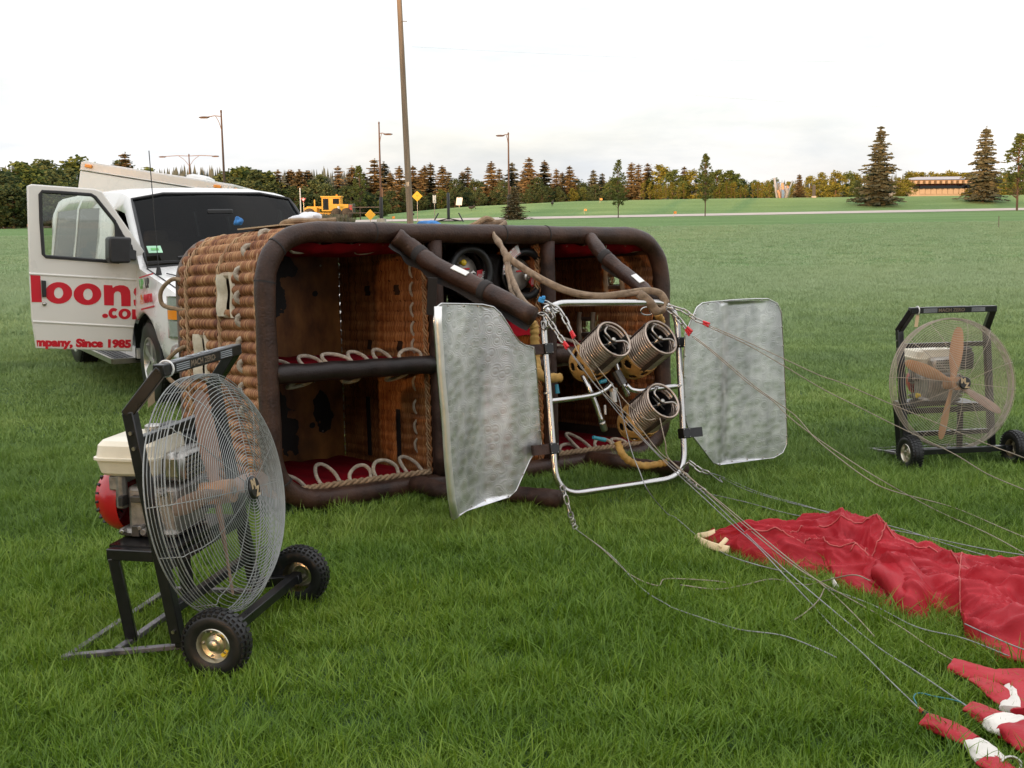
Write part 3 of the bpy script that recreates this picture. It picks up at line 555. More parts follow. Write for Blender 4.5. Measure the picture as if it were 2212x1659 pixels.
# the single trees in front of the line
tree('S', 1903, 270, 124, 'tall full spruce on the grass bank left of the low building', 'spruce', var=0, wide=1.3)
tree('S', 2131, 272, 126, 'tall spruce with a bent tip on the bank right of the low building', 'spruce', var=1, wide=1.25)
tree('y', 1336, 340, 105.6, 'young tree with thin trunk beside the road, left of the other two saplings', 'tree', 'young trees along the road', 1.15, 0)
tree('y', 1525, 325, 105.6, 'taller young tree with thin trunk beside the road in mid field', 'tree', 'young trees along the road', 1.0, 1)
tree('y', 2206, 280, 106.5, 'large young tree cut by the right picture edge', 'tree', 'young trees along the road', 1.6, 2)
tree('y', 775, 352, 118, 'young tree with pale thin top behind the checkered sign', 'tree', None, 1.25, 1)
t = tree('S', 1110, 403, 104, 'small bushy dark spruce at the near edge of the road', 'spruce', None, 1.9, 1)
# belt of tall trees on the near edge of the field, behind the photographer: it keeps the low sun off the foreground
rgf = random.Random(12); mb = MB()
for i in range(58):
    x0 = -165+i*3.3+rgf.uniform(-1, 1); y0 = -72+rgf.uniform(-5, 5); h = rgf.uniform(22, 25.5); mb.tube([(x0, y0, 0), (x0, y0, h*.8)], [.3, .08], 6)
    for q in range(720):
        z = rgf.random()**.8; r = 3.6*math.sin(math.pi*min(1, .25+.75*z))**.7; a = rgf.uniform(0, 6.28); rr = r*math.sqrt(rgf.random()); quad_leaf(mb, V((x0+rr*math.cos(a), y0+rr*math.sin(a), .4+z*h)), rgf.uniform(.7, 1.3), rgf, None, .8)
tag(obj('tree_belt', mb, M_['leaf_dark'], smooth=False), 'belt of tall leafy trees along the near edge of the field', None, None, 'stuff')
# wooded ridge far off
rgf = random.Random(3); mb = MB()
for i in range(2600):
    px = rgf.uniform(-260, 2400); Y = rgf.uniform(380, 460); p = AT(px, 400, Y)
    yt = np.interp(px, [-260, 60, 180, 330, 400, 480, 560, 700, 800, 900, 1700, 2000, 2400], [372, 366, 380, 378, 366, 372, 384, 372, 388, 402, 400, 384, 380])+rgf.uniform(-3, 26)
    top = AT(px, yt, Y).z; h = rgf.uniform(7, 11); b = rgf.uniform(1.2, 2.4); a0 = rgf.uniform(0, 6.28)
    for q in range(5):
        z0 = top-h*(1-q*.2); rr = b*(1-q*.19)
        mb.add([(p.x+rr*math.cos(a0+q+2.094*k)*1.2, Y+rr*math.sin(a0+q+2.094*k), z0) for k in range(3)]+[(p.x, Y, z0+h*.38)], [(0, 1, 3), (1, 2, 3), (2, 0, 3)])
tag(obj('distant_forest', mb, M_['far_forest'], smooth=False), 'distant blue grey forest on the ridge behind the tree line', None, None, 'stuff')
mb = MB(); rx = list(range(-420, 480, 12))
for x in rx:
    for y, f in ((360, 0), (378, .5), (470, 1), (700, 1)):
        px = 1106+x*1.0/420*2500; zz = AT(px, np.interp(px, [-260, 60, 180, 400, 560, 800, 900, 1700, 2400], [384, 380, 396, 384, 398, 404, 412, 410, 398]), 420).z
        mb.v.append((x, y, 1+(zz-3)*f))
mb.f = [(i*4+j, (i+1)*4+j, (i+1)*4+j+1, i*4+j+1) for i in range(len(rx)-1) for j in range(3)]; mb.m = [0]*len(mb.f)
tag(obj('hills', mb, mat('wooded_hill', (.05, .06, .05), .9, 0, .3, .05), ang=180), kind='structure')
# ================================================================ ROADSIDE THINGS
def on(px, Y, py=460): p = AT(px, py, Y); return V((p.x, Y, zt(p.x, Y)))
def lamp(px, ytop, Y, label, arms, h_arm, lean=0.0, base=True, group='street lamps along the road'):
    p = on(px, Y, ytop); top = AT(px, ytop, Y).z-p.z
    t = thing('street_lamp', label, 'street lamp', p, 0, group)
    mb = MB(); mb.tube([(0, 0, 0), (0, 0, top*.5), (0, 0, top)], [.11, .085, .06], 8); mb.ell((0, 0, top), (.08, .08, .14), 8, 6); obj('pole', mb, M_['lamp_paint'], t)
    if base:
        mb = MB(); mb.tube([(0, 0, -.1), (0, 0, .35)], .42, 12); obj('base', mb, M_['concrete'], t)
        mb = MB(); mb.tube([(0, 0, .35), (0, 0, 2.0), (0, 0, 2.25)], [.17, .16, .1], 8); obj('pole_sleeve', mb, M_['black_paint'], t)
        mb = MB(); mb.box((.14, -.1, 2.6), (.14, .12, .75)); obj('control_box', mb, M_['lamp_paint'], t)
    for s, ln in arms:
        mb = MB(); z = top-h_arm; mb.tube([(0, 0, z), (s*ln*.5, 0, z+.05), (s*ln, 0, z-.02)], .035, 6); mb.tube(catmull([(0, 0, z-1.1), (s*ln*.2, 0, z-.4), (s*ln*.42, 0, z+.0)], 5), .025, 6); a = obj('arm', mb, M_['lamp_paint'], t)
        mb = MB(); mb.ell((s*(ln+.28), 0, z-.06), (.42, .15, .085), 10, 6); mb.box((s*(ln+.3), 0, z-.12), (.5, .2, .04)); obj('lamp_head', mb, M_['lamp_paint'], a)
lamp(477.5, 241, 88, 'tall street lamp with one arm to the left, left of the others', [(-1, 1.0)], .35, base=False)
lamp(408, 335, 128, 'double armed street lamp seen low behind the white trailer roof', [(-1, 2.6), (1, 2.6)], .1, base=False, group=None)
lamp(818.5, 266, 104, 'street lamp with dark sleeve on a concrete footing, left of the wooden pole', [(1, .5)], .9)
lamp(1098, 289, 106, 'street lamp above the small bushy spruce, right of the wooden pole', [(-1, .45)], .1)
# wooden utility pole
p0 = on(888, 53, 500); p1 = AT(858, -90, 53.3); t = thing('utility_pole', 'weathered wooden utility pole rising out of the top of the picture', 'utility pole', p0)
mb = MB(); q = p1-p0; mb.tube([q*(-.02)]+[q*(i/9) for i in range(10)], [.155]+[.152-.045*i/9 for i in range(10)], 14); obj('shaft', mb, M_['wood_pole'], t)
mb = MB(); mb.box(q*.785+V((.2, -.1, 0)), (.22, .05, .03)); obj('step_bolt', mb, M_['dark_steel'], t)
mb = MB(); mb.box(q*.22+V((-.01, -.16, 0)), (.12, .01, .2)); obj('number_plate', mb, M_['steel'], t)
for k, (a, b) in enumerate((((890, 101), (2300, 121)), ((1500, 206), (2300, 226)))):
    A = AT(*a, 60+k*20); B = AT(*b, 74+k*30); mb = MB(); mb.tube([A*(1-i/12)+B*(i/12)-V((0, 0, .5*math.sin(math.pi*i/12))) for i in range(13)], .0035, 4)
    tag(obj('overhead_wire', mb, M_['white_vinyl'] if 0 else M_['steel']), ['thin overhead wire running right from the wooden pole', 'second thin overhead wire lower in the right sky'][k], 'wire')
# signs
def sign(name, px, ytop, ybot, Y, label, w_, h_, rot, m, face=None, post=True, group=None, postm='steel'):
    p = on(px, Y, ybot); c = AT(px, (ytop+ybot)/2, Y)-p; t = thing(name, label, 'road sign', p, 0, group)
    if post: mb = MB(); mb.tube([(0, .04, -.1), (0, .04, c.z+h_*.5)], .035, 6); obj('post', mb, M_[postm], t)
    mb = MB(); rr = Matrix.Rotation(R(rot), 3, 'Y'); mb.box((0, 0, c.z), (w_, .02, h_), rr); pnl = obj('panel', mb, M_[m], t, smooth=False)
    if face: face(t, c.z, pnl)
    return t
def merge_face(t, z, pnl):
    mb = MB(); mb.bar((0, -.016, z-.24), (0, -.016, z+.03), .06, .008); mb.bar((0, -.016, z+.0), (.11, -.016, z+.15), .055, .008); mb.bar((0, -.016, z+.0), (-.11, -.016, z+.15), .055, .008); mb.bar((0, -.016, z+.1), (0, -.016, z+.24), .04, .008); obj('arrow', mb, M_['black_paint'], pnl, smooth=False)
sign('warning_sign', 901.5, 406, 442, 104, 'yellow diamond warning sign with black lane arrows right of the wooden pole', .66, .66, 45, 'sign_yellow', merge_face)
def checker(t, z, pnl):
    mb = MB()
    for i in range(-4, 5):
        for j in range(-4, 5):
            if abs(i)+abs(j) <= 4 and (i+j) % 2 == 0: mb.box((i*.125, -.017, z+j*.125), (.10, .01, .10))
    obj('checker', mb, M_['grader_yellow'], pnl, smooth=False)
sign('warning_sign', 800, 453, 475, 100, 'low yellow checkered diamond sign at the road bend', .66, .66, 45, 'sign_yellow', None, False)
t = bpy.data.objects['warning_sign.001']; 
mb = MB()
for i in range(-5, 6):
    for j in range(-5, 6):
        if abs(i)+abs(j) <= 5: mb.box((i*.078+(j % 2)*.0, -.018, t.children[0].data.vertices[0].co.z*0+AT(800, 464, 100).z-t.location.z+j*.078), (.055, .012, .055))
obj('checker', mb, M_['grader_yellow'], t.children[0], smooth=False)
mb = MB(); mb.tube([(0, .03, -.1), (0, .03, .8)], .03, 6); obj('post', mb, M_['steel'], t)
def ped(t, z, pnl):
    mb = MB(); y = -.016; mb.ell((0, y, z+.3), (.045, .006, .05), 8, 5); mb.bar((0, y, z+.22), (0, y, z-.05), .09, .006); mb.bar((0, y, z-.05), (-.08, y, z-.30), .05, .006); mb.bar((0, y, z-.05), (.08, y, z-.30), .05, .006); mb.bar((0, y, z+.18), (.10, y, z-.02), .04, .006); obj('walking_figure', mb, M_['black_paint'], pnl, smooth=False)
sign('crossing_sign', 938.5, 417, 443, 104, 'narrow white sign with a black walking figure on a post by the road', .28, .70, 0, 'sign_white', ped)
def yld(t, z, pnl): pass
p = on(656, 112, 450); zc = AT(656, 431, 112).z-p.z; t = thing('yield_sign', 'red and white triangular yield sign beside the van roof', 'road sign', p)
mb = MB(); mb.tube([(0, .04, 0), (0, .04, zc+.2)], .035, 6); obj('post', mb, M_['steel'], t)
tri = lambda s: [(-s, .58*s), (s, .58*s), (0, -1.15*s)]
mb = MB(); mb.prism(tri(.25), MX((0, 0, zc), basis((0, -1, 0), (1, 0, 0))), .02); pn = obj('panel', mb, M_['sign_red'], t, smooth=False)
mb = MB(); mb.prism(tri(.14), MX((0, -.014, zc), basis((0, -1, 0), (1, 0, 0))), .008); obj('centre', mb, M_['sign_white'], pn, smooth=False)
p = on(649.5, 112, 450); t = thing('marker_post', 'plain white post standing left of the yield sign', 'post', p); mb = MB(); mb.tube([(0, 0, 0), (0, 0, AT(649.5, 406, 112).z-p.z)], .05, 6); obj('shaft', mb, M_['sign_white'], t)
p = on(992, 134, 437); t = thing('notice_board', 'small tilted white board standing on top of the grass bank', 'board', p)
mb = MB(); rr = Matrix.Rotation(R(8), 3, 'Y'); z = AT(992, 435, 134).z-p.z
for s in (-1, 1): mb.box((s*.17, 0, z), (.33, .03, .86), rr)
obj('panel', mb, M_['sign_white'], t, smooth=False); mb = MB(); mb.tube([(0, .04, -.2), (0, .04, z)], .04, 6); obj('post', mb, M_['steel'], t)
# black post with splayed feet
p = on(969, 98, 470); t = thing('steel_stand', 'black steel post on a splayed frame foot on the lawn before the road', 'stand', p); h = AT(969, 416, 98).z-p.z
mb = MB(); mb.tube([(0, 0, .2), (0, 0, h-.1), (0, 0, h)], [.12, .12, .07], 8); obj('post', mb, M_['black_paint'], t)
for s in (-1, 1):
    mb = MB(); mb.bar((0, 0, .3), (s*.95, 0, .1), .09); obj('brace', mb, M_['black_paint'], t); mb = MB(); mb.bar((s*.85, 0, .75), (s*1.25, -.3, 0), .08); obj('foot', mb, M_['black_paint'], t)
mb = MB(); mb.bar((-1.1, 0, .1), (1.1, 0, .1), .1); obj('crossbar', mb, M_['black_paint'], t)
# stakes and flags
t = thing('wooden_stake', 'short wooden stake standing in the field at far right', 'stake', on(2157.5, 65, 490)); hs = AT(2156, 467, 65).z-t.location.z; mb = MB(); mb.bar((0, 0, -.1), (-.02, 0, hs), .045, .03); obj('shaft', mb, M_['wood_pole'], t)
for k, (px, py, Y, lb) in enumerate(((58, 478, 92, 'left of the van door'), (847, 478, 105, 'left of the wooden pole'), (1262, 446, 121, 'right of the small bushy spruce'), (1296, 433, 131, 'high on the bank'), (1455, 468, 104, 'by the road between the young trees'))):
    p = on(px, Y, py); t = thing('marker_flag', 'tiny orange survey flag '+lb, 'flag', p, 0, 'orange survey flags'); mb = MB(); mb.tube([(0, 0, 0), (0, 0, .5)], .012, 5); obj('stick', mb, M_['steel'], t)
    mb = MB(); mb.grid(lambda u, v: (u*.26, .03*math.sin(u*5), .3+v*.2), 4, 1); mb.grid(lambda u, v: (u*.26, .03*math.sin(u*5)+.012, .3+v*.2), 4, 1); obj('cloth', mb, M_['orange_vinyl'], t)
for k, (px, py, Y) in enumerate(((1018, 447, 128), (1193, 441, 129), (890, 459, 122))):
    p = on(px, Y, py); t = thing('goose', ['goose feeding near the white board on the bank', 'goose standing on the bank above the road', 'goose by the yellow diamond sign'][k], 'bird', p, k*1.3, 'geese on the bank')
    mb = MB(); mb.ell((0, 0, .33), (.32, .15, .16), 10, 6); mb.tube(catmull([(.22, 0, .38), (.36, 0, .55), (.40, 0, .66 if k else .3), (.5, 0, .66 if k else .2)], 4), [.08]*4+[.05]*9, 6); mb.tube([(0, .05, .2), (0, .05, 0)], .02, 5); mb.tube([(0, -.05, .2), (0, -.05, 0)], .02, 5); obj('body', mb, mat('goose_feather', (.03, .025, .02), .8), t)
# dry grasses before the grader
rgf = random.Random(8); mb = MB()
for _ in range(900):
    px = rgf.uniform(648, 765); Y = rgf.uniform(97, 108); b = on(px, Y); h = rgf.uniform(.5, .9)*(1 if px < 745 else .6)
    for s in range(3):
        d = V((rgf.gauss(0, .3), rgf.gauss(0, .2), 1)).normalized()*h*rgf.uniform(.7, 1); wv = V((rgf.gauss(0, .05), rgf.gauss(0, .05), 0))
        mb.add([b-wv, b+wv, b+d+wv*.8, b+d-wv*.8], [(0, 1, 2, 3)])
tag(obj('ornamental_grass', mb, M_['reed'], smooth=False), 'bed of dry feathery grasses in front of the yellow grader', None, None, 'stuff')
# dark fence behind sign
p = on(765, 116, 462); t = thing('rail_fence', 'low dark rail fence behind the checkered sign', 'fence', p)
for i in range(3): mb = MB(); mb.bar((i*1.6-.6, 0, 0), (i*1.6-.6, 0, 1.3), .09); obj('post', mb, M_['dark_steel'], t)
for z in (.7, 1.25): mb = MB(); mb.bar((-.6, 0, z), (2.7, 0, z), .07); obj('rail', mb, M_['dark_steel'], t)
# road grader
pg = on(715, 120, 460); t = thing('road_grader', 'yellow road grader parked behind the dry grasses', 'grader', pg); s = 120/2500/1.1302/2.765  # metres per note unit
def gx(X): return (X-(715*1.1302-700)*2.765)*s
def gz(Y): return (797-Y)*s
def gbox(nm, x0, x1, y0, y1, d0, d1, m, par=None, bev=.03): mb = MB(); mb.box(((gx(x0)+gx(x1))/2, (d0+d1)/2, (gz(y0)+gz(y1))/2), (abs(gx(x1)-gx(x0)), d1-d0, abs(gz(y0)-gz(y1)))); return obj(nm, mb, M_[m], par or t, bev=bev)
gbox('lower_frame', 150, 440, 745, 770, -.5, .5, 'grader_yellow'); gbox('engine_hood', 315, 425, 692, 765, -.9, .9, 'grader_yellow'); cb = gbox('cab', 246, 372, 645, 738, -.8, .8, 'grader_yellow'); gbox('window', 256, 292, 655, 728, -.83, -.81, 'window_dark', cb, 0); gbox('window', 322, 362, 655, 690, -.83, -.81, 'window_dark', cb, 0); gbox('roof', 240, 378, 638, 647, -.9, .9, 'grader_yellow', cb)
gbox('beacon', 336, 346, 628, 638, -.1, .1, 'amber', cb, 0); gbox('front_frame', 140, 250, 705, 722, -.25, .25, 'grader_yellow'); gbox('front_axle', 132, 215, 712, 742, -.9, .9, 'grader_yellow'); gbox('exhaust', 188, 196, 660, 712, -.1, .1, 'grader_yellow'); gbox('counterweight', 425, 455, 690, 752, -.9, .9, 'dark_steel'); gbox('warning_panel', 430, 448, 700, 730, -.94, -.91, 'sign_red', None, 0)
gbox('document_box', 352, 366, 705, 732, -.95, -.91, 'sign_white', None, 0)
for X in (165, 345, 412):
    mb = MB(); mb.lathe([(.25, -.22), (.57, -.2), (.62, -.1), (.62, .1), (.57, .2), (.25, .22)], 18, MX((gx(X), -.8, .62), basis((0, 1, 0))), caps=True); obj('wheel', mb, M_['rubber'], t)
# low building beyond the bank
def bld(px, py, Y): p = AT(px, py, Y); return p
Yb = 205; bl = AT(1938, 424, Yb); br = AT(2124, 424, Yb); t = thing('low_building', 'long low building with pale walls and grey sloped roof beyond the bank', 'building', (bl.x, Yb, bl.z-3)); wB = br.x-bl.x
zz = lambda py: AT(2000, py, Yb).z-(bl.z-3)
mb = MB(); mb.box((wB/2, 6, zz(400)/2), (wB, 12, zz(400))); wl = obj('wall', mb, M_['building_wall'], t, smooth=False)
mb = MB(); zf = zz(399); mb.box((wB*.56, -.2, (zz(407)+zz(399.5))/2), (wB*.62, .3, zz(399.5)-zz(407))); obj('window_band', mb, M_['window_dark'], wl, smooth=False)
for i in range(9): mb = MB(); mb.box((wB*(.28+i*.065), -.3, (zz(420)+zz(408))/2), (wB*.055, .2, zz(408)-zz(420))); obj('wall_panel', mb, M_['building_wall'], wl, smooth=False)
mb = MB(); mb.box((wB*.47, 3, (zz(396)+zz(391))/2), (wB*1.02, 20, zz(391)-zz(396))); fs = obj('fascia', mb, M_['building_beam'], t, smooth=False)
for i in range(16): mb = MB(); mb.box((wB*(.02+i*.062), -7.6, (zz(396)+zz(393))/2-.1), (.45, 1.4, .5)); obj('beam_end', mb, M_['building_beam'], fs, smooth=False)
mb = MB(); a, b = wB*-.03, wB*1.0; z0, z1 = zz(391)+.05, zz(381.5); mb.add([(a, -8, z0), (b, -8, z0), (b, 14, z0), (a, 14, z0), (a+4.5, 2, z1), (b-3, 2, z1)], [(0, 1, 5, 4), (1, 2, 5), (2, 3, 4, 5), (3, 0, 4), (3, 2, 1, 0)]); obj('roof', mb, M_['building_roof'], t, smooth=False)
mb = MB(); mb.box((wB*.5, -.4, (zz(400.5)+zz(399))/2), (wB*.7, .35, zz(399)-zz(400.5))); obj('red_trim', mb, M_['sign_red'], t, smooth=False)
# tube sculpture on the bank
p = on(1690, 135, 424); t = thing('tube_sculpture', 'cluster of leaning shiny metal tubes standing on the bank', 'sculpture', p); rgf = random.Random(4)
sm = [M_['steel'], mat('pale_panel', (.38, .40, .44), .35, .5), mat('blue_panel', (.2, .32, .55), .3, .3), mat('rust_panel', (.45, .28, .18), .5, .2)]
for i in range(26):
    a = rgf.uniform(0, 6.28); r = rgf.uniform(.25, 1.15); h = rgf.uniform(.9, 2.3)*(1 if r > .9 else .75); x, y = r*math.cos(a), r*math.sin(a)*.7
    mb = MB(); mb.tube([(x*.8, y*.8, 0), (x*1.05, y*1.05, h*.55), (x*1.12+rgf.gauss(0, .12), y*1.1, h)], [.13, .16, .14], 7); obj('tube', mb, sm[rgf.choice((0, 1, 1, 2, 3))], t)
p = on(1978/1.0, 140, 424); 
p = AT(1977, 420, 140); 
t = thing('info_panel', 'small dark blue board beside the round spruce on the bank', 'board', on(1978-220, 134, 422)); mb = MB(); mb.box((0, 0, .75), (.35, .08, 1.3)); obj('panel', mb, M_['grey_plastic'], t); mb = MB(); mb.box((0, 0, .1), (.5, .2, .2)); obj('base', mb, M_['concrete'], t)

# ================================================================ CARGO TRAILER
P0, P1, P2 = AT(175, 348, 30.7), AT(505, 400, 30.0), AT(573, 418, 32.2)
ex = (P1-P0).normalized(); ey = (P2-P1); ey = (ey-ex*ey.dot(ex)); wT = ey.length; ey.normalize(); ez = ex.cross(ey); lT = (P1-P0).length
t = thing('cargo_trailer', 'white box trailer with amber marker lights tilted down behind the van', 'trailer', P0-ez*2.3); t.rotation_euler = Matrix((ex, ey, ez)).transposed().to_euler()
mb = MB(); mb.box((lT/2, wT/2, 1.08), (lT-.01, wT-.01, 1.95)); obj('body', mb, M_['white_paint'], t, bev=.02)
mb = MB(); mb.box((lT/2, wT/2, 2.19), (lT, wT, .2)); mb.box((lT/2, -.012, 2.085), (lT, .03, .03)); rl = obj('top_rail', mb, mat('rail_aluminium', (.62, .60, .57), .4, .55, .05, 3), t, bev=.012)
mb = MB(); mb.box((lT/2, wT/2, 2.305), (lT-.06, wT-.06, .03)); rf = obj('roof', mb, M_['white_paint'], t, bev=.012)
mb = MB(); mb.lathe([(.42, 0), (.38, .1), (.22, .15), (.02, .16)], 4, MX((lT*.68, wT*.45, 2.31), Matrix.Rotation(R(45), 3, 'Z')), caps=True); obj('roof_vent', mb, M_['white_vinyl'], rf)
for c, d in (((.24, -.035, 2.2), (.2, .05, .085)), ((lT-.42, -.035, 2.2), (.2, .05, .085)), ((lT+.03, .12, 2.2), (.04, .16, .085))): mb = MB(); mb.box(c, d); obj('marker_light', mb, M_['amber'], t, bev=.015)
mb = MB(); mb.box((lT/2, wT/2, .05), (lT, wT*.9, .12)); obj('chassis', mb, M_['black_paint'], t)
for s in (-.9, .0):
    mb = MB(); mb.lathe([(.12, -.1), (.3, -.1), (.34, -.05), (.34, .05), (.3, .1), (.12, .1)], 18, MX((lT*.42+s, -.02, -.25), basis((0, 1, 0))), caps=True); obj('wheel', mb, M_['rubber'], t)
mb = MB(); mb.bar((lT*.8, wT/2, .05), (lT+1.1, wT/2, -.05), .1); mb.bar((lT+1.0, wT/2, .1), (lT+1.0, wT/2, -1.0), .08); obj('tongue', mb, M_['black_paint'], t)

# ================================================================ VAN
VH = V((.52, -.854, 0)).normalized(); VL = V((-VH.y, VH.x, 0)); VO = V((-3.27, 10.72, 0))+VL*.85
VM = Matrix((VH, VL, V((0, 0, 1)))).transposed().to_4x4(); VM.translation = VO; VI = VM.inverted()
van = thing('van', 'white passenger van with its door swung open and red lettering', 'van', VO); van.rotation_euler = VM.to_euler()
def zroof(x): return float(np.interp(x, [-5.0, -4.85, -4.5, -2.6, -1.3, -.95, -.1, .3, .62, .8, .88], [1.86, 1.97, 2.01, 2.05, 2.02, 1.96, 1.29, 1.20, 1.10, 1.02, .92]))
def wbelt(x): return float(np.interp(x, [-5.0, -4.85, -4.6, .1, .45, .72, .88], [.90, .95, .985, .99, .975, .93, .84]))
def wroof(x): return float(np.interp(x, [-5.0, -.95, -.1, .3, .88], [.82, .845, .94, .89, .76]))
def zar(x):
    z = 0
    for c in (0.0, -3.5):
        if abs(x-c) < .50: z = max(z, .36+math.sqrt(.25-(x-c)**2)*.96)
    return z
def prof(x):
    zr, wb, wr, za = zroof(x), wbelt(x), wroof(x), zar(x); zb = min(1.2, zr-.15); h = [(wb-.03, max(.42, za)), (wb, max(.56, za+.02)), (wb+.008, max(.82, za+.04)), (wb, max(.98, za+.05)), (wb-.025, zb)]
    h += [(wb-.025+(wr+.035-wb+.025)*.5, zb+(zr-zb)*.36), (wr+.035, zb+(zr-zb)*.74), (wr-.035, zr-.055 if x < -.9 else zr-.035), (wr*.6, zr-.012), (0, zr)]
    return h
SX = sorted(set([-5.0, -4.95, -4.85, -4.55, -4.0, -3.3+.0, -3.2, -2.95, -2.1, -1.98, -1.5, -1.38, -1.15, -.95, -.6, -.34, -.1, .6, .7, .78, .85, .88]+[round(-3.5+i*.0833, 3) for i in range(-6, 7)]+[round(i*.0833, 3) for i in range(-6, 7)]))
nP = 19
def vpt(i, k, off=0.0):
    x = SX[i]; h = prof(x); y, z = h[k] if k < 10 else h[18-k]; y = -y if k < 10 else y
    return V((x, y*(1-off), z-off*.5))
def is_win(i, k):
    x0, x1 = SX[i], SX[min(i+1, len(SX)-1)]; xm = (x0+x1)/2; kk = k if k < 9 else 17-k; near = k < 9
    if near and -1.38 <= x0 and x1 <= -.33 and kk <= 5: return 'door'
    if kk in (4, 5):
        if -1.98+1e-6 < xm < -1.5: return None
        for a, b in ((-4.55, -3.3), (-3.2, -2.1), (-1.38, -.34)):
            if a-1e-6 <= x0 and x1 <= b+1e-6: return 'side_window'
    if -.951 <= x0 and x1 <= -.09 and kk >= 7: return 'windscreen'
    return None
mb = MB(); mb.v = [tuple(vpt(i, k)) for i in range(len(SX)) for k in range(nP)]
wins = {}
for i in range(len(SX)-1):
    for k in range(nP-1):
        wn = is_win(i, k); q = (i*nP+k, (i+1)*nP+k, (i+1)*nP+k+1, i*nP+k+1)
        if wn: wins.setdefault((wn, k >= 9, -3.25 < SX[i] < -2 or SX[i] > -2 and 2), []).append((i, k)) if wn != 'windscreen' else wins.setdefault(('windscreen', 0, 0), []).append((i, k))
        else: mb.f.append(q); mb.m.append(0)
mb.f.append(tuple(range(nP))); mb.m.append(0); e0 = (len(SX)-1)*nP; mb.f.append(tuple(e0+k for k in range(nP-1, -1, -1))); mb.m.append(0)
body = obj('body', mb, [M_['white_paint'], M_['black_plastic']], van, 40); so = body.modifiers.new('wall', 'SOLIDIFY'); so.thickness = .04; so.offset = -1 if 0 else 1; so.material_offset = 1
so.offset = -1; so.use_flip_normals = False
for (wn, far, kk), cells in wins.items():
    if wn == 'door': continue
    m2 = MB(); ids = {}
    for i, k in cells:
        f = []
        for a, b in ((i, k), (i+1, k), (i+1, k+1), (i, k+1)):
            if (a, b) not in ids: ids[(a, b)] = len(m2.v); m2.v.append(tuple(vpt(a, b, .010 if wn == 'windscreen' else .006)))
            f.append(ids[(a, b)])
        m2.f.append(tuple(f)); m2.m.append(0)
    wo = obj('windscreen' if wn == 'windscreen' else 'side_window', m2, M_['glass_wind'] if wn == 'windscreen' else M_['glass_dark'], van, 180)
    if wn == 'windscreen':
        m3 = MB(); m3.bar((-.12, -.90, 1.31), (-.12, .90, 1.31), .05, .02); obj('wiper_cowl', m3, M_['black_plastic'], van); m3 = MB(); m3.tube([(-.16, -.6, 1.345), (-.2, -.1, 1.39)], .012, 6); m3.tube([(-.16, .2, 1.345), (-.2, .7, 1.39)], .012, 6); obj('wiper', m3, M_['black_plastic'], van)
        a, b, c_ = V((-.235, -.80, 1.405)), V((0, 1, 0)), V((-.79, 0, .62)).normalized(); m3 = MB(); m3.box(a+V((.02, 0, .02)), (.13, .10, .004), Matrix((b, c_, b.cross(c_))).transposed()); m3.box(a+V((.024, 0, .024)), (.07, .03, .004), Matrix((b, c_, b.cross(c_))).transposed(), m=1); obj('permit_sticker', m3, [mat('pale_green_sticker', (.35, .62, .42), .4), M_['green_vinyl']], van)
m3 = MB(); xs_ = [-.94+i*.12 for i in range(7)]+[-.11]; lp = [(x, -prof(x)[7][0], prof(x)[7][1]) for x in xs_]+[(-.10, y, zroof(-.1)-.01) for y in (-.5, 0, .5)]+[(x, prof(x)[7][0], prof(x)[7][1]) for x in xs_[::-1]]+[(-.95, y, zroof(-.95)-.006) for y in (.5, 0, -.5)]
m3.tube(lp, .016, 6, closed=True); obj('windscreen_seal', m3, M_['black_plastic'], van)
for s in (-1, 1):
    m3 = MB(); m3.tube([(x, s*(prof(x)[7][0]+.012), prof(x)[7][1]+.004) for x in (-.08, .1, .3, .5, .68)], .006, 5); obj('hood_seam', m3, M_['black_plastic'], van)
m3 = MB(); m3.tube([(-.31, -1.0, z) for z in (.55, .8, 1.0, 1.17)], .006, 5); obj('door_seam', m3, M_['black_plastic'], van)
# window gaskets and interior
mb = MB(); mb.box((-2.6, 0, .5), (4.6, 1.86, .06)); mb.box((-.25, 0, .95), (.35, 1.8, .5)); mb.box((-.33, 0, .75), (.1, 1.85, .6)); obj('interior', mb, M_['black_plastic'], van)
for x, y in ((-1.15, -.45), (-1.15, .45), (-2.4, 0), (-3.4, 0)):
    mb = MB(); wd = .52 if x > -2 else 1.5; mb.box((x, y, .82), (.5, wd, .16)); mb.box((x-.27, y, 1.14), (.15, wd, .66), Matrix.Rotation(R(-10), 3, 'Y')); mb.box((x-.36, y, 1.5), (.1, .26, .17)); obj('seat', mb, M_['tan_seat'] if x > -2 and y < 0 else M_['grey_plastic'], van, bev=.05)
mb = MB(); mb.tube([V((-.62, .45, 1.12))+V((.10*math.cos(a)*.6, .19*math.sin(a), .19*math.cos(a)*.8)) for a in [i*6.283/20 for i in range(20)]], .017, 6, closed=True); obj('steering_wheel', mb, M_['black_plastic'], van)
mb = MB(); mb.box((-.72, 0, 1.76), (.04, .26, .07)); obj('rear_view_mirror', mb, M_['black_plastic'], van, bev=.012)
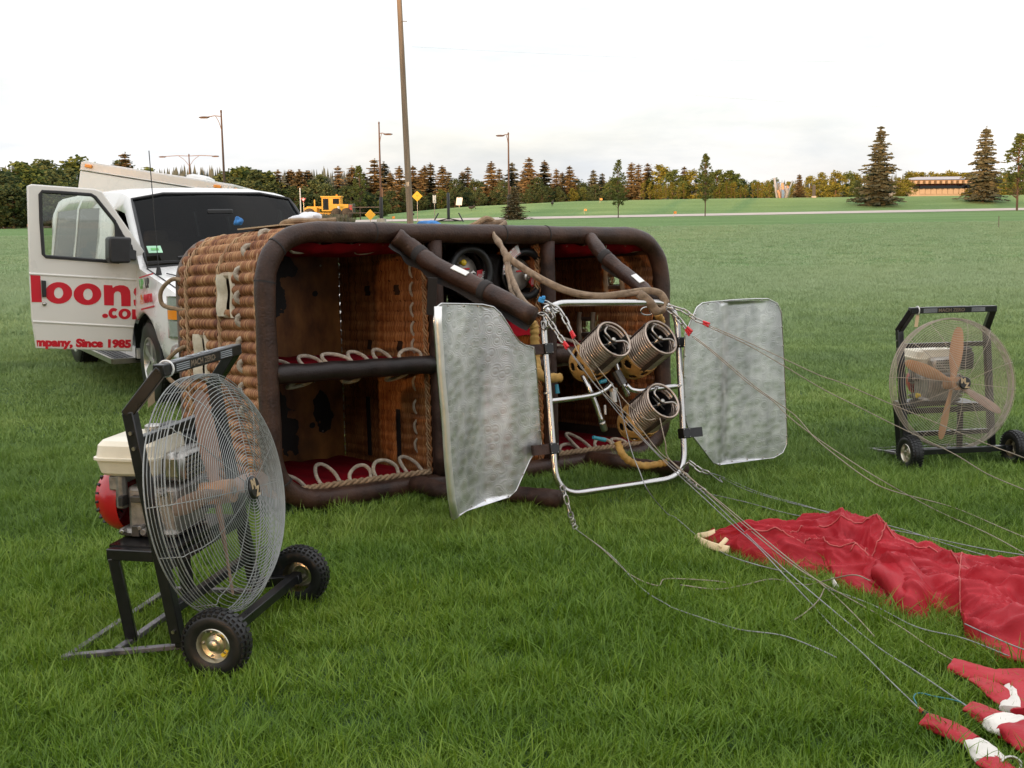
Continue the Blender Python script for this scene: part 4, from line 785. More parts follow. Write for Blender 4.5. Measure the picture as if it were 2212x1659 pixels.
# door-opening gasket, wheels, step, lamps
def wheel_van(x, y):
    c = V((x, y, .385)); Mx = MX(c, basis((0, -1 if y < 0 else 1, 0))); mb = MB()
    mb.lathe([(.22, -.11), (.33, -.12), (.375, -.105), (.388, -.08), (.388, .08), (.375, .105), (.33, .12), (.235, .11), (.225, .09)], 40, Mx)
    for k in range(44):
        a = k*6.283/44
        for s in (-1, 1): mb.box(c+V((.389*math.cos(a+s*.03), s*.052, .389*math.sin(a+s*.03))), (.016, .075, .036), Matrix.Rotation(-a, 3, 'Y'))
    ty = obj('tyre', mb, M_['rubber'], None)
    wh = thing('wheel', None, None); wh.parent = van; ty.parent = wh
    mb = MB(); mb.lathe([(.235, .1), (.24, .115), (.222, .115), (.205, .085), (.2, .02), (.07, .03), (.065, .105), (.02, .11)], 32, Mx)
    for k in range(5):
        a = k*6.283/5; d = V((math.cos(a), 0, math.sin(a))); o2 = V((0, (-1 if y < 0 else 1)*.085, 0)); mb.bar(c+o2+d*.05, c+o2*1.1+d*.215, .075, .03, up=(0, 1, 0))
    obj('rim', mb, M_['alu'] if 0 else mat('wheel_silver', (.55, .54, .52), .32, .85, .05, 5), None).parent = wh
for x, y in ((0, -.84), (0, .84), (-3.5, -.84), (-3.5, .84)): wheel_van(x, y)
mb = MB()
for c in (0.0, -3.5):
    for sd_ in (-1, 1): mb.grid(lambda u, v: (c+.49*math.cos(math.pi*u), sd_*(.97-.5*v), .36+.47*math.sin(math.pi*u)), 14, 2)
obj('wheel_well', mb, M_['black_plastic'], van)
mb = MB()
for k in range(6): mb.bar((-.58, -1.13+k*.042, .372), (-2.9, -1.13+k*.042, .372), .026, .02)
mb.bar((-.58, -1.03, .352), (-2.9, -1.03, .352), .26, .03); st = obj('running_board', mb, M_['grey_plastic'], van)
mb = MB(); mb.bar((-.57, -1.165, .355), (-2.9, -1.165, .355), .03, .05); mb.bar((-.56, -1.165, .355), (-.56, -.9, .355), .03, .05); obj('edge_trim', mb, M_['steel'], st)
mb = MB(); mb.box((-1.0, -.93, .43), (1.1, .06, .1)); obj('door_sill', mb, M_['white_paint'], van)
mb = MB(); mb.tube(rounded([(.62, -.93, .5), (.98, -.88, .5), (.98, .88, .5), (.62, .93, .5)], .18, 6), .13, 10, ry=[.055]*28, roll=(0, 0, 1)); obj('bumper', mb, M_['chrome'], van)
mb = MB(); mb.box((.87, 0, .82), (.06, 1.0, .28)); obj('grille', mb, M_['chrome'], van, bev=.02)
for s in (-1, 1):
    def lens(z0, z1, nm, m, x0=.70, x1=.885):
        mb = MB(); mb.grid(lambda u, v: (x0+(x1-x0)*math.sin(u*1.571)**.8+.006, s*(.955-.27*(u**1.6)), z0+(z1-z0)*v), 8, 2); mb.grid(lambda u, v: (x0+(x1-x0)*math.sin(u*1.571)**.8-.02, s*(.925-.27*(u**1.6)), z0+(z1-z0)*v), 8, 2); return obj(nm, mb, M_[m], van)
    lens(.95, 1.03, 'headlight', 'clear_lens'); lens(.845, .925, 'turn_signal', 'amber'); lens(.70, .83, 'headlight', 'clear_lens'); lens(.68, 1.045, 'headlight_bezel', 'chrome', .69, .875)
mb = MB(); mb.tube([(.12, -.86, 1.2), (.12, -.86, 1.28)], [.03, .015], 8); mb.tube([(.12, -.86, 1.26), (.05, -.87, 2.32)], .0045, 5); obj('antenna', mb, M_['black_plastic'], van)
mb = MB(); mb.tube([(.16, -.8, 1.215), (.5, -.6, 1.155)], .006, 5); obj('hood_seam', mb, M_['black_plastic'], van)
# fender decal UP UP & AWAY!
Mf = MX((.0, -1.004, 0), Matrix((V((1, 0, 0)), V((0, 0, 1)), V((0, -1, 0)))).transposed())
def fdec(txt, x, z, s, m): lettering('lettering', txt, s, Mf @ Matrix.Translation((x, z, 0)) @ Matrix.Rotation(R(6), 4, 'Z'), M_[m], van, .006, .004)
fdec('UP', -.02, 1.075, .115, 'green_vinyl'); fdec('UP', .19, 1.095, .115, 'grey_plastic'); fdec('&', -.01, .94, .11, 'orange_vinyl'); fdec('AWAY!', .10, .955, .095, 'red_vinyl')
mb = MB(); mb.bar((-.03, -1.0, 1.175), (.4, -.985, 1.23), .012, .006, up=(0, 1, 0)); mb.bar((-.02, -1.0, .885), (.38, -.985, .94), .014, .006, up=(0, 1, 0)); obj('decal_line', mb, M_['red_vinyl'], van)
# open front door
H0 = VM @ V((-.29, -1.0, 0)); DU = V((-.87, -.49, 0)).normalized(); DN = V((DU.y, -DU.x, 0)); DN = DN if DN.y < 0 else -DN
DM = Matrix((DU, V((0, 0, 1)), DN)).transposed().to_4x4(); DM.translation = H0
def DP(px, py): q = DM.inverted() @ PL(px, py, H0, DN); return (q.x, q.y)
def DPn(x, y): return DP(x, y)
outer = [DP(*p) for p in ((61, 404), (68, 401), (150, 407), (202, 411), (218, 416), (309, 545), (309, 640), (298, 668), (286, 705), (282, 756), (80, 749), (71, 690), (66, 600))]
hole = [DP(*p) for p in ((90, 414), (130, 416), (196, 421), (204, 426), (246, 478), (262, 508), (262, 552), (256, 566), (98, 554), (93, 549), (88, 480), (86, 420))]
Dl = VI @ DM
door = plate('door', [outer, hole], .05, Dl, M_['warm_lit_paint'], van, .012); door['label'] = 'open front door lettered in red'
mb = MB(); hp = [Dl @ V((x, y, .028)) for x, y in hole]; mb.tube(hp, .016, 6, closed=True); obj('window_seal', mb, M_['black_plastic'], door)
mb = MB(); mb.prism(hole, Dl @ Matrix.Translation((0, 0, 0)), .006); obj('window_glass', mb, M_['glass'], door, smooth=False)
qd = [DP(*p) for p in ((246, 480), (266, 508), (284, 530), (292, 562), (248, 562))]; mb = MB(); mb.prism(qd, Dl @ Matrix.Translation((0, 0, .03)), .02); obj('mirror_mount', mb, M_['black_plastic'], door)
mc = [DP(*p) for p in ((226, 510), (270, 512), (270, 520), (268, 566), (228, 567), (222, 560), (222, 516))]
mb = MB(); mb.prism(mc, Dl @ Matrix.Translation((0, 0, .20)), .20); mr_ = obj('wing_mirror', mb, M_['black_plastic'], door, bev=.03)
mb = MB(); mb.bar(Dl @ V((*DP(262, 545), .15)), Dl @ V((*DP(284, 552), .03)), .08, .09); obj('mirror_arm', mb, M_['black_plastic'], door)
dh = [DP(*p) for p in ((88, 605), (98, 606), (99, 641), (90, 641))]; mb = MB(); mb.prism(dh, Dl @ Matrix.Translation((0, 0, .035)), .03); obj('handle', mb, M_['black_plastic'], door, bev=.006)
mb = MB(); mb.ell(Dl @ V((*DP(95, 656), .028)), (.02, .02, .02)); obj('lock', mb, M_['steel'], door)
for y0, y1 in (((62, 591), (309, 605)), ((70, 694), (290, 706))):
    a, b = DP(*y0), DP(*y1); mb = MB(); mb.tube([Dl @ V((a[0], a[1], .02)), Dl @ V((b[0]+.01, b[1], .02))], .014, 8); obj('body_crease', mb, M_['warm_lit_paint'], door)
BG = lambda X, Y: DP((X/4.608)/1.1302, (680+Y/4.608)/1.1302)
def ell2(cx, cy, a, b, n=26): return [BG(cx+a*math.cos(6.2832*i/n), cy+b*math.sin(6.2832*i/n)) for i in range(n)]
DT = Dl @ Matrix.Translation((0, 0, .0268))
def letter(polys): plate('letter', polys, .003, DT, M_['red_vinyl'], door)
letter([[BG(*p) for p in ((338, -49), (447, -49), (466, 264), (352, 262))]])
letter([ell2(655, 160, 152, 122), ell2(654, 160, 52, 62)])
letter([ell2(978, 174, 156, 122), ell2(983, 176, 53, 64)])
letter([[BG(*p) for p in ((1160, 70), (1256, 74), (1262, 104), (1290, 84), (1340, 73), (1390, 76), (1432, 96), (1456, 135), (1463, 190), (1464, 310), (1358, 308), (1356, 190), (1348, 156), (1322, 141), (1292, 148), (1275, 172), (1274, 302), (1166, 297))]])
letter([[BG(*p) for p in ((1606, 92), (1570, 82), (1530, 92), (1502, 120), (1496, 158), (1512, 188), (1545, 204), (1552, 222), (1540, 234), (1505, 236), (1495, 238), (1502, 300), (1540, 318), (1575, 322), (1592, 290), (1598, 210), (1590, 180), (1576, 160), (1570, 146), (1580, 140), (1602, 146))]])
letter([ell2(1176, 417, 33, 25, 16)])
letter([[BG(1272+58*math.cos(t), 388+60*math.sin(t)) for t in [.75+i*(6.283-1.5)/18 for i in range(19)]]+[BG(1276+22*math.cos(t), 388+24*math.sin(t)) for t in [5.5-i*(6.283-1.5)/12 for i in range(13)]]])
letter([ell2(1396, 396, 70, 60), ell2(1396, 396, 27, 31)])
letter([[BG(*p) for p in ((1478, 343), (1526, 346), (1530, 360), (1556, 346), (1570, 348), (1573, 462), (1545, 460), (1540, 395), (1528, 400), (1527, 458), (1479, 455))]])
a = BG(392, 752); b = BG(1470, 772); wtx = abs(a[0]-b[0])
for nm_, bold in (('mpany, Since 1985', .006),):
    lo = lettering('lettering', nm_, .098, Matrix.Identity(4), M_['red_vinyl'], None, bold, .003); x1 = max(v.co.x for v in lo.data.vertices); x0 = min(v.co.x for v in lo.data.vertices)
    ang = math.atan2(b[1]-a[1], abs(b[0]-a[0])); bpy.data.objects.remove(lo); sx = wtx/(x1-x0)
    lettering('lettering', nm_, .098, Dl @ Matrix.Translation((a[0], a[1], .0268)) @ Matrix(((-1, 0, 0, 0), (0, 1, 0, 0), (0, 0, 1, 0), (0, 0, 0, 1))) @ Matrix.Rotation(ang, 4, 'Z'), M_['red_vinyl'], door, bold, .003, sx=sx, clip=[(V((a[0]-BG(412, 720)[0], 0, 0)), V((-1, -.15, 0)))])
# ================================================================ BALLOON BASKET lying on its side
BL_, BD, BW, RC = 3.124, 1.22, 1.562, .27
bk = thing('balloon_basket', 'large wicker balloon basket lying on its side on the grass', 'basket', BK_O, mat3=BK_R)
BKM = BK_R.to_4x4(); BKM.translation = BK_O; BKI = BKM.inverted(); BRi = BKI.to_3x3()
def BP(px, py, ax, val):                                # picture point on a basket-local plane, in basket coordinates
    d = BRi @ ray(px, py); q = BKI @ V((0, 0, HC)); return q+d*((val-q[ax])/d[ax])
def bobj(name, mb, mats, par=None, ang=35, bev=0): return obj(name, mb, mats, par or bk, ang, True, bev)
def np_mesh(name, vs, qs, mats, parent, ang=180):
    me = bpy.data.meshes.new(name); vs = np.asarray(vs, np.float32); qs = np.asarray(qs, np.int32)
    me.vertices.add(len(vs)); me.vertices.foreach_set('co', vs.ravel()); me.loops.add(qs.size); me.loops.foreach_set('vertex_index', qs.ravel()); me.polygons.add(len(qs)); me.polygons.foreach_set('loop_start', np.arange(len(qs), dtype=np.int32)*4); me.update(calc_edges=True)
    return mesh_obj(name, me, mats, parent, ang)
def perim():
    p = []; a = RC; L_, W_ = BL_, BW; st = .011
    def seg(x0, z0, x1, z1, nx, nz):
        n = max(2, int(math.hypot(x1-x0, z1-z0)/st))
        for i in range(n): t = i/n; p.append((x0+(x1-x0)*t, z0+(z1-z0)*t, nx, nz))
    def arc(cx, cz, a0, a1):
        n = int(abs(a1-a0)*a/st)
        for i in range(n): t = a0+(a1-a0)*i/n; p.append((cx+a*math.cos(t), cz+a*math.sin(t), math.cos(t), math.sin(t)))
    seg(0, a, 0, W_-a, -1, 0); arc(a, W_-a, math.pi, math.pi/2); seg(a, W_, L_-a, W_, 0, 1); arc(L_-a, W_-a, math.pi/2, 0); seg(L_, W_-a, L_, a, 1, 0); arc(L_-a, a, 0, -math.pi/2); seg(L_-a, 0, a, 0, 0, -1); arc(a, a, -math.pi/2, -math.pi)
    return np.array(p)
def weave(name, B, Nn, U, u0, u1, sw, band, amp, seed, parent, mats, holes=(), skip=(), wav=.0, st=.011, powr=.75, brk=6, lat=0.0):
    rg = np.random.default_rng(seed); nv = len(B); v = np.arange(nv)*st; vs = []; qs = []; base = 0; us = np.arange(u0+sw/2, u1, sw); U = np.array(U, float)
    for k, uc in enumerate(us):
        if any(a < uc < b for a, b in skip): continue
        u = uc+rg.uniform(-.15, .15)*sw; w_ = sw*rg.uniform(.92, 1.2); ph = v/band
        s = np.abs(np.sin(np.pi*ph))**powr; h = amp*s*rg.uniform(.93, 1.03)+rg.uniform(-.0010, .0010)
        uu = u+wav*sw*np.sin(2*np.pi*ph+k*2.4)+.0010*np.sin(v*9+k)+lat*np.sin(2*np.pi*ph+.5*np.sin(v*2.3+k*.13))
        mid = B+Nn*(h+.28*w_)[:, None]+U*uu[:, None]
        a = B+Nn*(h-.24*w_)[:, None]+U*(uu-w_*.5)[:, None]; b = B+Nn*(h-.24*w_)[:, None]+U*(uu+w_*.5)[:, None]
        vs.append(np.stack([a, mid, b], 1).reshape(-1, 3))
        ok = np.ones(nv-1, bool); nb = int(v[-1]/band)+1; cut = rg.integers(1, brk)
        while cut < nb: i = int(cut*band/st); ok[min(i, nv-2)] = False; cut += rg.integers(2, brk)
        for (ha, hb, va, vb) in holes:
            if ha < uc < hb: ok &= ~((v[:-1] > va) & (v[:-1] < vb))
        i = np.nonzero(ok)[0]*3+base
        qs.append(np.stack([i, i+3, i+4, i+1], 1)); qs.append(np.stack([i+1, i+4, i+5, i+2], 1)); base += nv*3
    o = np_mesh(name, np.concatenate(vs), np.concatenate(qs), mats, parent); o['kind'] = 'stuff'; return o
def lift(P2, off): return np.stack([P2[:, 0]+P2[:, 2]*off, np.zeros(len(P2)), P2[:, 1]+P2[:, 3]*off], 1), np.stack([P2[:, 2], np.zeros(len(P2)), P2[:, 3]], 1)
PER = perim(); PERc = np.concatenate([PER, PER[:1]])
iR = int(np.argmax((PER[:, 2] > .99))); vR0 = iR*.011    # perimeter index where the right side begins, going down
vz = lambda z: vR0+((BW-RC)-z)
holes_out = [(.365, .578, 1.106-RC, 1.314-RC), (.775, .978, .717-RC, .954-RC), (.70, .86, vz(.965), vz(.84)), (.36, .54, vz(1.30), vz(1.20))]
Bo, No = lift(PERc, .012)
mb = MB(); P3, _ = lift(PERc, -.004); ncol = 18
mb.v = [(p[0], .03+(BD-.03)*j/ncol, p[2]) for p in P3 for j in range(ncol+1)]
for i in range(len(P3)-1):
    for j in range(ncol):
        ya = .03+(BD-.03)*(j+.5)/ncol; vv = i*.011
        if any(a < ya < b and c < vv < d for a, b, c, d in holes_out[2:]): continue
        mb.f.append((i*(ncol+1)+j, (i+1)*(ncol+1)+j, (i+1)*(ncol+1)+j+1, i*(ncol+1)+j+1)); mb.m.append(0)
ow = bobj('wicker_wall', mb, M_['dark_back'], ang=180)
iF = int(2.15/.011)//6*6; Br = np.concatenate([Bo[-61:-1], Bo[:iF+1]]); Nr = np.concatenate([No[-61:-1], No[:iF+1]]); sh_ = lambda h: [(a, b, c+60*.011, d+60*.011) for a, b, c, d in h]
weave('weave', Br, Nr, (0, 1, 0), .05, BD-.02, .0062, .066, .025, 1, ow, M_['wicker'], sh_(holes_out[:2]), skip=((.545, .60), (1.035, 1.10)), powr=.6, brk=16)
weave('weave', Bo[iF:-60], No[iF:-60], (0, 1, 0), .05, BD-.02, .0108, .066, .025, 2, ow, M_['wicker'], [(a, b, c-iF*.011, d-iF*.011) for a, b, c, d in holes_out[2:]], skip=((.545, .60), (1.035, 1.10)), powr=.6, brk=16)
def twist(uc, seed, wd=.02, n=5, band=.2, i0=0, i1=None, r=.0062, Bq=None, Nq=None, par=None, hgt=.012, m='cane_twist'):
    rg = random.Random(seed); Bq = Bo if Bq is None else Bq; Nq = No if Nq is None else Nq; i1 = i1 or len(Bq); mb = MB()
    for k in range(n):
        ph = k*6.283/n; pts = [V(Bq[i])+V((0, uc+wd*math.sin(i*.011/band*6.283+ph)+rg.gauss(0, .0012), 0))+V(Nq[i])*(hgt+.012*math.cos(i*.011/band*6.283*1.0+ph)+.004*math.sin(i*.011/.066*6.283)) for i in range(i0, i1, 2)]
        mb.tube(pts, r*rg.uniform(.8, 1.15), 5)
    return bobj('twisted_cane', mb, M_[m], par or ow, 180)
twist(.572, 1, .021, 6, .26); twist(1.068, 2, .023, 6, .22); twist(1.155, 4, .03, 3, .17, hgt=.004)
twist(.075, 3, .012, 3, .31, hgt=.006)
rim = rounded([(0, 0, 0), (0, 0, BW), (BL_, 0, BW), (BL_, 0, 0)], RC*1.3, 10)
rim2 = []
for i, p in enumerate(rim):
    q = rim[(i+1) % len(rim)]; n = max(1, int((q-p).length/.12))
    rim2 += [p.lerp(q, j/n) for j in range(n)]
mb = MB(); mb.tube(rim2, [.060+.0022*math.sin(i*1.9)+.0015*math.sin(i*.7) for i in range(len(rim2))], 16, closed=True); rimo = bobj('padded_rim', mb, M_['leather'], ang=180)
for i in (6, 18, 22, 30, 38, 41): mb = MB(); p = rim2[i % len(rim2)]; q = rim2[(i+1) % len(rim2)]; d = (q-p).normalized(); mb.tube([p-d*.004, p+d*.004], .0635, 16); bobj('seam_band', mb, M_['webbing_black'], rimo)
be = [V((p[0]-p[2]*.005, BD, p[1]-p[3]*.005)) for p in PER[::5]]
mb = MB(); mb.tube(be, .042, 10, closed=True); bobj('base_edge', mb, M_['leather_back'], ang=180)
# leather-edged foot slots
def slot(u0, u1, z0, z1):
    mb = MB(); mb.grid(lambda a, b: (-.02-.032*math.sin(math.pi*b)**.6-.006*math.sin(a*9), u1+.012-.125*b+.008*math.sin(a*5), z0-.02+(z1-z0+.04)*a), 10, 6); bobj('rawhide_sleeve', mb, M_['rawhide'], ow, 60)
    mb = MB(); mb.grid(lambda a, b: (-.018-.022*math.sin(math.pi*b)**.7, u0-.004+.042*b+.010*math.sin(a*8), z0-.03+(z1-z0+.06)*a), 10, 5); bobj('rawhide_sleeve', mb, M_['rawhide'], ow, 60)
    for z in (z0-.012, z1+.012):
        mb = MB(); mb.tube([(-.006, u0+.02, z), (-.016, (u0+u1)/2, z), (-.006, u1-.02, z)], .022, 8); bobj('slot_bar', mb, M_['rawhide_dark'], ow)
slot(.365, .578, 1.106, 1.314); slot(.775, .978, .717, .954)
# rope stitches beside the rim, carrying handles at the base
for i in range(20, len(PER)-10, 12):
    if PER[i, 1] < .2 or PER[i, 0] > 2.9: continue
    mb = MB(); pts = []
    for k in range(7):
        t = k/6; j = i+int(t*7.6); n = V((PER[j, 2], 0, PER[j, 3])); pts.append(V((PER[j, 0], .262+.022*math.sin(t*3.1), PER[j, 1]))+n*(.012+.034*math.sin(t*math.pi)))
    mb.tube(pts, .016, 8); bobj('rope_stitch', mb, M_['rope'], ow)
def handle(pts, nm='rope_handle', r=.014): mb = MB(); mb.tube(catmull(pts, 6), r, 8); return bobj(nm, mb, M_['rope_tan'])
handle([(-.02, 1.13, 1.31), (-.06, 1.22, 1.32), (-.10, 1.31, 1.25), (-.09, 1.32, 1.16), (-.03, 1.22, 1.13), (-.015, 1.10, 1.12)])
handle([(-.02, 1.10, .90), (-.06, 1.2, .86), (-.10, 1.29, .78), (-.09, 1.29, .69), (-.04, 1.2, .63), (-.015, 1.06, .64)])
handle([(1.52, .3, BW+.02), (1.55, .1, BW+.07), (1.62, .08, BW+.105), (1.70, .1, BW+.07), (1.74, .3, BW+.02)], r=.018)
handle([(.32, .45, BW+.0), (.27, .25, BW+.07), (.42, .1, BW+.07), (.5, .05, BW+.075)], r=.016)
# floor boards, dividers, beams
BLOTS = []
for X, Y, rx_, rz_ in ((655, 340, 42, 38), (598, 480, 38, 85), (625, 1130, 45, 80), (665, 1225, 42, 75), (700, 1285, 26, 40), (850, 1100, 34, 75), (872, 1165, 30, 40), (802, 1190, 14, 14), (815, 478, 12, 10)):
    q = BP((400+X/2.211)/1.1302, (500+Y/2.211)/1.1302, 1, BD-.058); BLOTS.append((q.x, q.z, rx_*.00126, rz_*.00126))
BLOTS += [(2.5, 1.1, .08, .06), (2.75, .5, .1, .1)]
M_['plywood'] = plywood()
for a, b in ((.02, 1.12), (1.16, 2.03), (2.07, BL_-.03)):
    for z0, z1 in ((.02, .745), (.765, BW-.02)):
        xa, xb = max(a, .03), min(b, BL_-.03); za, zb = max(z0, .03), min(z1, BW-.03); rl, rr_ = (.25 if a < .1 else .004), (.25 if b > 3 else .004); pl = [p for p in rounded([(xa, 0, za), (xb, 0, za), (xb, 0, zb), (xa, 0, zb)], [rl if z0 < .1 else .004, rr_ if z0 < .1 else .004, rr_ if z0 > .1 else .004, rl if z0 > .1 else .004], 5)]; mb = MB(); mb.prism([(p.x, p.z) for p in pl], MX((0, BD-.045, 0), Matrix((V((1, 0, 0)), V((0, 0, 1)), V((0, -1, 0)))).transposed()), .025); bobj('floor_board', mb, M_['plywood'])
def screw_dots(): 
    mb = MB()
    for x, z in ((.2, .2), (.95, .25), (.5, .9), (.98, 1.4), (.25, 1.4), (.9, .6), (.62, .30)): mb.ell((x, BD-.06, z), (.008, .004, .008), 8, 5)
    bobj('screw', mb, M_['steel'])
screw_dots()
zc = np.arange(.0, BW-.03, .011); Bz = lambda x: np.stack([np.full(len(zc), x), np.zeros(len(zc)), zc+.02], 1); Nz = np.tile([-1., 0, 0], (len(zc), 1))
ph = [(.74, .81, 1.16, 1.23), (.37, .44, 1.16, 1.23), (.74, .80, .80, .86), (.36, .42, .80, .86)]
for xw, nm, hs in ((1.135, 1, ph), (2.045, 2, ())):
    mb = MB(); mb.box((xw+.012, .60, BW/2), (.02, 1.14, BW-.06)); dv = bobj('divider_wall', mb, M_['dark_back'])
    weave('weave', Bz(xw-.008), Nz, (0, 1, 0), .05, BD-.06, .0054, .066, .009, 10+nm, dv, M_['wicker_in'], hs, lat=.0045, powr=.7, brk=14)
    twist(.075, 20+nm, .018, 4, .12, Bq=Bz(xw-.012), Nq=Nz, par=dv, hgt=.004, r=.005)
    mb = MB(); mb.tube([(xw+.02, -.0, .05+BW*i/12*.94) for i in range(13)], [.047+.002*math.sin(i*2.2) for i in range(13)], 14); bobj('padded_post', mb, M_['leather_worn'], dv, 180)
    if nm == 1:
        for z in (.22, .34, .47, .62, .86, .97, 1.09, 1.22, 1.34): mb = MB(); mb.tube(catmull([(xw-.012, .212, z-.045), (xw-.026, .218, z-.02), (xw-.028, .218, z+.02), (xw-.012, .212, z+.045)], 4), .0085, 6); bobj('rope_stitch', mb, M_['rope'], dv)
        for i in range(24): mb = MB(); z = .1+i*.058; mb.tube([(xw-.02, BD-.075, z), (xw-.024, BD-.078, z+.036)], .0042, 5); bobj('lace', mb, M_['rope'], dv)
        for u, z0, z1 in ((.80, .10, .50), (.42, .10, .44)): mb = MB(); mb.box((xw-.024, u, (z0+z1)/2), (.006, .045, z1-z0)); bobj('black_strap', mb, M_['webbing_black'], dv)
# inner face of the right end wall, with its two foot slots open to the field
holes_in = [(.70, .86, .84-.02, .965-.02), (.36, .54, 1.20-.02, 1.30-.02)]
Bq = Bz(BL_-.035); weave('weave', Bq, Nz, (0, 1, 0), .05, BD-.06, .0054, .066, .009, 33, ow, M_['wicker_in'], holes_in, lat=.0045, powr=.7, brk=14)
for u0, u1, z0, z1 in ((.70, .86, .84, .965), (.36, .54, 1.20, 1.30)):
    for u in (u0, u1): mb = MB(); mb.tube([(BL_-.045, u, z0-.05), (BL_-.052, u+.006, (z0+z1)/2), (BL_-.045, u, z1+.05)], .02, 8); bobj('rawhide_sleeve', mb, M_['rawhide_dark'], ow)
    for z in (z0, z1): mb = MB(); mb.tube([(BL_-.03, u0, z), (BL_-.03, u1, z)], .02, 8); bobj('slot_bar', mb, M_['leather_back'], ow)
def pad(x0, x1, y0, y1, z, th, seed, bulge=.02):
    rg = random.Random(seed); mb = MB(); ph = [rg.uniform(0, 6.28) for _ in range(6)]
    f = lambda u, v: (x0+(x1-x0)*u, y0+(y1-y0)*v, z+th*(1 if th > 0 else 1)*(min(1, 9*min(u, 1-u, v, 1-v))**.5)+bulge*.4*math.sin(u*9+ph[0])*math.sin(v*5+ph[1])+.006*math.sin(u*31+v*9+ph[2]))
    mb.grid(f, 40, 16); mb.grid(lambda u, v: (x0+(x1-x0)*u, y0+(y1-y0)*v, z), 2, 2); return bobj('red_pad', mb, M_['red_pad'], ang=180)
def loops(x0, x1, n, y, z, up, seed, r=.0115, sz=.13):
    rg = random.Random(seed)
    for i in range(n):
        x = x0+(x1-x0)*(i+.5)/n+rg.uniform(-.03, .03); h = up*sz*rg.uniform(.3, .85); wv = rg.uniform(.05, .085); ty = rg.uniform(.03, .2); sk = rg.uniform(-.05, .05)
        pts = [(x-wv, y, z), (x-wv*1.05+sk*.4, y+ty*.4, z+h*.55), (x-wv*.5+sk, y+ty*.9, z+h*.97), (x+wv*.4+sk, y+ty, z+h), (x+wv*1.05+sk*.5, y+ty*.6, z+h*.6), (x+wv, y, z)]
        mb = MB(); mb.tube(catmull(pts, 5), r, 8); bobj('rope_loop', mb, M_['rope'], par)
def braid(x0, x1, y, z, m='rope_tan'):
    mb = MB(); n = 44
    for k in range(3): mb.tube([(x0+(x1-x0)*i/n, y+.012*math.sin(i*1.1+k*2.09), z+.012*math.cos(i*1.1+k*2.09)) for i in range(n+1)], .011, 6)
    bobj('braided_edge', mb, M_[m], ang=180)
for x0, x1, sd_ in ((.05, 1.10, 1), (2.10, 3.06, 2)):
    mb = MB(); mb.box(((x0+x1)/2, .60, .745), (x1-x0+.06, 1.1, .03)); bobj('shelf_wall', mb, M_['dark_back'])
    par = pad(x0, x1, .03, BD-.07, .758, .035, sd_); loops(x0, x1, 6, .06, .785, 1, 40+sd_, sz=.085); loops(x0+.05, x1, 3, .06, .70, -1, 44+sd_, sz=.07)
    par = pad(x0+.02, x1, .03, BD-.07, .035, .05, 3+sd_); loops(x0+.05, x1, 5, .05, .07, 1, 50+sd_, sz=.12); braid(x0, x1, .035, .072)
    par = pad(x0+.12, x1, .05, .8, BW-.06, -.055, 5+sd_); loops(x0+.15, x1, 4, .07, BW-.06, -1, 60+sd_, sz=.08)
    mb = MB(); n = 12; mb.tube([(x0-.02, -.0, .752)]+[(x0+(x1-x0)*i/n, -.005, .752+.003*math.sin(i*2)) for i in range(n+1)]+[(x1+.015, 0, .752)], [.03]+[.056+.002*math.sin(i*1.7) for i in range(n+1)]+[.03], 14); bobj('padded_beam', mb, M_['black_leather'] if sd_ == 1 else M_['leather'], ang=180)
mb = MB(); mb.box((1.59, .6, 1.03), (.86, 1.1, .03)); bobj('shelf_wall', mb, M_['dark_back'])
par = pad(1.18, 2.02, .02, .9, .9, .12, 9)
mb = MB(); mb.box((1.59, .55, .5), (.8, .9, .03)); bobj('shelf_wall', mb, M_['dark_back'])
mb = MB(); mb.tube([(1.16, 0, .70), (2.03, 0, .70)], .05, 12); bobj('padded_beam', mb, M_['leather'])

